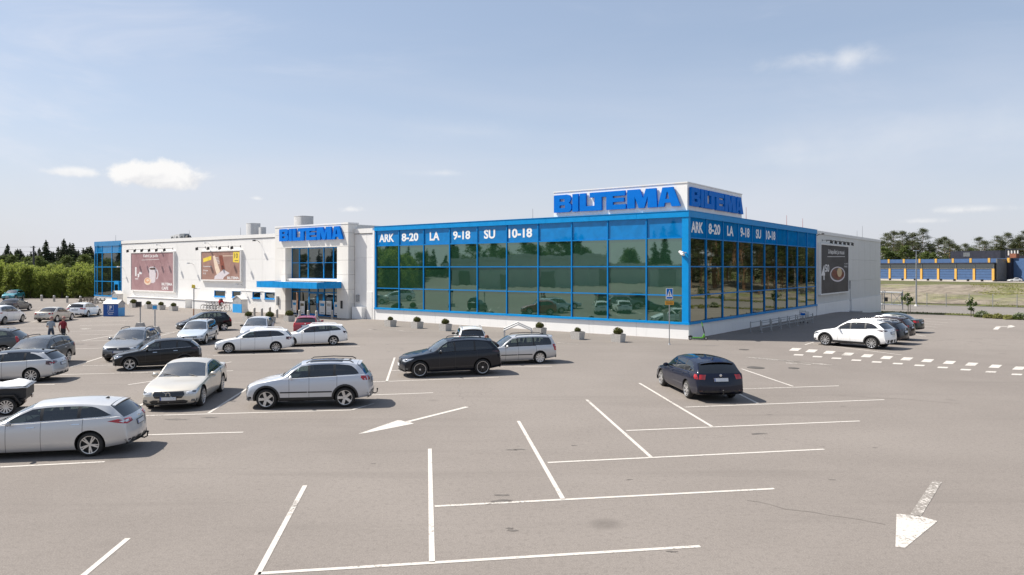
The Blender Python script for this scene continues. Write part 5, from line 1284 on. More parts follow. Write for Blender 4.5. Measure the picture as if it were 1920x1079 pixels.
c = build_car('sedan', P_BEIGE, 'silver-beige saloon facing away beside the two walkers', rim='cap', tails='block'); by_wheels(c, (134, 600.2), (108.3, 603.6), 'R')
c = build_car('estate', P_WHITE, 'white estate facing away beside the blue parking shelter', rim='seven', tails='ell', priv=True); by_wheels(c, (186.5, 591.5), (165.6, 594.8), 'R')
c = build_car('crossover', P_TEAL, 'small teal car facing the camera at the foot of the hedge', rim='seven', clad=True); put(c, (.22, -.97), G(25, 562.5), .98)
c = build_car('crossover', P_WHITE, 'white crossover with black wheel arches in the right-hand bays', rim='ten', clad=True, priv=True, rails=M_alloy, tails='thin', tailm=M_dred, heads='sweep', headm=M_lampd); by_wheels(c, (1547, 648.4), (1633.7, 655.4), 'L', .9, 1.14)
HR_ = (-.69, .72)
c = build_car('estate', P_CARB, 'dark estate hidden mostly behind the white crossover', rim='seven', priv=True, rails=M_alloy, tails='thin', tailm=M_dred); by_one(c, (1657, 646), 'L', 'r', HR_, 1.03)
c = build_car('suv_mid', P_MAROON, 'very dark red off-roader, third in the right-hand bays', rim='seven', priv=True, rails=M_alloy, tails='block'); by_one(c, (1676, 638.5), 'L', 'r', HR_, .95)
c = build_car('sedan', P_GREEN, 'dark green saloon, farthest in the right-hand bays', rim='seven', tails='block'); by_one(c, (1695, 624.5), 'L', 'r', HR_, 1.0)

# ------------------------------------------------------------------ people
M_skin = simple('skin', (.50, .30, .21), .6, 0, .1, 8); M_skin2 = simple('sun_tanned_skin', (.42, .22, .15), .6, 0, .1, 8)
M_shirtg = simple('grey_polo_cloth', (.27, .31, .35), .85, 0, .12, 12, .2); M_shirtr = simple('red_shirt_cloth', (.19, .012, .022), .85, 0, .15, 12, .2); M_jeans = simple('denim', (.045, .062, .095), .9, 0, .25, 14, .2)
M_dtrou = simple('dark_trousers_cloth', (.020, .016, .020), .9, 0, .2, 14, .2); M_shoe = simple('shoe_leather', (.05, .04, .035), .6); M_jack = simple('black_jacket_cloth', (.012, .011, .013), .85, 0, .2, 10, .2)
M_hairg = simple('thin_grey_hair', (.30, .22, .18), .8, 0, .2, 20); M_hairb = simple('reddish_hair', (.16, .07, .045), .8, 0, .2, 20); M_capr = simple('faded_red_cap', (.36, .12, .10), .85)
def person(label, J, top, legs, skin, hair, loc, yaw, cap=None, sleeve=.42, group=None):
    """J: joint name -> (x,y,z); facing +y. One continuous skinned body, five fingers per hand."""
    root = thing('person', label, 'person', loc, yaw, group)
    rad = dict(pelvis=(.155, .115), waist=(.145, .105), chest=(.17, .115), neck0=(.085, .075), neck=(.055, .055), head0=(.070, .078), head=(.078, .095), crown=(.055, .07))
    V, E, Rr = [], [], []; idx = {}
    def add(n, p, r, par=None):
        idx[n] = len(V); V.append(p); Rr.append(r if isinstance(r, tuple) else (r, r))
        if par is not None: E.append((idx[par], idx[n]))
    add('pelvis', J['pelvis'], rad['pelvis']); add('waist', J['waist'], rad['waist'], 'pelvis'); add('chest', J['chest'], rad['chest'], 'waist'); add('neck0', J['neck0'], rad['neck0'], 'chest'); add('neck', J['neck'], rad['neck'], 'neck0')
    hp = Vector(J['head']); nk = Vector(J['neck']); d = (hp - nk)
    add('head0', tuple(nk + d * .55), rad['head0'], 'neck'); add('head', tuple(hp), rad['head'], 'head0'); add('crown', tuple(hp + d * .42), rad['crown'], 'head')
    for s in 'LR':
        add('hip' + s, J['hip' + s], .095, 'pelvis'); a, b = Vector(J['hip' + s]), Vector(J['knee' + s]); add('thigh' + s, tuple(a.lerp(b, .45)), .088, 'hip' + s); add('knee' + s, tuple(b), .062, 'thigh' + s)
        c = Vector(J['ankle' + s]); add('calf' + s, tuple(b.lerp(c, .35)), .062, 'knee' + s); add('ankle' + s, tuple(c), .042, 'calf' + s); add('toe' + s, J['toe' + s], (.045, .035), 'ankle' + s)
        add('sh' + s, J['sh' + s], .068, 'chest'); a, b = Vector(J['sh' + s]), Vector(J['elbow' + s]); add('arm' + s, tuple(a.lerp(b, .5)), .052, 'sh' + s); add('elbow' + s, tuple(b), .042, 'arm' + s); c = Vector(J['wrist' + s]); add('wrist' + s, tuple(c), .029, 'elbow' + s)
        u = (c - b).normalized(); add('palm' + s, tuple(c + u * .075), (.040, .018), 'wrist' + s)
    me = bpy.data.meshes.new('body'); me.from_pydata(V, E, []); o = link('body', me, root)
    md = o.modifiers.new('skin', 'SKIN'); md.use_smooth_shade = True; md.branch_smoothing = .3
    for i, r in enumerate(Rr): me.skin_vertices[0].data[i].radius = r
    me.skin_vertices[0].data[0].use_root = True
    sb = o.modifiers.new('sub', 'SUBSURF'); sb.levels = 2; sb.render_levels = 2
    dg = bpy.context.evaluated_depsgraph_get(); m2 = bpy.data.meshes.new_from_object(o.evaluated_get(dg)); o.modifiers.clear(); o.data = m2
    # fingers, thumb, ears, nose join the same mesh
    bm = bmesh.new(); bm.from_mesh(m2); tmp = MB()
    for s in 'LR':
        b, c = Vector(J['elbow' + s]), Vector(J['wrist' + s]); u = (c - b).normalized(); side = Vector((0, 1, 0)); side = (side - u * side.dot(u)).normalized(); n_ = u.cross(side)
        for k, (off, ln) in enumerate(((-.033, .062), (-.011, .078), (.011, .082), (.033, .072))):
            p0 = c + u * .085 + side * off; q = n_ * (1 if s == 'L' else -1); tmp.tube([p0, p0 + u * ln * .5 + q * .008, p0 + u * ln + q * .028], [.0095, .009, .007], 6)
        p0 = c + u * .035 + side * .036; tmp.tube([p0, p0 + side * .030 + u * .035, p0 + side * .034 + u * .066], [.012, .011, .008], 6)
    fwd = Vector((0, 1, 0)); up = d.normalized(); fwd = (fwd - up * fwd.dot(up)).normalized(); sd_ = up.cross(fwd)
    for s in (-1, 1): tmp.ball(tuple(hp + sd_ * s * .082 - up * .02), .024, 8, 0, 1.4)
    tmp.hexa([tuple(hp + fwd * .088 + sd_ * x - up * .045) for x in (-.014, .014)] + [tuple(hp + fwd * .116 - up * .042 + sd_ * x) for x in (.008, -.008)], [tuple(hp + fwd * .085 + sd_ * x + up * .01) for x in (-.008, .008)] + [tuple(hp + fwd * .092 + up * .01 + sd_ * x) for x in (.004, -.004)])
    me3 = bpy.data.meshes.new('t'); me3.from_pydata(tmp.v, [], tmp.f); bm.from_mesh(me3); bpy.data.meshes.remove(me3)
    bm.to_mesh(m2); bm.free()
    for m in (skin, top, legs, M_shoe): m2.materials.append(m)
    def seg(p, a, b):
        a, b = Vector(a), Vector(b); t = max(0, min(1, (p - a).dot(b - a) / (b - a).length_squared)); return (p - a.lerp(b, t)).length, t
    for f in m2.polygons:
        p = f.center; best = (9, 0)
        for a, b, code in (('pelvis', 'waist', 'belt'), ('waist', 'chest', 'top'), ('chest', 'neck0', 'top'), ('neck', 'head', 'skin')):
            q, t = seg(p, J[a], J[b]); best = min(best, (q - .10 * (code != 'skin'), code if code != 'belt' else ('legs' if t < .35 else 'top')))
        for s in 'LR':
            for a, b, code in (('hip' + s, 'knee' + s, 'legs'), ('knee' + s, 'ankle' + s, 'legs'), ('ankle' + s, 'toe' + s, 'shoe'), ('sh' + s, 'elbow' + s, 'arm'), ('elbow' + s, 'wrist' + s, 'skin'), ('chest', 'sh' + s, 'top')):
                q, t = seg(p, J[a], J[b]); c = code
                if code == 'arm': c = 'top' if t < sleeve * 2 else 'skin'
                if code == 'skin' and sleeve > .9: c = 'top' if t < .95 else 'skin'
                best = min(best, (q - .04, c))
        if (p - hp).length < .17 and best[1] == 'top': best = (0, 'skin')
        f.material_index = {'skin': 0, 'top': 1, 'legs': 2, 'shoe': 3}[best[1]]; f.use_smooth = True
    hm = MB(); hm.ball((0, 0, 0), 1, 14); pts = []
    for v in hm.v:
        q = hp + up * .018 - fwd * .012 + sd_ * v[0] * .092 + fwd * v[1] * .106 + up * v[2] * .118
        if (q - hp).dot(fwd) > .03 and (q - hp).dot(up) < .06: q -= fwd * .045
        if (q - hp).dot(up) < -.06: q += up * .03 - fwd * (-.01)
        pts.append(q)
    h2 = MB(); h2.add(pts, hm.f); h2.build('hair', hair, root, smooth=60)
    if cap:
        cm = MB(); cm.add([hp + up * .035 + sd_ * v[0] * .099 + fwd * v[1] * .112 + up * max(0, v[2]) * .105 for v in hm.v], hm.f)
        cm.hexa([tuple(hp + up * .03 + sd_ * x + fwd * y) for x, y in ((-.08, .08), (.08, .08), (.06, .19), (-.06, .19))], [tuple(hp + up * .042 + sd_ * x + fwd * y) for x, y in ((-.08, .08), (.08, .08), (.06, .185), (-.06, .185))]); cm.build('cap', cap, root, smooth=60)
    return root
def walk_pose(H, step, armL, armR):
    k = H / 1.76; J = dict(pelvis=(0, 0, .96), waist=(0, .01, 1.10), chest=(0, .01, 1.33), neck0=(0, 0, 1.46), neck=(0, .01, 1.52), head=(0, .035, 1.655))
    for s, sg in (('L', -1), ('R', 1)):
        st = step * sg; J['hip' + s] = (.09 * sg, 0, .90); J['knee' + s] = (.095 * sg, st * .55 + .03, .49); J['ankle' + s] = (.095 * sg, st, .09 + (.05 if st < 0 else 0)); J['toe' + s] = (.11 * sg, st + .16, .035 + (.0 if st > 0 else .01)); J['sh' + s] = (.19 * sg, -.005, 1.40)
    for s, sg, arm in (('L', -1, armL), ('R', 1, armR)): J['elbow' + s] = (.255 * sg, arm[0], 1.13 + arm[2]); J['wrist' + s] = (.25 * sg + arm[3], arm[1], .89 + arm[4])
    return {n: tuple(c * k for c in p) for n, p in J.items()}
pg = G(95, 647)
person('man in a grey polo shirt and jeans walking away', walk_pose(1.74, .20, (-.02, .20, .0, .10, .16), (-.03, .22, 0, -.10, .18)), M_shirtg, M_jeans, M_skin, M_hairg, G(95.5, 645), .10, M_capr, group='two men walking away together')
person('man in a dark red shirt and dark trousers walking away', walk_pose(1.74, -.20, (-.08, -.04, 0, .02, 0), (-.04, .06, 0, .06, .0)), M_shirtr, M_dtrou, M_skin2, M_hairg, G(118.5, 645), -.12, M_capr, group='two men walking away together')
Jb = dict(pelvis=(0, -.12, .92), waist=(0, .03, 1.03), chest=(0, .25, 1.13), neck0=(0, .37, 1.19), neck=(0, .42, 1.24), head=(0, .50, 1.36), hipL=(-.09, -.12, .86), hipR=(.09, -.12, .86), kneeL=(-.10, .02, .48), kneeR=(.10, -.02, .47), ankleL=(-.11, -.06, .09), ankleR=(.11, -.14, .09), toeL=(-.12, .10, .035), toeR=(.12, .02, .035),
          shL=(-.19, .30, 1.16), shR=(.19, .30, 1.16), elbowL=(-.24, .42, .92), elbowR=(.24, .42, .92), wristL=(-.18, .62, .84), wristR=(.18, .62, .84))
person('person in a black jacket bending at the back of the blue-black off-roader', Jb, M_jack, M_dtrou, M_skin2, M_hairb, Vector((at(931, 700, 36.9).x, 36.9, 0)), R_(80), sleeve=.95)

# ------------------------------------------------------------------ shelters, planters, bollards, signs
M_shblue = simple('shelter_blue_panel', (.010, .085, .34), .4, 0, .08, 3); M_ltblue = simple('light_blue_panel', (.02, .30, .66), .45, 0, .08, 3); M_poly = simple('cloudy_plastic_sheet', (.36, .36, .36), .3, 0, .15, 4); M_pale = simple('pale_sheet_metal', (.62, .60, .57), .45, 0, .1, 3)
def gable_box(name, label, cat, loc, rot, w, d, h, hr, ridge_along_x, lower, upper, lower_h, side, roofm, group=None):
    t = thing(name, label, cat, loc, rot, group)
    if ridge_along_x:      # gables on the x ends, long face at y=0
        mb = MB(); mb.box(0, w, 0, .05, 0, h); mb.build('front_panel', lower, t); mb = MB(); mb.box(0, w, d - .05, d, 0, h); mb.build('rear_panel', lower, t)
        for x0 in (0.0, w - .05):
            mb = MB(); mb.box(x0, x0 + .05, .052, d - .052, 0, lower_h); mb.build('end_panel', side, t)
            mb = MB(); mb.extrude([[(.052, lower_h + .004), (d - .052, lower_h + .004), (d - .052, h), (d / 2, hr - .03), (.052, h)]], lambda a, b, q: (x0 + q, a, b), 0, .05); mb.build('gable', upper, t)
        for s in (0, 1):
            y0, y1 = (-.06, d / 2) if s == 0 else (d + .06, d / 2); mb = MB(); z0 = h - .03
            mb.hexa([(-.06, y0, z0), (w + .06, y0, z0), (w + .06, y1, hr), (-.06, y1, hr)], [(-.06, y0, z0 + .05), (w + .06, y0, z0 + .05), (w + .06, y1, hr + .05), (-.06, y1, hr + .05)]); mb.build('roof', roofm, t)
    else:
        mb = MB(); mb.box(0, w, 0, .05, 0, lower_h); mb.build('front_panel', lower, t)
        mb = MB(); mb.extrude([[(0, lower_h + .004), (w, lower_h + .004), (w, h), (w / 2, hr - .03), (0, h)]], lambda a, b, q: (a, q, b), 0, .05); mb.build('gable', upper, t)
        mb = MB(); mb.box(0, w, d - .05, d, 0, h); mb.build('rear_panel', side, t)
        for x0 in (0.0, w - .05): mb = MB(); mb.box(x0, x0 + .05, .052, d - .052, 0, h - .004); mb.build('side_panel', side, t)
        for s in (0, 1):
            x0, x1 = (-.06, w / 2) if s == 0 else (w + .06, w / 2); mb = MB(); z0 = h - .03
            mb.hexa([(x0, -.06, z0), (x0, d + .06, z0), (x1, d + .06, hr), (x1, -.06, hr)], [(x0, -.06, z0 + .05), (x0, d + .06, z0 + .05), (x1, d + .06, hr + .05), (x1, -.06, hr + .05)]); mb.build('roof', roofm, t)
    return t
p = G(193.5, 593.8); t = gable_box('trolley_shelter', 'blue trolley shelter with a white letter P and a pale pitched roof', 'shelter', p, 0, 1.5, 1.3, 1.28, 1.62, True, M_shblue, M_poly, .86, M_ltblue, M_pale)
fp = next(c for c in t.children if c.name.startswith('front_panel')); fq = lambda a, b, d: (a, -d, b)
for q in ((.47, 1.05, .60, .62), (.47, 1.05, 1.14, 1.16), (.47, .49, .62, 1.14), (1.03, 1.05, .62, 1.14)): MB().box(q[0], q[1], -.006, -.001, q[2], q[3]).build('sign_border', M_white, fp)
lettering('lettering', 'P', fq, .64, .88, .68, 1.08, .004, M_white, fp, .04); lettering('lettering', 'BILTEMA', fq, .66, 1.08, .36, .46, .004, M_white, fp, .02); lettering('lettering', 'PARKKI', fq, .50, .98, .18, .28, .004, M_white, fp, .02)
mb = MB(); mb.lathe([(.075, 0), (.10, 0)], (.53, -.004, .42), (0, -1, 0), 16); mb.build('emblem', M_white, fp, fix=False)
gable_box('trolley_shelter', 'grey trolley shelter with a light blue front beside the entrance portal', 'shelter', W(-52.6, -2.1), ROT, 1.75, .75, 1.45, 1.85, False, M_ltblue, M_poly, .95, M_pale, M_pale)
gable_box('trolley_shelter', 'grey trolley shelter with a light blue front at the left end of the wing', 'shelter', W(-83.4, -1.4), ROT, 1.5, .8, 1.35, 1.75, False, M_ltblue, M_poly, .85, M_pale, M_pale)
t = thing('trolley_bay', 'open white gable frame of a trolley bay behind the older silver estate', 'trolley bay', at(944.5, 650, 43.6) * 1, 0); t.location.z = 0
x1 = (998.4 - 944.5) / FOC * 43.6; zr_, ze_ = 1.51, 1.12
mb = MB()
for y0 in (0, 1.5):
    mb.box(0, .08, y0, y0 + .35, 0, ze_ + .02); mb.box(x1 - .06, x1, y0, y0 + .10, 0, ze_)
    mb.hexa([(-.02, y0, ze_ - .04), (x1 / 2, y0, zr_ - .04), (x1 / 2, y0 + .45, zr_ - .04), (-.02, y0 + .45, ze_ - .04)], [(-.02, y0, ze_ + .03), (x1 / 2, y0, zr_ + .03), (x1 / 2, y0 + .45, zr_ + .03), (-.02, y0 + .45, ze_ + .03)])
    mb.hexa([(x1 + .02, y0, ze_ - .04), (x1 / 2 + .003, y0, zr_ - .04), (x1 / 2 + .003, y0 + .12, zr_ - .04), (x1 + .02, y0 + .12, ze_ - .04)], [(x1 + .02, y0, ze_ + .03), (x1 / 2 + .003, y0, zr_ + .03), (x1 / 2 + .003, y0 + .12, zr_ + .03), (x1 + .02, y0 + .12, ze_ + .03)])
mb.build('portal_frame', M_pale, t); mb = MB()
for z in (.35, .75): mb.cyl((.04, .1, z), (.04, 1.7, z), .025, n=8); mb.cyl((x1 - .03, .05, z), (x1 - .03, 1.6, z), .025, n=8)
mb.build('side_rail', M_steel, t)

def leafmat(name, a, b, c, transl=.25):
    t = NT(name); g = t.n('ShaderNodeNewGeometry'); oi = t.n('ShaderNodeObjectInfo'); v = t.coord('Object'); n = t.noise(v, .55, 3, .6)
    col = t.mix(t.ramp(n, .35, .65), a, b); col = t.mix(t.math('MULTIPLY', g.outputs['Random Per Island'], .65), col, c)
    col = t.mix(t.math('MULTIPLY', oi.outputs['Random'], .35), col, tuple(x * .62 for x in a)); t.p(color=col, rough=.65, spec=.25)
    tr = t.n('ShaderNodeBsdfTranslucent'); t.l(col, tr.inputs['Color']); mx = t.n('ShaderNodeMixShader'); mx.inputs[0].default_value = transl
    t.l(t.b.outputs[0], mx.inputs[1]); t.l(tr.outputs[0], mx.inputs[2]); t.l(mx.outputs[0], t.out.inputs['Surface']); return t.mat
L_willow = leafmat('willow_leaves', (.16, .225, .038), (.27, .33, .060), (.38, .38, .11), .52); L_tuft = leafmat('field_grass_blades', (.24, .27, .065), (.30, .30, .10), (.40, .36, .17), .45); L_spruce = leafmat('spruce_needles', (.034, .050, .024), (.056, .074, .034), (.078, .086, .042), .15)
L_pine = leafmat('pine_needles', (.062, .084, .036), (.105, .124, .052), (.145, .138, .068), .22); L_birch = leafmat('birch_leaves', (.08, .12, .03), (.12, .16, .04), (.16, .18, .06), .35); L_box = leafmat('box_leaves', (.06, .085, .018), (.12, .12, .03), (.16, .13, .04), .2)
L_sap = leafmat('sapling_leaves', (.05, .085, .022), (.08, .12, .03), (.10, .14, .04), .35); L_flower = leafmat('shrub_blossom', (.10, .16, .04), (.55, .55, .45), (.62, .62, .50), .2)
def bark(name, a, b, sc=(6, 6, 1.5)):
    t = NT(name); v = t.coord('Object'); n = t.noise(v, 2.2, 5, .65, .5, sc); t.p(color=t.mix(t.ramp(n, .38, .62), a, b), rough=.9); t.bump(n, .6, .03); return t.mat
B_pine = bark('pine_bark', (.16, .075, .04), (.27, .15, .09)); B_birch = bark('birch_bark', (.55, .53, .50), (.10, .09, .085), (1.5, 1.5, 5)); B_grey = bark('grey_bark', (.10, .085, .07), (.17, .15, .125))
def leaves(mb, cen, size, rng_, mi=0, flat=0.0, aspect=1.0):
    """leaf quads at the given centres, turned at random"""
    cen = np.asarray(cen); n = len(cen)
    a = rng_.normal(size=(n, 3)); a[:, 2] *= (1 - flat * .8); a /= np.linalg.norm(a, axis=1)[:, None] + 1e-9
    b = rng_.normal(size=(n, 3)); b[:, 2] *= (1 - flat); b -= a * (a * b).sum(1)[:, None]; b /= np.linalg.norm(b, axis=1)[:, None] + 1e-9
    s = (size * rng_.uniform(.6, 1.35, n))[:, None]
    q = np.stack([cen - a * s * aspect, cen - b * s * .55, cen + a * s * aspect, cen + b * s * .55], 1).reshape(-1, 3)
    k = len(mb.v); mb.v += [tuple(p) for p in q.tolist()]; mb.f += [(k + 4 * i, k + 4 * i + 1, k + 4 * i + 2, k + 4 * i + 3) for i in range(n)]; mb.m += [mi] * n
def tree_proto(name, trunk, crown, tm, cm):
    t = link(name, None); trunk.build('trunk', tm, t, smooth=60, fix=False); crown.build('crown', cm, t, fix=False); return t
def willow(seed, H, nb=70, nl=46, wide=1.0):
    r = np.random.default_rng(seed); tr, cr = MB(), MB(); pts = []
    stems = [(r.uniform(-.7, .7) * wide, r.uniform(-.5, .5)) for _ in range(4)]
    for sx, sy in stems: tr.tube([(sx * .4, sy * .4, 0), (sx * .8, sy * .8, H * .35), (sx * 1.4, sy * 1.4, H * .8)], [.09, .06, .02], 6)
    for i in range(nb):
        z = H * (.06 + .94 * r.random() ** .85); fr = z / H; R = wide * (1.15 * math.sqrt(max(.02, 1 - (max(0, fr - .35) / .66) ** 2)) + .15)
        th = r.uniform(0, 6.283); rr = R * math.sqrt(r.random()); c = np.array([rr * math.cos(th), rr * math.sin(th) * .8, min(z, H - .1)])
        pts.append(c + r.normal(size=(nl, 3)) * np.array([.26, .26, .34]))
    for k in range(7):                                           # upright wands at the top
        x, y = r.uniform(-.8, .8) * wide, r.uniform(-.6, .6); pts.append(np.array([[x + r.normal() * .07, y + r.normal() * .07, H * (.82 + .28 * u)] for u in np.linspace(0, 1, 16)]))
    P_ = np.concatenate(pts); P_ = P_[P_[:, 2] > .05]; leaves(cr, P_, .15, r, 0, 0, 1.25)
    return tree_proto('willow_tree', tr, cr, B_grey, L_willow)
def spruce(seed, H, Rm=1.9, thin=1.0):
    r = np.random.default_rng(seed); tr, cr = MB(), MB(); tr.cyl((0, 0, 0), (0, 0, H), .16, .02, 7); pts = []
    z = H * .08
    while z < H * .985:
        R = Rm * (1 - z / H) ** .82 * r.uniform(.72, 1.15) + .10; nb_ = int(7 + R * 6.0)
        for k in range(nb_):
            if r.random() > thin: continue
            th = r.uniform(0, 6.283); ln = R * r.uniform(.7, 1.15)
            for u in np.linspace(.18, 1, max(2, int(ln * 5))):
                for _ in range(3): pts.append([ln * u * math.cos(th) + r.normal() * .07, ln * u * math.sin(th) + r.normal() * .07, z - .30 * ln * u * u + .10 * u - abs(r.normal()) * .10])
        z += .30 + .1 * r.random()
    pts += [[r.normal() * .05, r.normal() * .05, H * (.95 + .07 * u)] for u in np.linspace(0, 1, 10)]
    leaves(cr, pts, .20, r, 0, .3, 1.3); return tree_proto('spruce_tree', tr, cr, B_grey, L_spruce)
def pine(seed, H, c0=.5, R0=2.3, nc=26, tm=None, cm=None, name='pine_tree', leaf=.14, per=150, tr_r=.17):
    r = np.random.default_rng(seed); tr, cr = MB(), MB(); lean = r.normal(size=2) * .35
    path = [(lean[0] * (u ** 2) + r.normal() * .05 * (u > 0), lean[1] * u ** 2 + r.normal() * .05 * (u > 0), H * u) for u in np.linspace(0, .97, 8)]
    tr.tube(path, [tr_r * (1.15 - u) for u in np.linspace(0, .97, 8)], 8); pts = []
    for i in range(nc):
        u = c0 + (1 - c0) * (i + r.random()) / nc; k = min(6, int(u / .97 * 7)); base_ = Vector(path[k]).lerp(Vector(path[k + 1]), min(1, u / .97 * 7 - k))
        w = R0 * (math.sin(math.pi * min(1, (u - c0) / (1 - c0) * .86 + .16)) ** .8) * r.uniform(.45, 1.1); th = r.uniform(0, 6.283)
        tip = base_ + Vector((w * math.cos(th), w * math.sin(th), r.uniform(.1, .7))); tr.tube([base_, base_.lerp(tip, .55) + Vector((0, 0, -.12)), tip], [.05, .035, .012], 5)
        n_ = int(per * (.5 + .8 * r.random())); pts.append(np.array(tip) + r.normal(size=(n_, 3)) * np.array([.62, .62, .27]))
    top = np.array(path[-1]); pts.append(top + r.normal(size=(130, 3)) * np.array([.5, .5, .4]))
    leaves(cr, np.concatenate(pts), leaf, r, 0, .4, 1.1); 
    for _ in range(5 if c0 > .36 else 0):
        u = r.uniform(.22, c0); k = int(u / .97 * 7); b_ = Vector(path[k]); th = r.uniform(0, 6.283); tr.tube([b_, b_ + Vector((.7 * math.cos(th), .7 * math.sin(th), .1))], [.03, .01], 4)
    return tree_proto(name, tr, cr, tm or B_pine, cm or L_pine)
PROTOS = dict(willow=[willow(s, h, 78, 46, w_) for s, h, w_ in ((1, 5.6, 1.35), (2, 6.0, 1.5), (3, 5.2, 1.6), (4, 5.8, 1.3), (5, 6.3, 1.45))], spruce=[spruce(s, h, rm, th) for s, h, rm, th in ((11, 10, 2.7, 1), (12, 11, 2.4, 1), (13, 9, 2.9, 1), (14, 12, 2.6, .95))],
              pine=[pine(s, h, c, rr) for s, h, c, rr in ((21, 17, .50, 2.6), (22, 19, .56, 2.4), (23, 15, .42, 2.7), (24, 18, .62, 2.2))], bpine=[pine(s, h, c, rr, nc) for s, h, c, rr, nc in ((31, 16, .22, 3.4, 40), (32, 19, .28, 3.2, 42), (33, 14, .12, 3.6, 42))],
              birch=[pine(s, h, .38, 2.3, 34, B_birch, L_birch, 'birch_tree', .20, 80, .13) for s, h in ((41, 14), (42, 16))], round=[pine(s, h, .12, 3.0, 40, B_grey, L_birch, 'leafy_tree', .24, 70, .14) for s, h in ((51, 8), (52, 10))])
used = set()
def tree(kind, loc, s, label, group, rr):
    k = rr.randrange(len(PROTOS[kind])); p_ = PROTOS[kind][k]
    o = p_ if (kind, k) not in used else copy_tree(p_); used.add((kind, k)); o.location = loc; o.rotation_euler = (0, 0, rr.uniform(0, 6.28)); o.scale = (s * rr.uniform(.9, 1.1), s * rr.uniform(.9, 1.1), s)
    for n_ in ('label', 'category', 'group'):
        if n_ in o: del o[n_]
    tag(o, label, {'willow': 'tree', 'round': 'tree'}.get(kind, 'tree'), group); return o
rr = random.Random(77)
def GZ(x, y): return Vector((x, y, gz(x, y) - .05))
# willow hedge at the left
x = -150
while x < -58:
    for row, yy in enumerate((118.5, 121.5, 125)):
        tree('willow', GZ(x + rr.uniform(-.6, .6) + row * .5, yy + rr.uniform(-.6, .6) + (x + 58) * .0), rr.uniform(.68, .86) + .05 * row, 'bushy green willow in the tall hedge at the left', 'willows of the left hedge', rr)
    x += 1.3 if x > -92 else 2.6
# spruces beyond the hedge
for px, py, Z in [(6, 473, 165), (20, 462, 160), (38, 466, 168), (47, 477, 180), (58, 472, 160), (74, 476, 172), (86, 464, 158), (97, 470, 170), (104, 476, 182), (113, 474, 165), (120, 462, 160), (131, 468, 170), (137, 463, 178), (143, 470, 160), (151, 466, 166), (156, 464, 172), (163, 470, 160), (170, 468, 168), (176, 474, 176), (12, 478, 190), (66, 481, 190), (30, 474, 185), (184, 470, 172), (192, 476, 180), (2, 478, 175), (14, 470, 172), (27, 472, 178), (33, 478, 165), (52, 482, 165), (79, 480, 168), (91, 476, 185), (109, 468, 178), (116, 480, 175), (126, 474, 185), (134, 480, 172), (147, 474, 180), (160, 476, 184), (167, 462, 190), (173, 478, 168), (44, 468, 185), (62, 474, 176), (100, 482, 168), (-10, 468, 165), (-24, 474, 170), (-40, 466, 172), (-60, 468, 168), (-85, 466, 172), (-110, 470, 165), (-135, 464, 170), (-165, 468, 172), (-200, 466, 168), (-235, 470, 172)]:
    q = at(px, py, Z); k = 'spruce'; o = tree(k, GZ(q.x, Z), 1.0, 'dark pointed spruce standing behind the willow hedge', 'spruces behind the left hedge', rr)
    o.scale = tuple(c * (q.z / 10.4) for c in (1.15, 1.15, 1.0))
for px, py, Z in [(25, 486, 150), (70, 488, 150), (82, 484, 150), (108, 486, 152), (128, 487, 150), (160, 485, 150), (5, 487, 150), (50, 489, 155), (143, 488, 152), (92, 489, 156), (174, 487, 152), (38, 487, 150), (118, 489, 154)]:
    q = at(px, py, Z); o = tree('round', GZ(q.x, Z), q.z / 9.4, 'rounded leafy tree between the hedge and the spruces', 'leafy trees behind the left hedge', rr)
# pines behind the blue and yellow warehouse
for px, py, Z in [(1655, 443, 300), (1664, 447, 310), (1674, 446, 305), (1684, 444, 315), (1693, 446, 300), (1701, 442, 305), (1713, 438, 298), (1722, 445, 310), (1730, 442, 300), (1742, 461, 300), (1760, 447, 302), (1770, 455, 320), (1781, 450, 300), (1797, 460, 310), (1808, 458, 300), (1818, 462, 330), (1829, 463, 310), (1846, 443, 296), (1838, 456, 315), (1866, 452, 302), (1858, 458, 325), (1878, 450, 300), (1890, 449, 306), (1902, 453, 300), (1912, 449, 298), (1921, 446, 296), (1930, 450, 300), (1709, 455, 325), (1750, 463, 330), (1688, 456, 320), (1940, 447, 302), (1955, 450, 300), (1970, 444, 300), (1873, 461, 335), (1668, 456, 330), (1696, 458, 335), (1896, 460, 330), (1908, 462, 335), (1853, 466, 335), (1785, 466, 335), (1722, 466, 335), (1738, 472, 335), (1770, 470, 335)]:
    Z *= 1.17 if px < 1775 else 1.03
    q = at(px, py, Z); kind = rr.choice(('bpine', 'bpine', 'pine')); H_ = {'bpine': 16.4, 'pine': 17.2}[kind]
    o = tree(kind, GZ(q.x, Z), q.z / H_, 'tall pine behind the blue and yellow warehouse', 'pines behind the warehouse', rr); o.scale = (o.scale[2] * rr.uniform(1.0, 1.3),) * 2 + (o.scale[2],)
for px, py, Z in [(1736, 468, 338), (1750, 470, 340), (1790, 468, 342), (1822, 471, 346), (1700, 468, 340), (1672, 468, 342), (1914, 468, 340), (1880, 472, 344), (1655, 470, 342), (1805, 472, 344)]:
    q = at(px, py, Z); tree('round', GZ(q.x, Z), q.z / 9.4, 'paler leafy tree among the pines behind the warehouse', 'leafy trees behind the warehouse', rr)
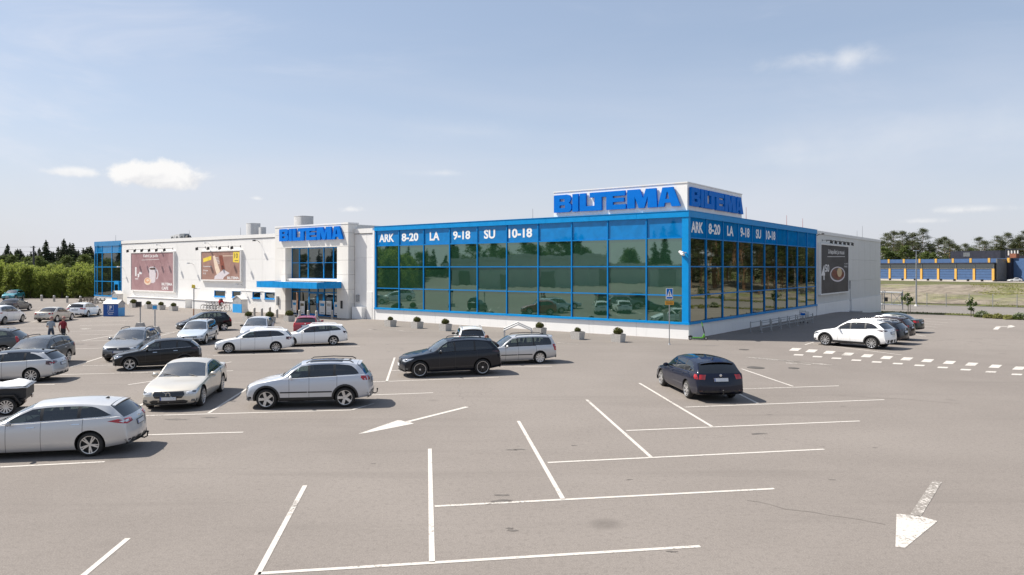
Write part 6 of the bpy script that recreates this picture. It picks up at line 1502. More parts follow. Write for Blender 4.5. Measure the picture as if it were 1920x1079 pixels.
# wood beyond the road on the right and trees round the car park: seen mirrored in the glass
n_ = 0
while n_ < 230:
    lx, ly = rr.uniform(2, 120), 116 + 70 * rr.random() ** 1.3; q = W(lx, ly)
    if q.x / q.y < .775: continue
    kind = 'birch' if n_ % 8 == 0 else ('round' if ly > 140 and n_ % 3 == 0 else rr.choice(('pine', 'pine', 'bpine'))); n_ += 1
    tree(kind, GZ(q.x, q.y), rr.uniform(.92, 1.2), 'birch with a pale trunk at the wood edge beyond the road' if kind == 'birch' else 'leafy tree in the undergrowth of the wood beyond the road' if kind == 'round' else 'tall pine in the wood beyond the road', 'trees of the wood beyond the road', rr)
for i in range(64):
    lx = -92 - 1.7 * (i % 32) + rr.uniform(-1, 1) - 6 * (i // 32); ly = -58 - (i % 32) * 1.9 + 2 * (i // 32); q = W(lx, ly); tree('willow', GZ(q.x, q.y), rr.uniform(1.0, 1.5), 'bushy willow on the far left side of the car park', 'willows on the far left side', rr)
for i in range(80):
    lx = -20 - 2.6 * i + rr.uniform(-2, 2); ly = -133 - rr.uniform(0, 16); q = W(lx, ly); tree(rr.choice(('spruce', 'spruce', 'round')), GZ(q.x, q.y), rr.uniform(.95, 1.3), 'tree on the far side of the car park opposite the store', 'trees opposite the store', rr)
for i in range(30):
    lx = -146 - rr.uniform(0, 40); ly = -16 - (i % 15) * 2.6; q = W(lx, ly); k_ = ('willow', 'willow', 'spruce')[i % 3]; tree(k_, GZ(q.x, q.y), rr.uniform(.9, 1.1), 'tree at the far left corner of the car park', 'trees at the far left corner', rr)
# low hall on the far side of the car park, facing the store
hall = thing('low_hall', 'long low grey hall on the far side of the car park', 'hall', W(-126, -112, 0), ROT)
for i in range(12): mb = MB(); mb.box(i * 8 + .02, i * 8 + 7.98, -18, 0, -.3, 6.2); mb.build('wall_panel', M_grey, hall)
mb = MB(); mb.box(-.2, 96.2, -18.2, .2, 6.21, 7.1); mb.build('roof_band', M_pale, hall)
for i in range(6): mb = MB(); mb.box(3 + i * 16, 7.5 + i * 16, .002, .08, 0, 4.2); mb.build('loading_door', M_steel, hall)

# planters with clipped box
M_plant = simple('exposed_aggregate_concrete', (.47, .45, .42), .9, 0, .2, 14, .5)
def planter(label):
    t = thing('planter', label, 'planter', (0, 0, 0), ROT, 'concrete planters along the store'); mb = MB(); a, b, h = .38, .33, .52
    mb.hexa([(-b, -b, 0), (b, -b, 0), (b, b, 0), (-b, b, 0)], [(-a, -a, h), (a, -a, h), (a, a, h), (-a, a, h)]); mb.build('tub', M_plant, t)
    mb = MB(); mb.box(-a + .06, a - .06, -a + .06, a - .06, h + .002, h + .02); mb.build('soil', M_tar, t)
    r = np.random.default_rng(8); th = r.uniform(0, 6.283, 420); u = r.uniform(-.35, 1, 420); rad = .30 * r.uniform(.72, 1.06, 420); c = np.sqrt(1 - np.clip(u, -1, 1) ** 2)
    mb = MB(); mb.ball((0, 0, h + .15), .24, 10, 0, .85); leaves(mb, np.stack([rad * c * np.cos(th), rad * c * np.sin(th), h + .15 + rad * u * .88], 1), .05, r); mb.build('box_bush', L_box, t, fix=False); return t
p0 = planter('x')
for i, (px, py, s, lab) in enumerate([(732, 612.5, .75, 'concrete planter with a small bush, left of three by the glass'), (782, 616, 1.0, 'concrete planter with a bush, middle of the three by the left half of the glass'), (835, 620.5, 1.0, 'concrete planter with a bush, right of the three by the left half of the glass'), (1012, 628.5, 1.0, 'concrete planter with a bush beside the white trolley frame'), (1083, 636.5, .72, 'concrete planter with a tiny bush between the trolley frame and the crossing sign'), (1159, 641.5, 1.05, 'concrete planter with a bush nearest the crossing sign'),
        (250.5, 577, 1.25, 'concrete planter with a tall bush beside the grey shelter at the left end'), (278.5, 579.3, 1.0, 'concrete planter second from the left below the mauve billboard'), (302, 581.2, 1.0, 'concrete planter third from the left below the mauve billboard'), (325.5, 583.4, 1.0, 'concrete planter below the right end of the mauve billboard'), (466, 604, 1.05, 'concrete planter with a bush behind the grey hatchback, left one'), (506, 606, 1.2, 'concrete planter with a bush behind the grey hatchback, right one'), (542.5, 603, 1.2, 'concrete planter with a bush in front of the entrance')]):
    o = p0 if i == 0 else copy_tree(p0); o.location = G(px, py); o['label'] = lab
    b = next(c for c in o.children if c.name.startswith('box_bush')); b.scale = (s, s, s); b.location.z = .52 * (1 - s)
# bollards
def bollard(h, r_):
    t = thing('bollard', 'x', 'bollard', (0, 0, 0), 0, 'bollards by the store'); mb = MB(); mb.cyl((0, 0, 0), (0, 0, h - .06), r_, n=14); mb.build('post', M_conc, t, smooth=50); mb = MB(); mb.cyl((0, 0, h - .058), (0, 0, h), r_ * 1.02, r_ * .72, n=14); mb.build('cap', M_pale, t, smooth=30); return t
b0 = bollard(.86, .115)
for i, (px, py, lab) in enumerate([(477, 593, 'leftmost bollard in front of the grey shelter by the entrance'), (491, 594.2, 'second bollard from the left by the entrance shelter'), (506, 591.5, 'third bollard from the left, standing nearer the wall'), (519.5, 596.2, 'bollard just left of the entrance portal'), (547, 594.5, 'bollard half hidden behind the entrance planter'), (562, 598.2, 'bollard in front of the entrance doors, left one'), (578, 599, 'bollard in front of the entrance doors, middle one'), (593.5, 600, 'bollard in front of the entrance doors, right one'), (622.7, 598.5, 'bollard at the right edge of the entrance'),
        (78, 565, 'pale bollard at the hedge foot, leftmost of three'), (101.5, 566.2, 'pale bollard at the hedge foot, middle of three'), (126, 568, 'pale bollard at the hedge foot, right of three'), (151, 567.5, 'pale bollard in front of the picnic tables, left one'), (178.5, 571, 'pale bollard in front of the picnic tables, right one')]):
    o = b0 if i == 0 else copy_tree(b0); o.location = G(px, py); o['label'] = lab
    if i > 8: o.scale = (1.35, 1.35, 1.05)
# posts in concrete feet
def footed_post(px, py, top_py, label, blue):
    p = G(px, py); t = thing('sign_post', label, 'sign post', p, .1); mb = MB(); mb.hexa([(-.34, -.34, 0), (.34, -.34, 0), (.34, .34, 0), (-.34, .34, 0)], [(-.22, -.22, .46), (.22, -.22, .46), (.22, .22, .46), (-.22, .22, .46)]); mb.build('concrete_foot', M_conc, t)
    H_ = CAM_H - (top_py - HORIZON) / FOC * p.y; mb = MB(); mb.cyl((0, 0, .44), (0, 0, H_), .045, n=10); mb.build('pole', M_steel, t)
    if blue: mb = MB(); mb.box(-.18, .20, -.065, -.046, H_ - .42, H_ - .02); s = mb.build('sign_plate', M_pale, t); MB().box(-.14, .16, -.071, -.066, H_ - .36, H_ - .10).build('print', M_ltblue, s)
    else: mb = MB(); mb.box(-.30, .05, -.16, .16, H_ - .38, H_ + .04); mb.build('camera_box', M_black, t)
footed_post(263, 616, 567, 'post with a black box on top in a concrete foot, left of the pair', False); footed_post(290.5, 624, 571, 'post with a small blue plate in a concrete foot, right of the pair', True)
# crossing sign
p = G(1255, 646.3); t = thing('crossing_sign', 'blue and white pedestrian crossing sign with a yellow plate below, on a thin pole', 'road sign', p, 0)
zt = CAM_H - (541 - HORIZON) / FOC * p.y; mb = MB(); mb.cyl((0, 0, 0), (0, 0, zt - .05), .032, n=10); mb.lathe([(.09, 0), (.06, .06), (.03, .08)], (0, 0, 0), (0, 0, 1), 10); mb.build('pole', M_steel, t)
mb = MB(); mb.box(-.22, .22, -.06, -.034, zt - .70, zt); pl_ = mb.build('sign_plate', M_white, t); sgn = lambda name, pts, m, d: MB().add([(a, d, b) for a, b in pts], [tuple(range(len(pts)))]).build(name, m, pl_, fix=False)
sgn('blue_field', [(-.19, zt - .66), (.19, zt - .66), (.19, zt - .03), (-.19, zt - .03)], M_sign, -.063); sgn('white_triangle', [(-.18, zt - .55), (.18, zt - .55), (0, zt - .08)], M_white, -.065)
sgn('pictogram', [(-.05, zt - .50), (-.01, zt - .40), (-.03, zt - .32), (-.02, zt - .24), (.02, zt - .24), (.035, zt - .32), (.015, zt - .40), (.055, zt - .50), (.02, zt - .50), (0, zt - .43), (-.02, zt - .50)], M_black, -.067); sgn('pictogram', [(.024 * math.cos(a), zt - .215 + .024 * math.sin(a)) for a in (i * .7 for i in range(9))], M_black, -.067)
mb = MB(); mb.box(-.28, .28, -.06, -.034, zt - 1.06, zt - .80); y_ = mb.build('yellow_plate', simple('sign_yellow', (.62, .30, .03), .5), t)
lettering('lettering', 'Jalankulku', lambda a, b, d: (a, -d, b), -.22, .22, zt - .92, zt - .85, .063, M_black, y_, .0); MB().box(-.2, .2, -.0625, -.0602, zt - .99, zt - .965).build('print', M_black, y_)
# electric scooter
M_lime = simple('lime_paint', (.13, .42, .035), .35)
t = thing('electric_scooter', 'lime green electric scooter leaning at the foot of the shaded wall corner', 'scooter', G(1309, 638.2), 0); t.rotation_euler = (0, 0, -.12)
mb = MB(); mb.hexa([(-.42, -.07, .13), (.30, -.07, .13), (.30, .07, .13), (-.42, .07, .13)], [(-.42, -.08, .20), (.30, -.08, .20), (.30, .08, .20), (-.42, .08, .20)]); mb.build('deck', M_lime, t)
mb = MB(); mb.hexa([(.28, -.05, .14), (.46, -.05, .22), (.46, .05, .22), (.28, .05, .14)], [(.26, -.04, .20), (.40, -.05, .48), (.40, .05, .48), (.26, .04, .20)]); mb.build('neck', M_lime, t)
mb = MB(); mb.tube([(.42, 0, .45), (.30, 0, .95)], .035, 8); mb.build('stem', M_black, t); mb = MB(); mb.tube([(.30, 0, .95), (.24, 0, 1.22)], .032, 8); mb.build('upper_stem', M_lime, t); mb = MB(); mb.tube([(.24, -.28, 1.20), (.25, 0, 1.24), (.24, .28, 1.20)], .022, 6); mb.build('handlebar', M_black, t)
for x_ in (-.52, .52): mb = MB(); mb.lathe([(.08, -.025), (.12, -.03), (.13, 0), (.12, .03), (.08, .025)], (x_, 0, .13), (0, 1, 0), 16, 0, True); w_ = mb.build('wheel', M_tyre, t); mb = MB(); mb.cyl((x_, -.02, .13), (x_, .02, .13), .08, n=12); mb.build('hub', M_steel, w_)
mb = MB(); mb.tube([(-.66, 0, .24), (-.52, 0, .30), (-.38, 0, .24)], .04, 6); mb.build('mudguard', M_black, t)
# trolley rail with one trolley
t = thing('trolley_rail', 'long low steel rail of posts in the shade of the right wall', 'railing', (0, 0, 0)); P0 = [G(*q) for q in ((1428, 624.2), (1446.3, 620.9), (1464, 617.4), (1480, 614.2), (1495.5, 611.2), (1510.3, 608.2), (1523.9, 605.4))]
for p in P0: mb = MB(); mb.cyl(p, p + Vector((0, 0, .84)), .05, n=8); mb.cyl(p + Vector((0, 0, .0)), p + Vector((0, 0, .02)), .12, n=8); mb.build('post', M_steel, t)
for z in (.36, .74):
    for a, b in zip(P0[:-1], P0[1:]): mb = MB(); mb.cyl(a + Vector((0, 0, z)), b + Vector((0, 0, z)), .03, n=8); mb.build('rail', M_steel, t)
off = (P0[-1] - P0[0]).normalized().cross(Vector((0, 0, 1))) * -.85
t = thing('trolley_rail', 'second steel rail behind the first, closer to the shaded wall', 'railing', (0, 0, 0))
for p in P0: mb = MB(); mb.cyl(p + off, p + off + Vector((0, 0, .80)), .045, n=8); mb.build('post', M_steel, t)
for a, b in zip(P0[:-1], P0[1:]): mb = MB(); mb.cyl(a + off + Vector((0, 0, .72)), b + off + Vector((0, 0, .72)), .028, n=8); mb.build('rail', M_steel, t)
t = thing('shopping_trolley', 'wire shopping trolley with a blue plate at the far end of the rail', 'trolley', (P0[-2] + P0[-1]) / 2 + off * .5, ROT + 1.57); mb = MB()
for z, a_ in ((.45, .26), (.62, .28), (.80, .30), (1.0, .31)): mb.tube([(-.40, -a_, z), (.42, -a_ * .85, z), (.42, a_ * .85, z), (-.40, a_, z), (-.40, -a_, z)], .011, 5)
for x_ in np.linspace(-.38, .40, 7): mb.cyl((x_, -.27, .45), (x_, -.30, 1.0), .008, n=4); mb.cyl((x_, .27, .45), (x_, .30, 1.0), .008, n=4)
mb.build('basket', M_steel, t); mb = MB(); mb.tube([(-.50, -.28, 1.12), (-.50, .28, 1.12)], .02, 6); mb.tube([(-.5, -.27, 1.1), (-.42, -.26, .5), (-.4, -.24, .14), (.4, -.2, .14)], .014, 5); mb.tube([(-.5, .27, 1.1), (-.42, .26, .5), (-.4, .24, .14), (.4, .2, .14)], .014, 5); mb.build('frame', M_steel, t); MB().box(-.43, -.41, -.2, .2, .72, .92).build('plate', M_sign, t)
for x_, y_ in ((-.38, -.22), (-.38, .22), (.38, -.18), (.38, .18)): mb = MB(); mb.cyl((x_, y_ - .02, .07), (x_, y_ + .02, .07), .07, n=10); mb.build('caster', M_tyre, t)
# picnic tables
M_wood = simple('weathered_wood', (.11, .085, .07), .85, 0, .3, 8, .4); M_woodl = simple('grey_wood', (.22, .19, .165), .85, 0, .3, 8, .4)
def picnic(label, loc, rot, m):
    t = thing('picnic_table', label, 'picnic table', loc, rot, 'picnic tables by the hedge')
    for k in range(5): MB().box(-.95, .95, -.37 + k * .15, -.37 + k * .15 + .135, .70, .745).build('top_plank', m, t)
    for s in (-1, 1):
        for k in range(2): y_ = s * .72 + k * .14 - .14; MB().box(-.95, .95, y_, y_ + .125, .42, .46).build('seat_plank', m, t)
        for x_ in (-.65, .65): mb = MB(); mb.hexa([(x_ - .04, s * .62 - .05, 0), (x_ + .04, s * .62 - .05, 0), (x_ + .04, s * .62 + .05, 0), (x_ - .04, s * .62 + .05, 0)], [(x_ - .04, s * .25 - .05, .69), (x_ + .04, s * .25 - .05, .69), (x_ + .04, s * .25 + .05, .69), (x_ - .04, s * .25 + .05, .69)]); mb.build('leg', m, t)
    for x_ in (-.65, .65): MB().box(x_ - .035, x_ + .035, -.85, .85, .34, .415).build('cross_beam', m, t)
picnic('dark wooden picnic table at the hedge foot, front one', G(161, 570), .25, M_wood); picnic('dark wooden picnic table at the hedge foot, behind the front one', G(170, 567.5), .1, M_wood); picnic('greyer picnic table beside the glazed left tower', G(188, 569), ROT, M_woodl)
# bicycles
def bicycle(label, loc, yaw, fm_, bag=None):
    t = thing('bicycle', label, 'bicycle', loc, yaw, 'bicycles parked at the wall'); R0 = .345
    for x_ in (-.53, .53):
        mb = MB(); mb.lathe([(R0 - .02, -.018), (R0, 0), (R0 - .02, .018), (R0 - .035, 0)], (x_, 0, R0), (0, 1, 0), 26, 0, True); w_ = mb.build('wheel', M_tyre, t, smooth=50); mb = MB()
        for k in range(14): a = 2 * math.pi * k / 14; mb.cyl((x_, .02 * (-1) ** k, R0), (x_ + (R0 - .03) * math.cos(a), 0, R0 + (R0 - .03) * math.sin(a)), .0025, n=3, caps=False)
        mb.cyl((x_, -.04, R0), (x_, .04, R0), .022, n=8); mb.build('spokes', M_steel, w_)
    bb, st, hd, hb = (-.08, 0, .30), (-.22, 0, .82), (.36, 0, .84), (.40, 0, .70); mb = MB()
    for a, b, r_ in ((bb, st, .017), (st, hd, .017), (bb, hb, .020), ((-.53, 0, R0), bb, .011), ((-.53, 0, R0), (-.2, 0, .76), .010), (hd, hb, .02), (hb, (.53, 0, R0), .014), (st, (-.25, 0, .93), .013)): mb.cyl(a, b, r_, n=6)
    mb.build('frame', fm_, t); mb = MB(); mb.tube([(.30, -.29, 1.0), (.38, -.22, 1.02), (.36, 0, .98), (.38, .22, 1.02), (.30, .29, 1.0)], .014, 6); mb.cyl(hd, (.36, 0, .99), .013, n=6); mb.build('handlebar', M_black, t)
    mb = MB(); mb.hexa([(-.40, -.09, .93), (-.12, -.025, .93), (-.12, .025, .93), (-.40, .09, .93)], [(-.40, -.08, .98), (-.12, -.02, .97), (-.12, .02, .97), (-.40, .08, .98)]); mb.build('saddle', M_black, t)
    mb = MB(); mb.lathe([(.0, 0), (.085, 0), (.09, .006)], (-.08, -.05, .30), (0, -1, 0), 12); mb.build('crank', M_steel, t)
    mb = MB(); mb.tube([(-.53 + .38 * math.cos(a), 0, R0 + .38 * math.sin(a)) for a in np.linspace(.3, 2.6, 8)], .014, 5); mb.build('mudguard', M_black, t)
    return t
ff = [simple('bike_black', (.02, .02, .022), .3), simple('bike_red', (.28, .02, .03), .3), simple('bike_silver', (.4, .4, .42), .3, .5), simple('bike_purple', (.10, .04, .10), .3)]
for i, (px, py, yw, m, lab) in enumerate([(391, 582.6, .25, 0, 'leftmost black bicycle in the row at the wall'), (396, 583.2, .42, 2, 'silver bicycle second from the left in the row at the wall'), (402, 583.6, .30, 3, 'purple bicycle in the middle of the row at the wall'), (407, 584.0, .15, 0, 'black bicycle left of the one with the red bags'), (417.5, 583.6, -.05, 1, 'red bicycle carrying red bags at the right end of the row')]): bicycle(lab, G(px, py), yw, ff[m])
pb = G(414.5, 583.6); t = thing('cycle_bag', 'bulging red and white bag loaded on the rightmost bicycle', 'bag', pb + Vector((0, 0, .62)), 0)
mb = MB(); r_ = random.Random(3); mb.ball((0, 0, .38), .30, 12, 0, 1.25, .12, r_); mb.build('bag_body', simple('red_bag_cloth', (.32, .02, .03), .8, 0, .3, 9), t, smooth=60); mb = MB(); mb.ball((.14, -.14, .22), .17, 10, 0, 1.2, .1, r_); mb.build('pale_pouch', M_pale, t, smooth=60); mb = MB(); mb.ball((0, 0, .70), .22, 10, 0, .5, .1, r_); mb.build('dark_flap', M_black, t, smooth=60)
p = G(430.5, 584.2); t = thing('bicycle_stand', 'low steel bicycle stand at the right end of the bicycles', 'bicycle stand', p, ROT); mb = MB(); mb.tube([(0, 0, 0), (0, 0, .85), (0, .5, .85), (0, .5, 0)], .03, 6); mb.build('hoop', M_steel, t)
# yellow beacon pole by the wing
p = G(363.5, 599); t = thing('beacon_pole', 'grey pole with a yellow beacon box on top near the bicycles', 'pole', p, 0); H_ = CAM_H - (541 - HORIZON) / FOC * p.y
mb = MB(); mb.cyl((0, 0, 0), (0, 0, H_), .05, n=8); mb.build('pole', M_steel, t); mb = MB(); mb.tube([(0, 0, H_ - .02), (.55, 0, H_ - .02)], .035, 6); mb.build('arm', M_steel, t); mb = MB(); mb.hexa([(-.18, -.12, H_ + .02), (.10, -.12, H_ + .02), (.10, .12, H_ + .02), (-.18, .12, H_ + .02)], [(-.15, -.1, H_ + .36), (.08, -.1, H_ + .32), (.08, .1, H_ + .32), (-.15, .1, H_ + .36)]); mb.build('beacon', M_yel, t); mb = MB(); mb.cyl((.0, -.06, .02), (.0, -.06, 1.0), .05, n=8); mb.build('sleeve', simple('faded_orange', (.40, .20, .12), .7), t)
# posters on the shop front
for k, (a0, a1, b0, b1, lab) in enumerate([(-46.2, -45.35, .25, 1.55, 'x')][:0] + [(-44.5, -43.75, .2, 1.5, 'white poster on the shop front, left side of the entrance'), (-43.2, -42.4, .1, 1.45, 'green and white poster beside the orange banner at the entrance'), (-39.95, -39.4 + .35, .2, 1.55, 'white poster on the shop front just right of the doors'), (-38.85, -38.05, .2, 1.55, 'pale blue poster in the middle of the three right of the doors'), (-37.6, -36.75, .2, 1.5, 'white poster at the right edge of the entrance')]):
    t = thing('shop_poster', lab, 'poster', W(0, -.10, 0), ROT, 'posters on the shop front'); bxf(MB(), a0, a1, b0, b1, .0, .03).build('board', M_white, t); m_ = (M_ltblue, M_field, M_ltblue, M_poly, M_ltblue)[k]
    bxf(MB(), a0 + .12, a1 - .12, b0 + (b1 - b0) * .62, b0 + (b1 - b0) * .82, .031, .035).build('print', m_, t); bxf(MB(), a0 + .2, a1 - .2, b0 + .12, b0 + .2, .031, .035).build('print', M_poly, t)
t = thing('banner', 'narrow orange banner standing at the left side of the entrance', 'banner', W(-43.45, -.35, 0), ROT); mb = MB(); mb.extrude([[(-.02, .5), (.20, .5), (.22, 1.7), (.12, 2.25), (0, 2.4)]], fm, .0, .012); mb.build('cloth', M_bun, t); mb = MB(); mb.cyl((-.03, 0, 0), (-.03, 0, 2.42), .018, n=6); mb.build('rod', M_steel, t)
t = thing('ash_bin', 'small grey wall bin on the entrance portal', 'bin', W(-46.0, -.8, .95), ROT); MB().box(-.16, .10, -.16, 0, 0, .95).build('bin_body', M_steel, t)
t = thing('ash_bin', 'narrow dark wall bin on the portal right of the entrance', 'bin', W(-35.6, -.8, .95), ROT); MB().box(-.08, .10, -.12, 0, 0, .75).build('bin_body', M_black, t)
# trailer at the left edge
A = G(14.5, 778.5); t = thing('car_trailer', 'dark single-axle trailer under a pale tarpaulin at the left edge', 'trailer', A, math.atan2(-.40, -.917)); t.location = A + Vector((-.34, .68, 0))
tw_ = .86; mb = MB(); mb.box(-.48, 1.6, -tw_ + .16, tw_ - .16, .42, .50); mb.build('chassis', M_black, t)
for nm, q in (('side_board', (-.50, 1.6, -tw_ + .20, -tw_ + .24)), ('side_board', (-.50, 1.6, tw_ - .24, tw_ - .20))): MB().box(*q, .52, .92).build(nm, M_trim, t)
MB().box(-.54, -.505, -tw_ + .2, tw_ - .2, .52, .92).build('tailboard', M_trim, t)
r_ = random.Random(5); mb = MB(); nx, ny = 14, 10
for j in range(ny + 1):
    for i in range(nx + 1):
        u, v = i / nx, j / ny; x_ = -.60 + 2.22 * u; y_ = (-tw_ + .14) + (2 * tw_ - .28) * v; e_ = min(u, v, 1 - v) * 6; z_ = .88 + .14 * min(1, e_) + .05 * math.sin(9 * u + 4 * v) * min(1, e_) + r_.uniform(-.018, .018); mb.v.append((x_, y_, z_))
for j in range(ny):
    for i in range(nx): k = j * (nx + 1) + i; mb.f.append((k, k + 1, k + nx + 2, k + nx + 1)); mb.m.append(0)
tp_ = mb.build('tarpaulin', simple('pale_tarpaulin', (.60, .60, .60), .55, 0, .1, 3), t, smooth=50); sd2 = tp_.modifiers.new('thick', 'SOLIDIFY'); sd2.thickness = .02
for s in (-1, 1):
    w_ = link('wheel', tyre_mesh(.29), t, (0, s * (tw_ - .02), .29), (0, 0, 0 if s > 0 else math.pi)); link('rim', rim_mesh('multi', .29), w_)
    mb = MB(); mb.hexa([(-.42, s * (tw_ - .2), .38), (-.40, s * (tw_ - .2), .34), (-.40, s * tw_, .34), (-.42, s * tw_, .38)], [(-.25, s * (tw_ - .2), .66), (-.22, s * (tw_ - .2), .63), (-.22, s * tw_, .63), (-.25, s * tw_, .66)]); mb.box(-.23, .23, min(s * tw_, s * (tw_ - .2)), max(s * tw_, s * (tw_ - .2)), .635, .665)
    mb.hexa([(.42, s * (tw_ - .2), .30), (.40, s * (tw_ - .2), .30), (.40, s * tw_, .30), (.42, s * tw_, .30)], [(.25, s * (tw_ - .2), .665), (.22, s * (tw_ - .2), .64), (.22, s * tw_, .64), (.25, s * tw_, .665)]); mb.build('mudguard', M_black, t)
    MB().box(-.52, -.49, min(s * (tw_ - .2), s * (tw_ - .42)), max(s * (tw_ - .2), s * (tw_ - .42)), .36, .46).build('tail_light', M_dred, t)
mb = MB(); mb.tube([(1.55, -.5, .46), (2.7, 0, .44), (2.95, 0, .46)], .035, 6); mb.tube([(1.55, .5, .46), (2.7, 0, .44)], .035, 6); mb.build('drawbar', M_steel, t)

# ------------------------------------------------------------------ right background: gate, fence, lamp, warehouse
t = thing('sliding_gate', 'white framed sliding gate with a diagonal brace beyond the far end of the store', 'gate', G(1651, 580, 0)); a = G(1651, 581); b = Vector((a.x + 3.25, a.y - .5, a.z))
Zg = a.y; zt, zb_ = CAM_H - (548 - HORIZON) / FOC * Zg, CAM_H - (570.5 - HORIZON) / FOC * Zg; t.location = (0, 0, 0)
def gp(px, z, dy=0): return Vector(((px - 960) / FOC * Zg, Zg + dy, z))
for nm, p_, q_, r_ in (('top_rail', gp(1649, zt), gp(1690.5, zt - .08), .10), ('bottom_rail', gp(1652, zb_), gp(1690, zb_ - .12), .10), ('end_stile', gp(1690.5, zt), gp(1690.5, zb_ - .1), .08), ('middle_stile', gp(1671.5, zt), gp(1671.5, zb_), .04), ('brace', gp(1673, zb_ + .1), gp(1689, zt - .3), .03), ('brace', gp(1673, zt - .1), gp(1689, zb_ + .1), .025)): mb = MB(); mb.cyl(p_, q_, r_, n=6); mb.build(nm, M_white if 'rail' in nm else M_steel, t)
mb = MB()
for k in range(26): x_ = 1653 + k * 1.45; mb.cyl(gp(x_, zt - .05), gp(x_, zb_ + .05), .010, n=4)
mb.build('bars', M_steel, t)
for px in (1654, 1658, 1692.5): mb = MB(); mb.cyl(gp(px, a.z - .1), gp(px, zt + .25), .07, n=8); mb.build('gate_post', M_steel, t)
MB().box(gp(1661, 0).x - .2, gp(1661, 0).x + .2, Zg - .2, Zg - .05, zb_ + .4, zb_ + 1.0).build('lock_box', M_black, t)
t = thing('fence', 'thin wire mesh fence on grey posts between the road and the field', 'fence', (0, 0, 0)); fpx = [(1701, 574), (1738, 575), (1774, 576), (1817, 576.5), (1861.5, 577), (1907, 578), (1955, 579), (2010, 580), (2070, 581.5), (2140, 583)]
FP = [G(x_, y_) for x_, y_ in fpx]
for p_ in FP: mb = MB(); mb.cyl(p_, p_ + Vector((0, 0, 2.15)), .055, n=6); mb.build('post', M_steel, t)
mb = MB()
for p_, q_ in zip(FP[:-1], FP[1:]):
    for k in range(10): z = .15 + k * .21; mb.cyl(p_ + Vector((0, 0, z)), q_ + Vector((0, 0, z)), .0045, n=3, caps=False)
    n2 = int((q_ - p_).length / .25)
    for k in range(n2): c_ = p_.lerp(q_, k / n2); mb.cyl(c_ + Vector((0, 0, .15)), c_ + Vector((0, 0, 2.05)), .0045, n=3, caps=False)
mb.build('wire_mesh', M_steel, t)
p = G(1718, 574.5); t = thing('street_lamp', 'tall grey lamp post beyond the gate with a flat lamp head', 'street lamp', p, 0); H_ = CAM_H - (471 - HORIZON) / FOC * p.y - p.z
mb = MB(); mb.cyl((0, 0, 0), (0, 0, H_), .14, .07, n=10); mb.build('pole', M_steel, t, smooth=50); mb = MB(); mb.cyl((0, 0, 0), (0, 0, .28), .28, .22, n=10); mb.build('foot', M_pale, t); mb = MB(); mb.hexa([(-.45, -.2, H_), (.45, -.2, H_), (.45, .2, H_), (-.45, .2, H_)], [(-.38, -.15, H_ + .12), (.38, -.15, H_ + .12), (.38, .15, H_ + .12), (-.38, .15, H_ + .12)]); mb.build('lamp_head', M_steel, t)
p = G(2010, 610); 
def sapling(px, py, top, label, wide, seed):
    p = G(px, py); H_ = CAM_H - (top - HORIZON) / FOC * p.y - p.z; t = thing('young_tree', label, 'tree', p, 0); r = np.random.default_rng(seed)
    mb = MB(); mb.tube([(0, 0, 0), (.02, 0, H_ * .5), (-.02, 0, H_ * .95)], [.05, .035, .012], 6); mb.build('trunk', B_grey, t); mb = MB(); mb.cyl((.25, 0, 0), (.23, 0, H_ * .48), .03, n=6); mb.build('stake', M_woodl, t)
    pts = []
    for k in range(11): z = H_ * (.44 + .56 * r.random()); pts.append(np.array([r.normal() * wide * (1.1 - (z / H_ - .42)), r.normal() * wide * .8, z]) + r.normal(size=(20, 3)) * .11)
    mb = MB(); leaves(mb, np.concatenate(pts), .12, r); mb.build('crown', L_sap, t, fix=False)
sapling(1702.5, 589.5, 552, 'young tree with a dark crown on the verge near the gate', .28, 5); sapling(1820.5, 594.5, 562, 'slender young tree on the verge in front of the road', .16, 6)
for k, (ly_, lx_) in enumerate([(65.4, 26), (65.5, 38), (65.4, 50)]):
    q = W(lx_, ly_)
    if q.x / q.y > .74: t0 = thing('young_tree', 'young tree on the verge out at the right', 'tree', q, 0, 'young trees on the verge'); r = np.random.default_rng(k); mb = MB(); mb.tube([(0, 0, 0), (0, 0, 1.5), (.03, 0, 2.9)], [.05, .035, .012], 6); mb.build('trunk', B_grey, t0); mb = MB(); leaves(mb, r.normal(size=(380, 3)) * [.3, .3, .5] + [0, 0, 2.3], .12, r); mb.build('crown', L_sap, t0, fix=False)
for k, (px, py, s, white, lab) in enumerate([(1840.5, 595.5, 1.25, True, 'large white-flowering bush on the verge'), (1852, 597, .8, False, 'small green bush right of the large flowering one'), (1871, 598, .95, False, 'yellowish bush in the middle of the verge'), (1891, 599.5, .8, False, 'low bush left of the rightmost flowering bush'), (1911, 599.8, 1.15, True, 'white-flowering bush farthest right on the verge')]):
    p = G(px, py); t = thing('verge_bush', lab, 'bush', p, 0, 'bushes on the verge'); r = np.random.default_rng(k + 60); s *= .62; th = r.uniform(0, 6.283, 420); rad = r.random(420) ** .5; mb = MB()
    leaves(mb, np.stack([rad * np.cos(th) * .85 * s, rad * np.sin(th) * .6 * s, .05 + r.random(420) * .75 * s * np.sqrt(np.clip(1.05 - rad ** 2, 0, 1))], 1), .11, r); mb.build('foliage', L_tuft if not white else L_birch, t, fix=False)
    if white: mb = MB(); th = r.uniform(0, 6.283, 130); rad = r.random(130) ** .5; leaves(mb, np.stack([rad * np.cos(th) * .85 * s, rad * np.sin(th) * .6 * s - .05, .12 + .72 * s * np.sqrt(np.clip(1.05 - rad ** 2, 0, 1)) * r.uniform(.6, 1.08, 130)], 1), .10, r); mb.build('blossom', L_flower, t, fix=False)
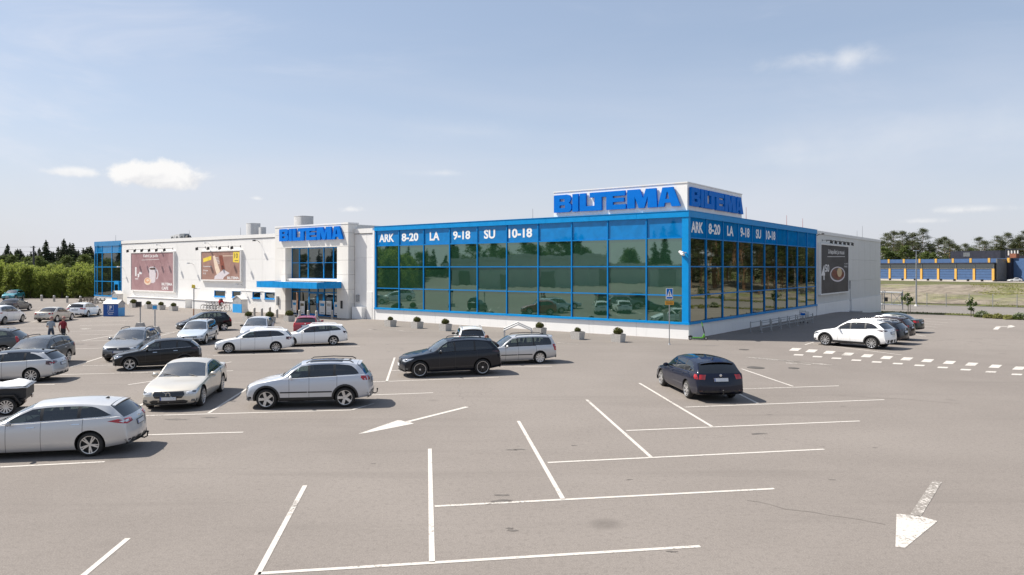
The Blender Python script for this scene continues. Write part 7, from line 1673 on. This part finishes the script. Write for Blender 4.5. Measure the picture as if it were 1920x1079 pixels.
# grass tufts on the verges and the field
r = np.random.default_rng(91); mb = MB(); cen = []
n_ = 0
while n_ < 3800:
    lx, ly = r.uniform(4, 120), 99 + 76 * r.random() ** .9; q = W(lx, ly)
    if not .44 < q.x / q.y < .80: continue
    nn = noise.noise(Vector((q.x * .05, q.y * .05, 1.7))) + .45 * noise.noise(Vector((q.x * .21, q.y * .21, 4))); n_ += 1
    if nn < .22 - .40 * (ly > 138): continue
    z = gz(q.x, q.y) + .02 + mound(lx, ly); cen.append((q.x, q.y, z + .06))
leaves(mb, np.array(cen).repeat(5, 0) + r.normal(size=(len(cen) * 5, 3)) * [.6, .6, .04], .11, r, 0, 0, 1.0)
tag(mb.build('field_grass', L_tuft, None, fix=False), 'loose tufts of green grass growing over the bare field', 'grass', kind='stuff')
mb = MB(); cen = []
for _ in range(5200):
    lx = r.uniform(-5, 60); ly = r.choice([r.uniform(63.7, 67.5), r.uniform(92.2, 98.8)]); q = W(lx, ly)
    if ly > 90 and lx < 10: continue
    cen.append((q.x, q.y, gz(q.x, q.y) + .09))
leaves(mb, np.array(cen), .09, r); tag(mb.build('verge_grass', leafmat('dry_grass_blades', (.10, .11, .03), (.17, .16, .05), (.22, .19, .08), .3), None, fix=False), 'short yellowish grass on the verges beside the road', 'grass', kind='stuff')
# blue and yellow warehouse
M_whblue = simple('warehouse_blue', (.050, .105, .225), .5, 0, .08, 1); M_whyel = simple('warehouse_yellow', (.60, .34, .07), .5, 0, .08, 2); M_navy = simple('dark_navy_cladding', (.016, .018, .032), .5, 0, .2, 1); M_corr = simple('grey_corrugated', (.13, .14, .15), .5, .2, .25, 2)
A = Vector(((1862 - 960) / FOC * 262, 262, 0)); B = Vector(((1640 - 960) / FOC * 302, 302, 0)); ux = (A - B).normalized(); wr_ = math.atan2(ux.y, ux.x); Lw = (A - B).length
wh = thing('warehouse', 'long low blue warehouse with yellow pilasters beyond the field', 'warehouse', A, wr_); nb_ = 7; bw_ = Lw / nb_
MB().box(-Lw - 20, 0, .5, 26, -.5, 6.6).build('wall_core', M_joint, wh)
for i in range(nb_ + 3):
    x1_ = -i * bw_; x0_ = x1_ - bw_
    MB().box(x0_ + .5, x1_ - .5, .1, .45, .51, 4.55).build('wall_panel', M_whblue, wh)
    for k in range(3): MB().box(x0_ + .52, x1_ - .52, .07, .0995, 1.5 + k * 1.0, 1.56 + k * 1.0).build('panel_rib', M_navy, wh)
    MB().box(x0_ + .02, x1_ - .02, -.1, .45, -.6, .50).build('plinth_panel', M_conc, wh)
    MB().box(x1_ - .40, x1_ + .40, -.12, .40, .505, 4.7).build('pilaster', M_whyel, wh)
    MB().box(x0_ + .3, x1_ - .3, .25, .45, 4.75, 6.35).build('glass_band', M_dark, wh); MB().box(x1_ - .18, x1_ + .18, .1, .45, 4.72, 6.4).build('mullion', M_steel, wh); MB().box(x0_ + .19, x1_ - .19, .12, .24, 4.58, 4.72).build('rail', M_pale, wh)
    MB().box(x0_ + 2.2, x1_ + 1.1, 7.0, 7.4, 6.95, 8.45).build('upper_panel', M_whblue, wh); MB().box(x1_ + 1.25, x1_ + 2.05, 6.9, 7.5, 6.9, 8.6).build('upper_pilaster', M_whyel, wh)
MB().box(-Lw - 20, .6, -1.2, 7.6, 6.45, 6.9).build('canopy_roof', M_navy, wh)
MB().box(-Lw - 20, 2.0, 7.41, 30, 0, 8.4).build('upper_block', M_navy, wh)
for k in range(9): MB().box(.45 + .0, .9, 1.0 + k * 1.0, 1.9 + k * 1.0, 0, 8.3).build('side_panel', M_corr, wh)
MB().box(.9, 1.6, 9.6, 10.4, 0, 8.5).build('pilaster', M_whyel, wh)
MB().box(1.6, 6.4, 9.9, 10.6, .1, 8.4).build('wall_panel', M_whblue, wh); MB().box(6.42, 7.3, 9.6, 10.6, 0, 8.5).build('pilaster', M_whyel, wh); MB().box(7.32, 30, 9.9, 10.6, .1, 8.4).build('wall_panel', M_whblue, wh); MB().box(1.0, 30, 10.62, 40, 0, 8.3).build('upper_block', M_navy, wh)
t = thing('roof_plant', 'dark navy plant block on the warehouse roof', 'plant room', A, wr_); MB().box(-24, -5.5, 16, 26, 8.42, 11.6).build('casing', M_navy, t); MB().box(-19, -16.5, 15.9, 15.99, 9.4, 11).build('louvre', M_corr, t)
t = thing('roof_chiller', 'dark roof frame with a row of white tubes on the warehouse', 'roof unit', A, wr_)
for k in range(4): mb = MB(); mb.cyl((-1.6 + k * 1.05, 14, 9.6), (-1.6 + k * 1.05, 14, 11.4), .30, n=10); mb.build('tube', M_pale, t)
for q in ((-2.6, 5, 13.6, 14.6, 8.42, 9.4), (-2.6, -2.3, 13.6, 14.6, 9.41, 12.0), (4.7, 5.0, 13.6, 14.6, 9.41, 12.0), (-2.29, 4.69, 13.6, 14.6, 11.7, 12.0)): MB().box(*q).build('frame', M_navy, t)
t = thing('roof_box', 'small rusty orange box on the warehouse roof corner', 'roof unit', A, wr_); MB().box(1.0, 3.2, 9.2, 11.5, 8.62, 10.2).build('casing', simple('rust_orange', (.20, .07, .035), .7, 0, .3, 2), t)
for k, px in enumerate((1663, 1686, 1709, 1733, 1757, 1782, 1807, 1833, 1858)):
    p = at(px, 527, 262 + (1862 - px) * .16); t = thing('dark_bollard', 'small dark bollard in the row along the warehouse foot', 'bollard', (p.x - .3, p.y - 3.0, 0), 0, 'dark bollards along the warehouse'); mb = MB(); mb.cyl((0, 0, 0), (0, 0, .8), .45, n=8); mb.build('post', M_black, t)
ap = MB(); q = [A + ux * 40 - Vector((-ux.y, ux.x, 0)) * 14, A - ux * (Lw + 30) - Vector((-ux.y, ux.x, 0)) * 14, A - ux * (Lw + 30) + Vector((-ux.y, ux.x, 0)) * 1, A + ux * 40 + Vector((-ux.y, ux.x, 0)) * 20]
ap.add([(v.x, v.y, .02) for v in q], [(0, 1, 2, 3)]); tag(ap.build('gravel_yard', simple('pale_gravel', (.36, .32, .27), .95, 0, .15, .3), None, fix=False), kind='structure')
c = build_car('sedan', P_WHITE, 'distant white saloon parked beside the warehouse', rim='cap'); put(c, (-1, .1), at(1902, 527, 258), 1.0)
# power line over the hedge
p = at(63, 510, 140); t = thing('power_pole', 'dark power pole rising between the spruces at the far left', 'power pole', GZ(p.x, p.y)); zt = CAM_H - (461 - HORIZON) / FOC * 140
mb = MB(); mb.cyl((0, 0, 0), (0, 0, zt), .20, .15, n=8); mb.build('pole', simple('tarred_pole', (.05, .05, .055), .8), t)
for z in (zt - .25, zt - 1.15): mb = MB(); mb.box(-.35, .1, -.5, .5, z - .06, z + .06); mb.build('crossarm', M_steel, t)
t2 = thing('power_lines', 'thin power wires crossing the sky at the far left', 'power line', (0, 0, 0)); Pm = GZ(p.x, p.y)
for k, z in enumerate((zt - .2, zt - 1.1)):
    mb = MB(); L_ = [Pm + Vector((x_, (k - .5) * .6 + x_ * .06, z + ((x_ / 45) ** 2 - abs(x_) / 45 * 1) * .9)) for x_ in np.linspace(-45, 45, 15)]; mb.tube(L_, .018, 4); mb.build('wire', M_black, t2)
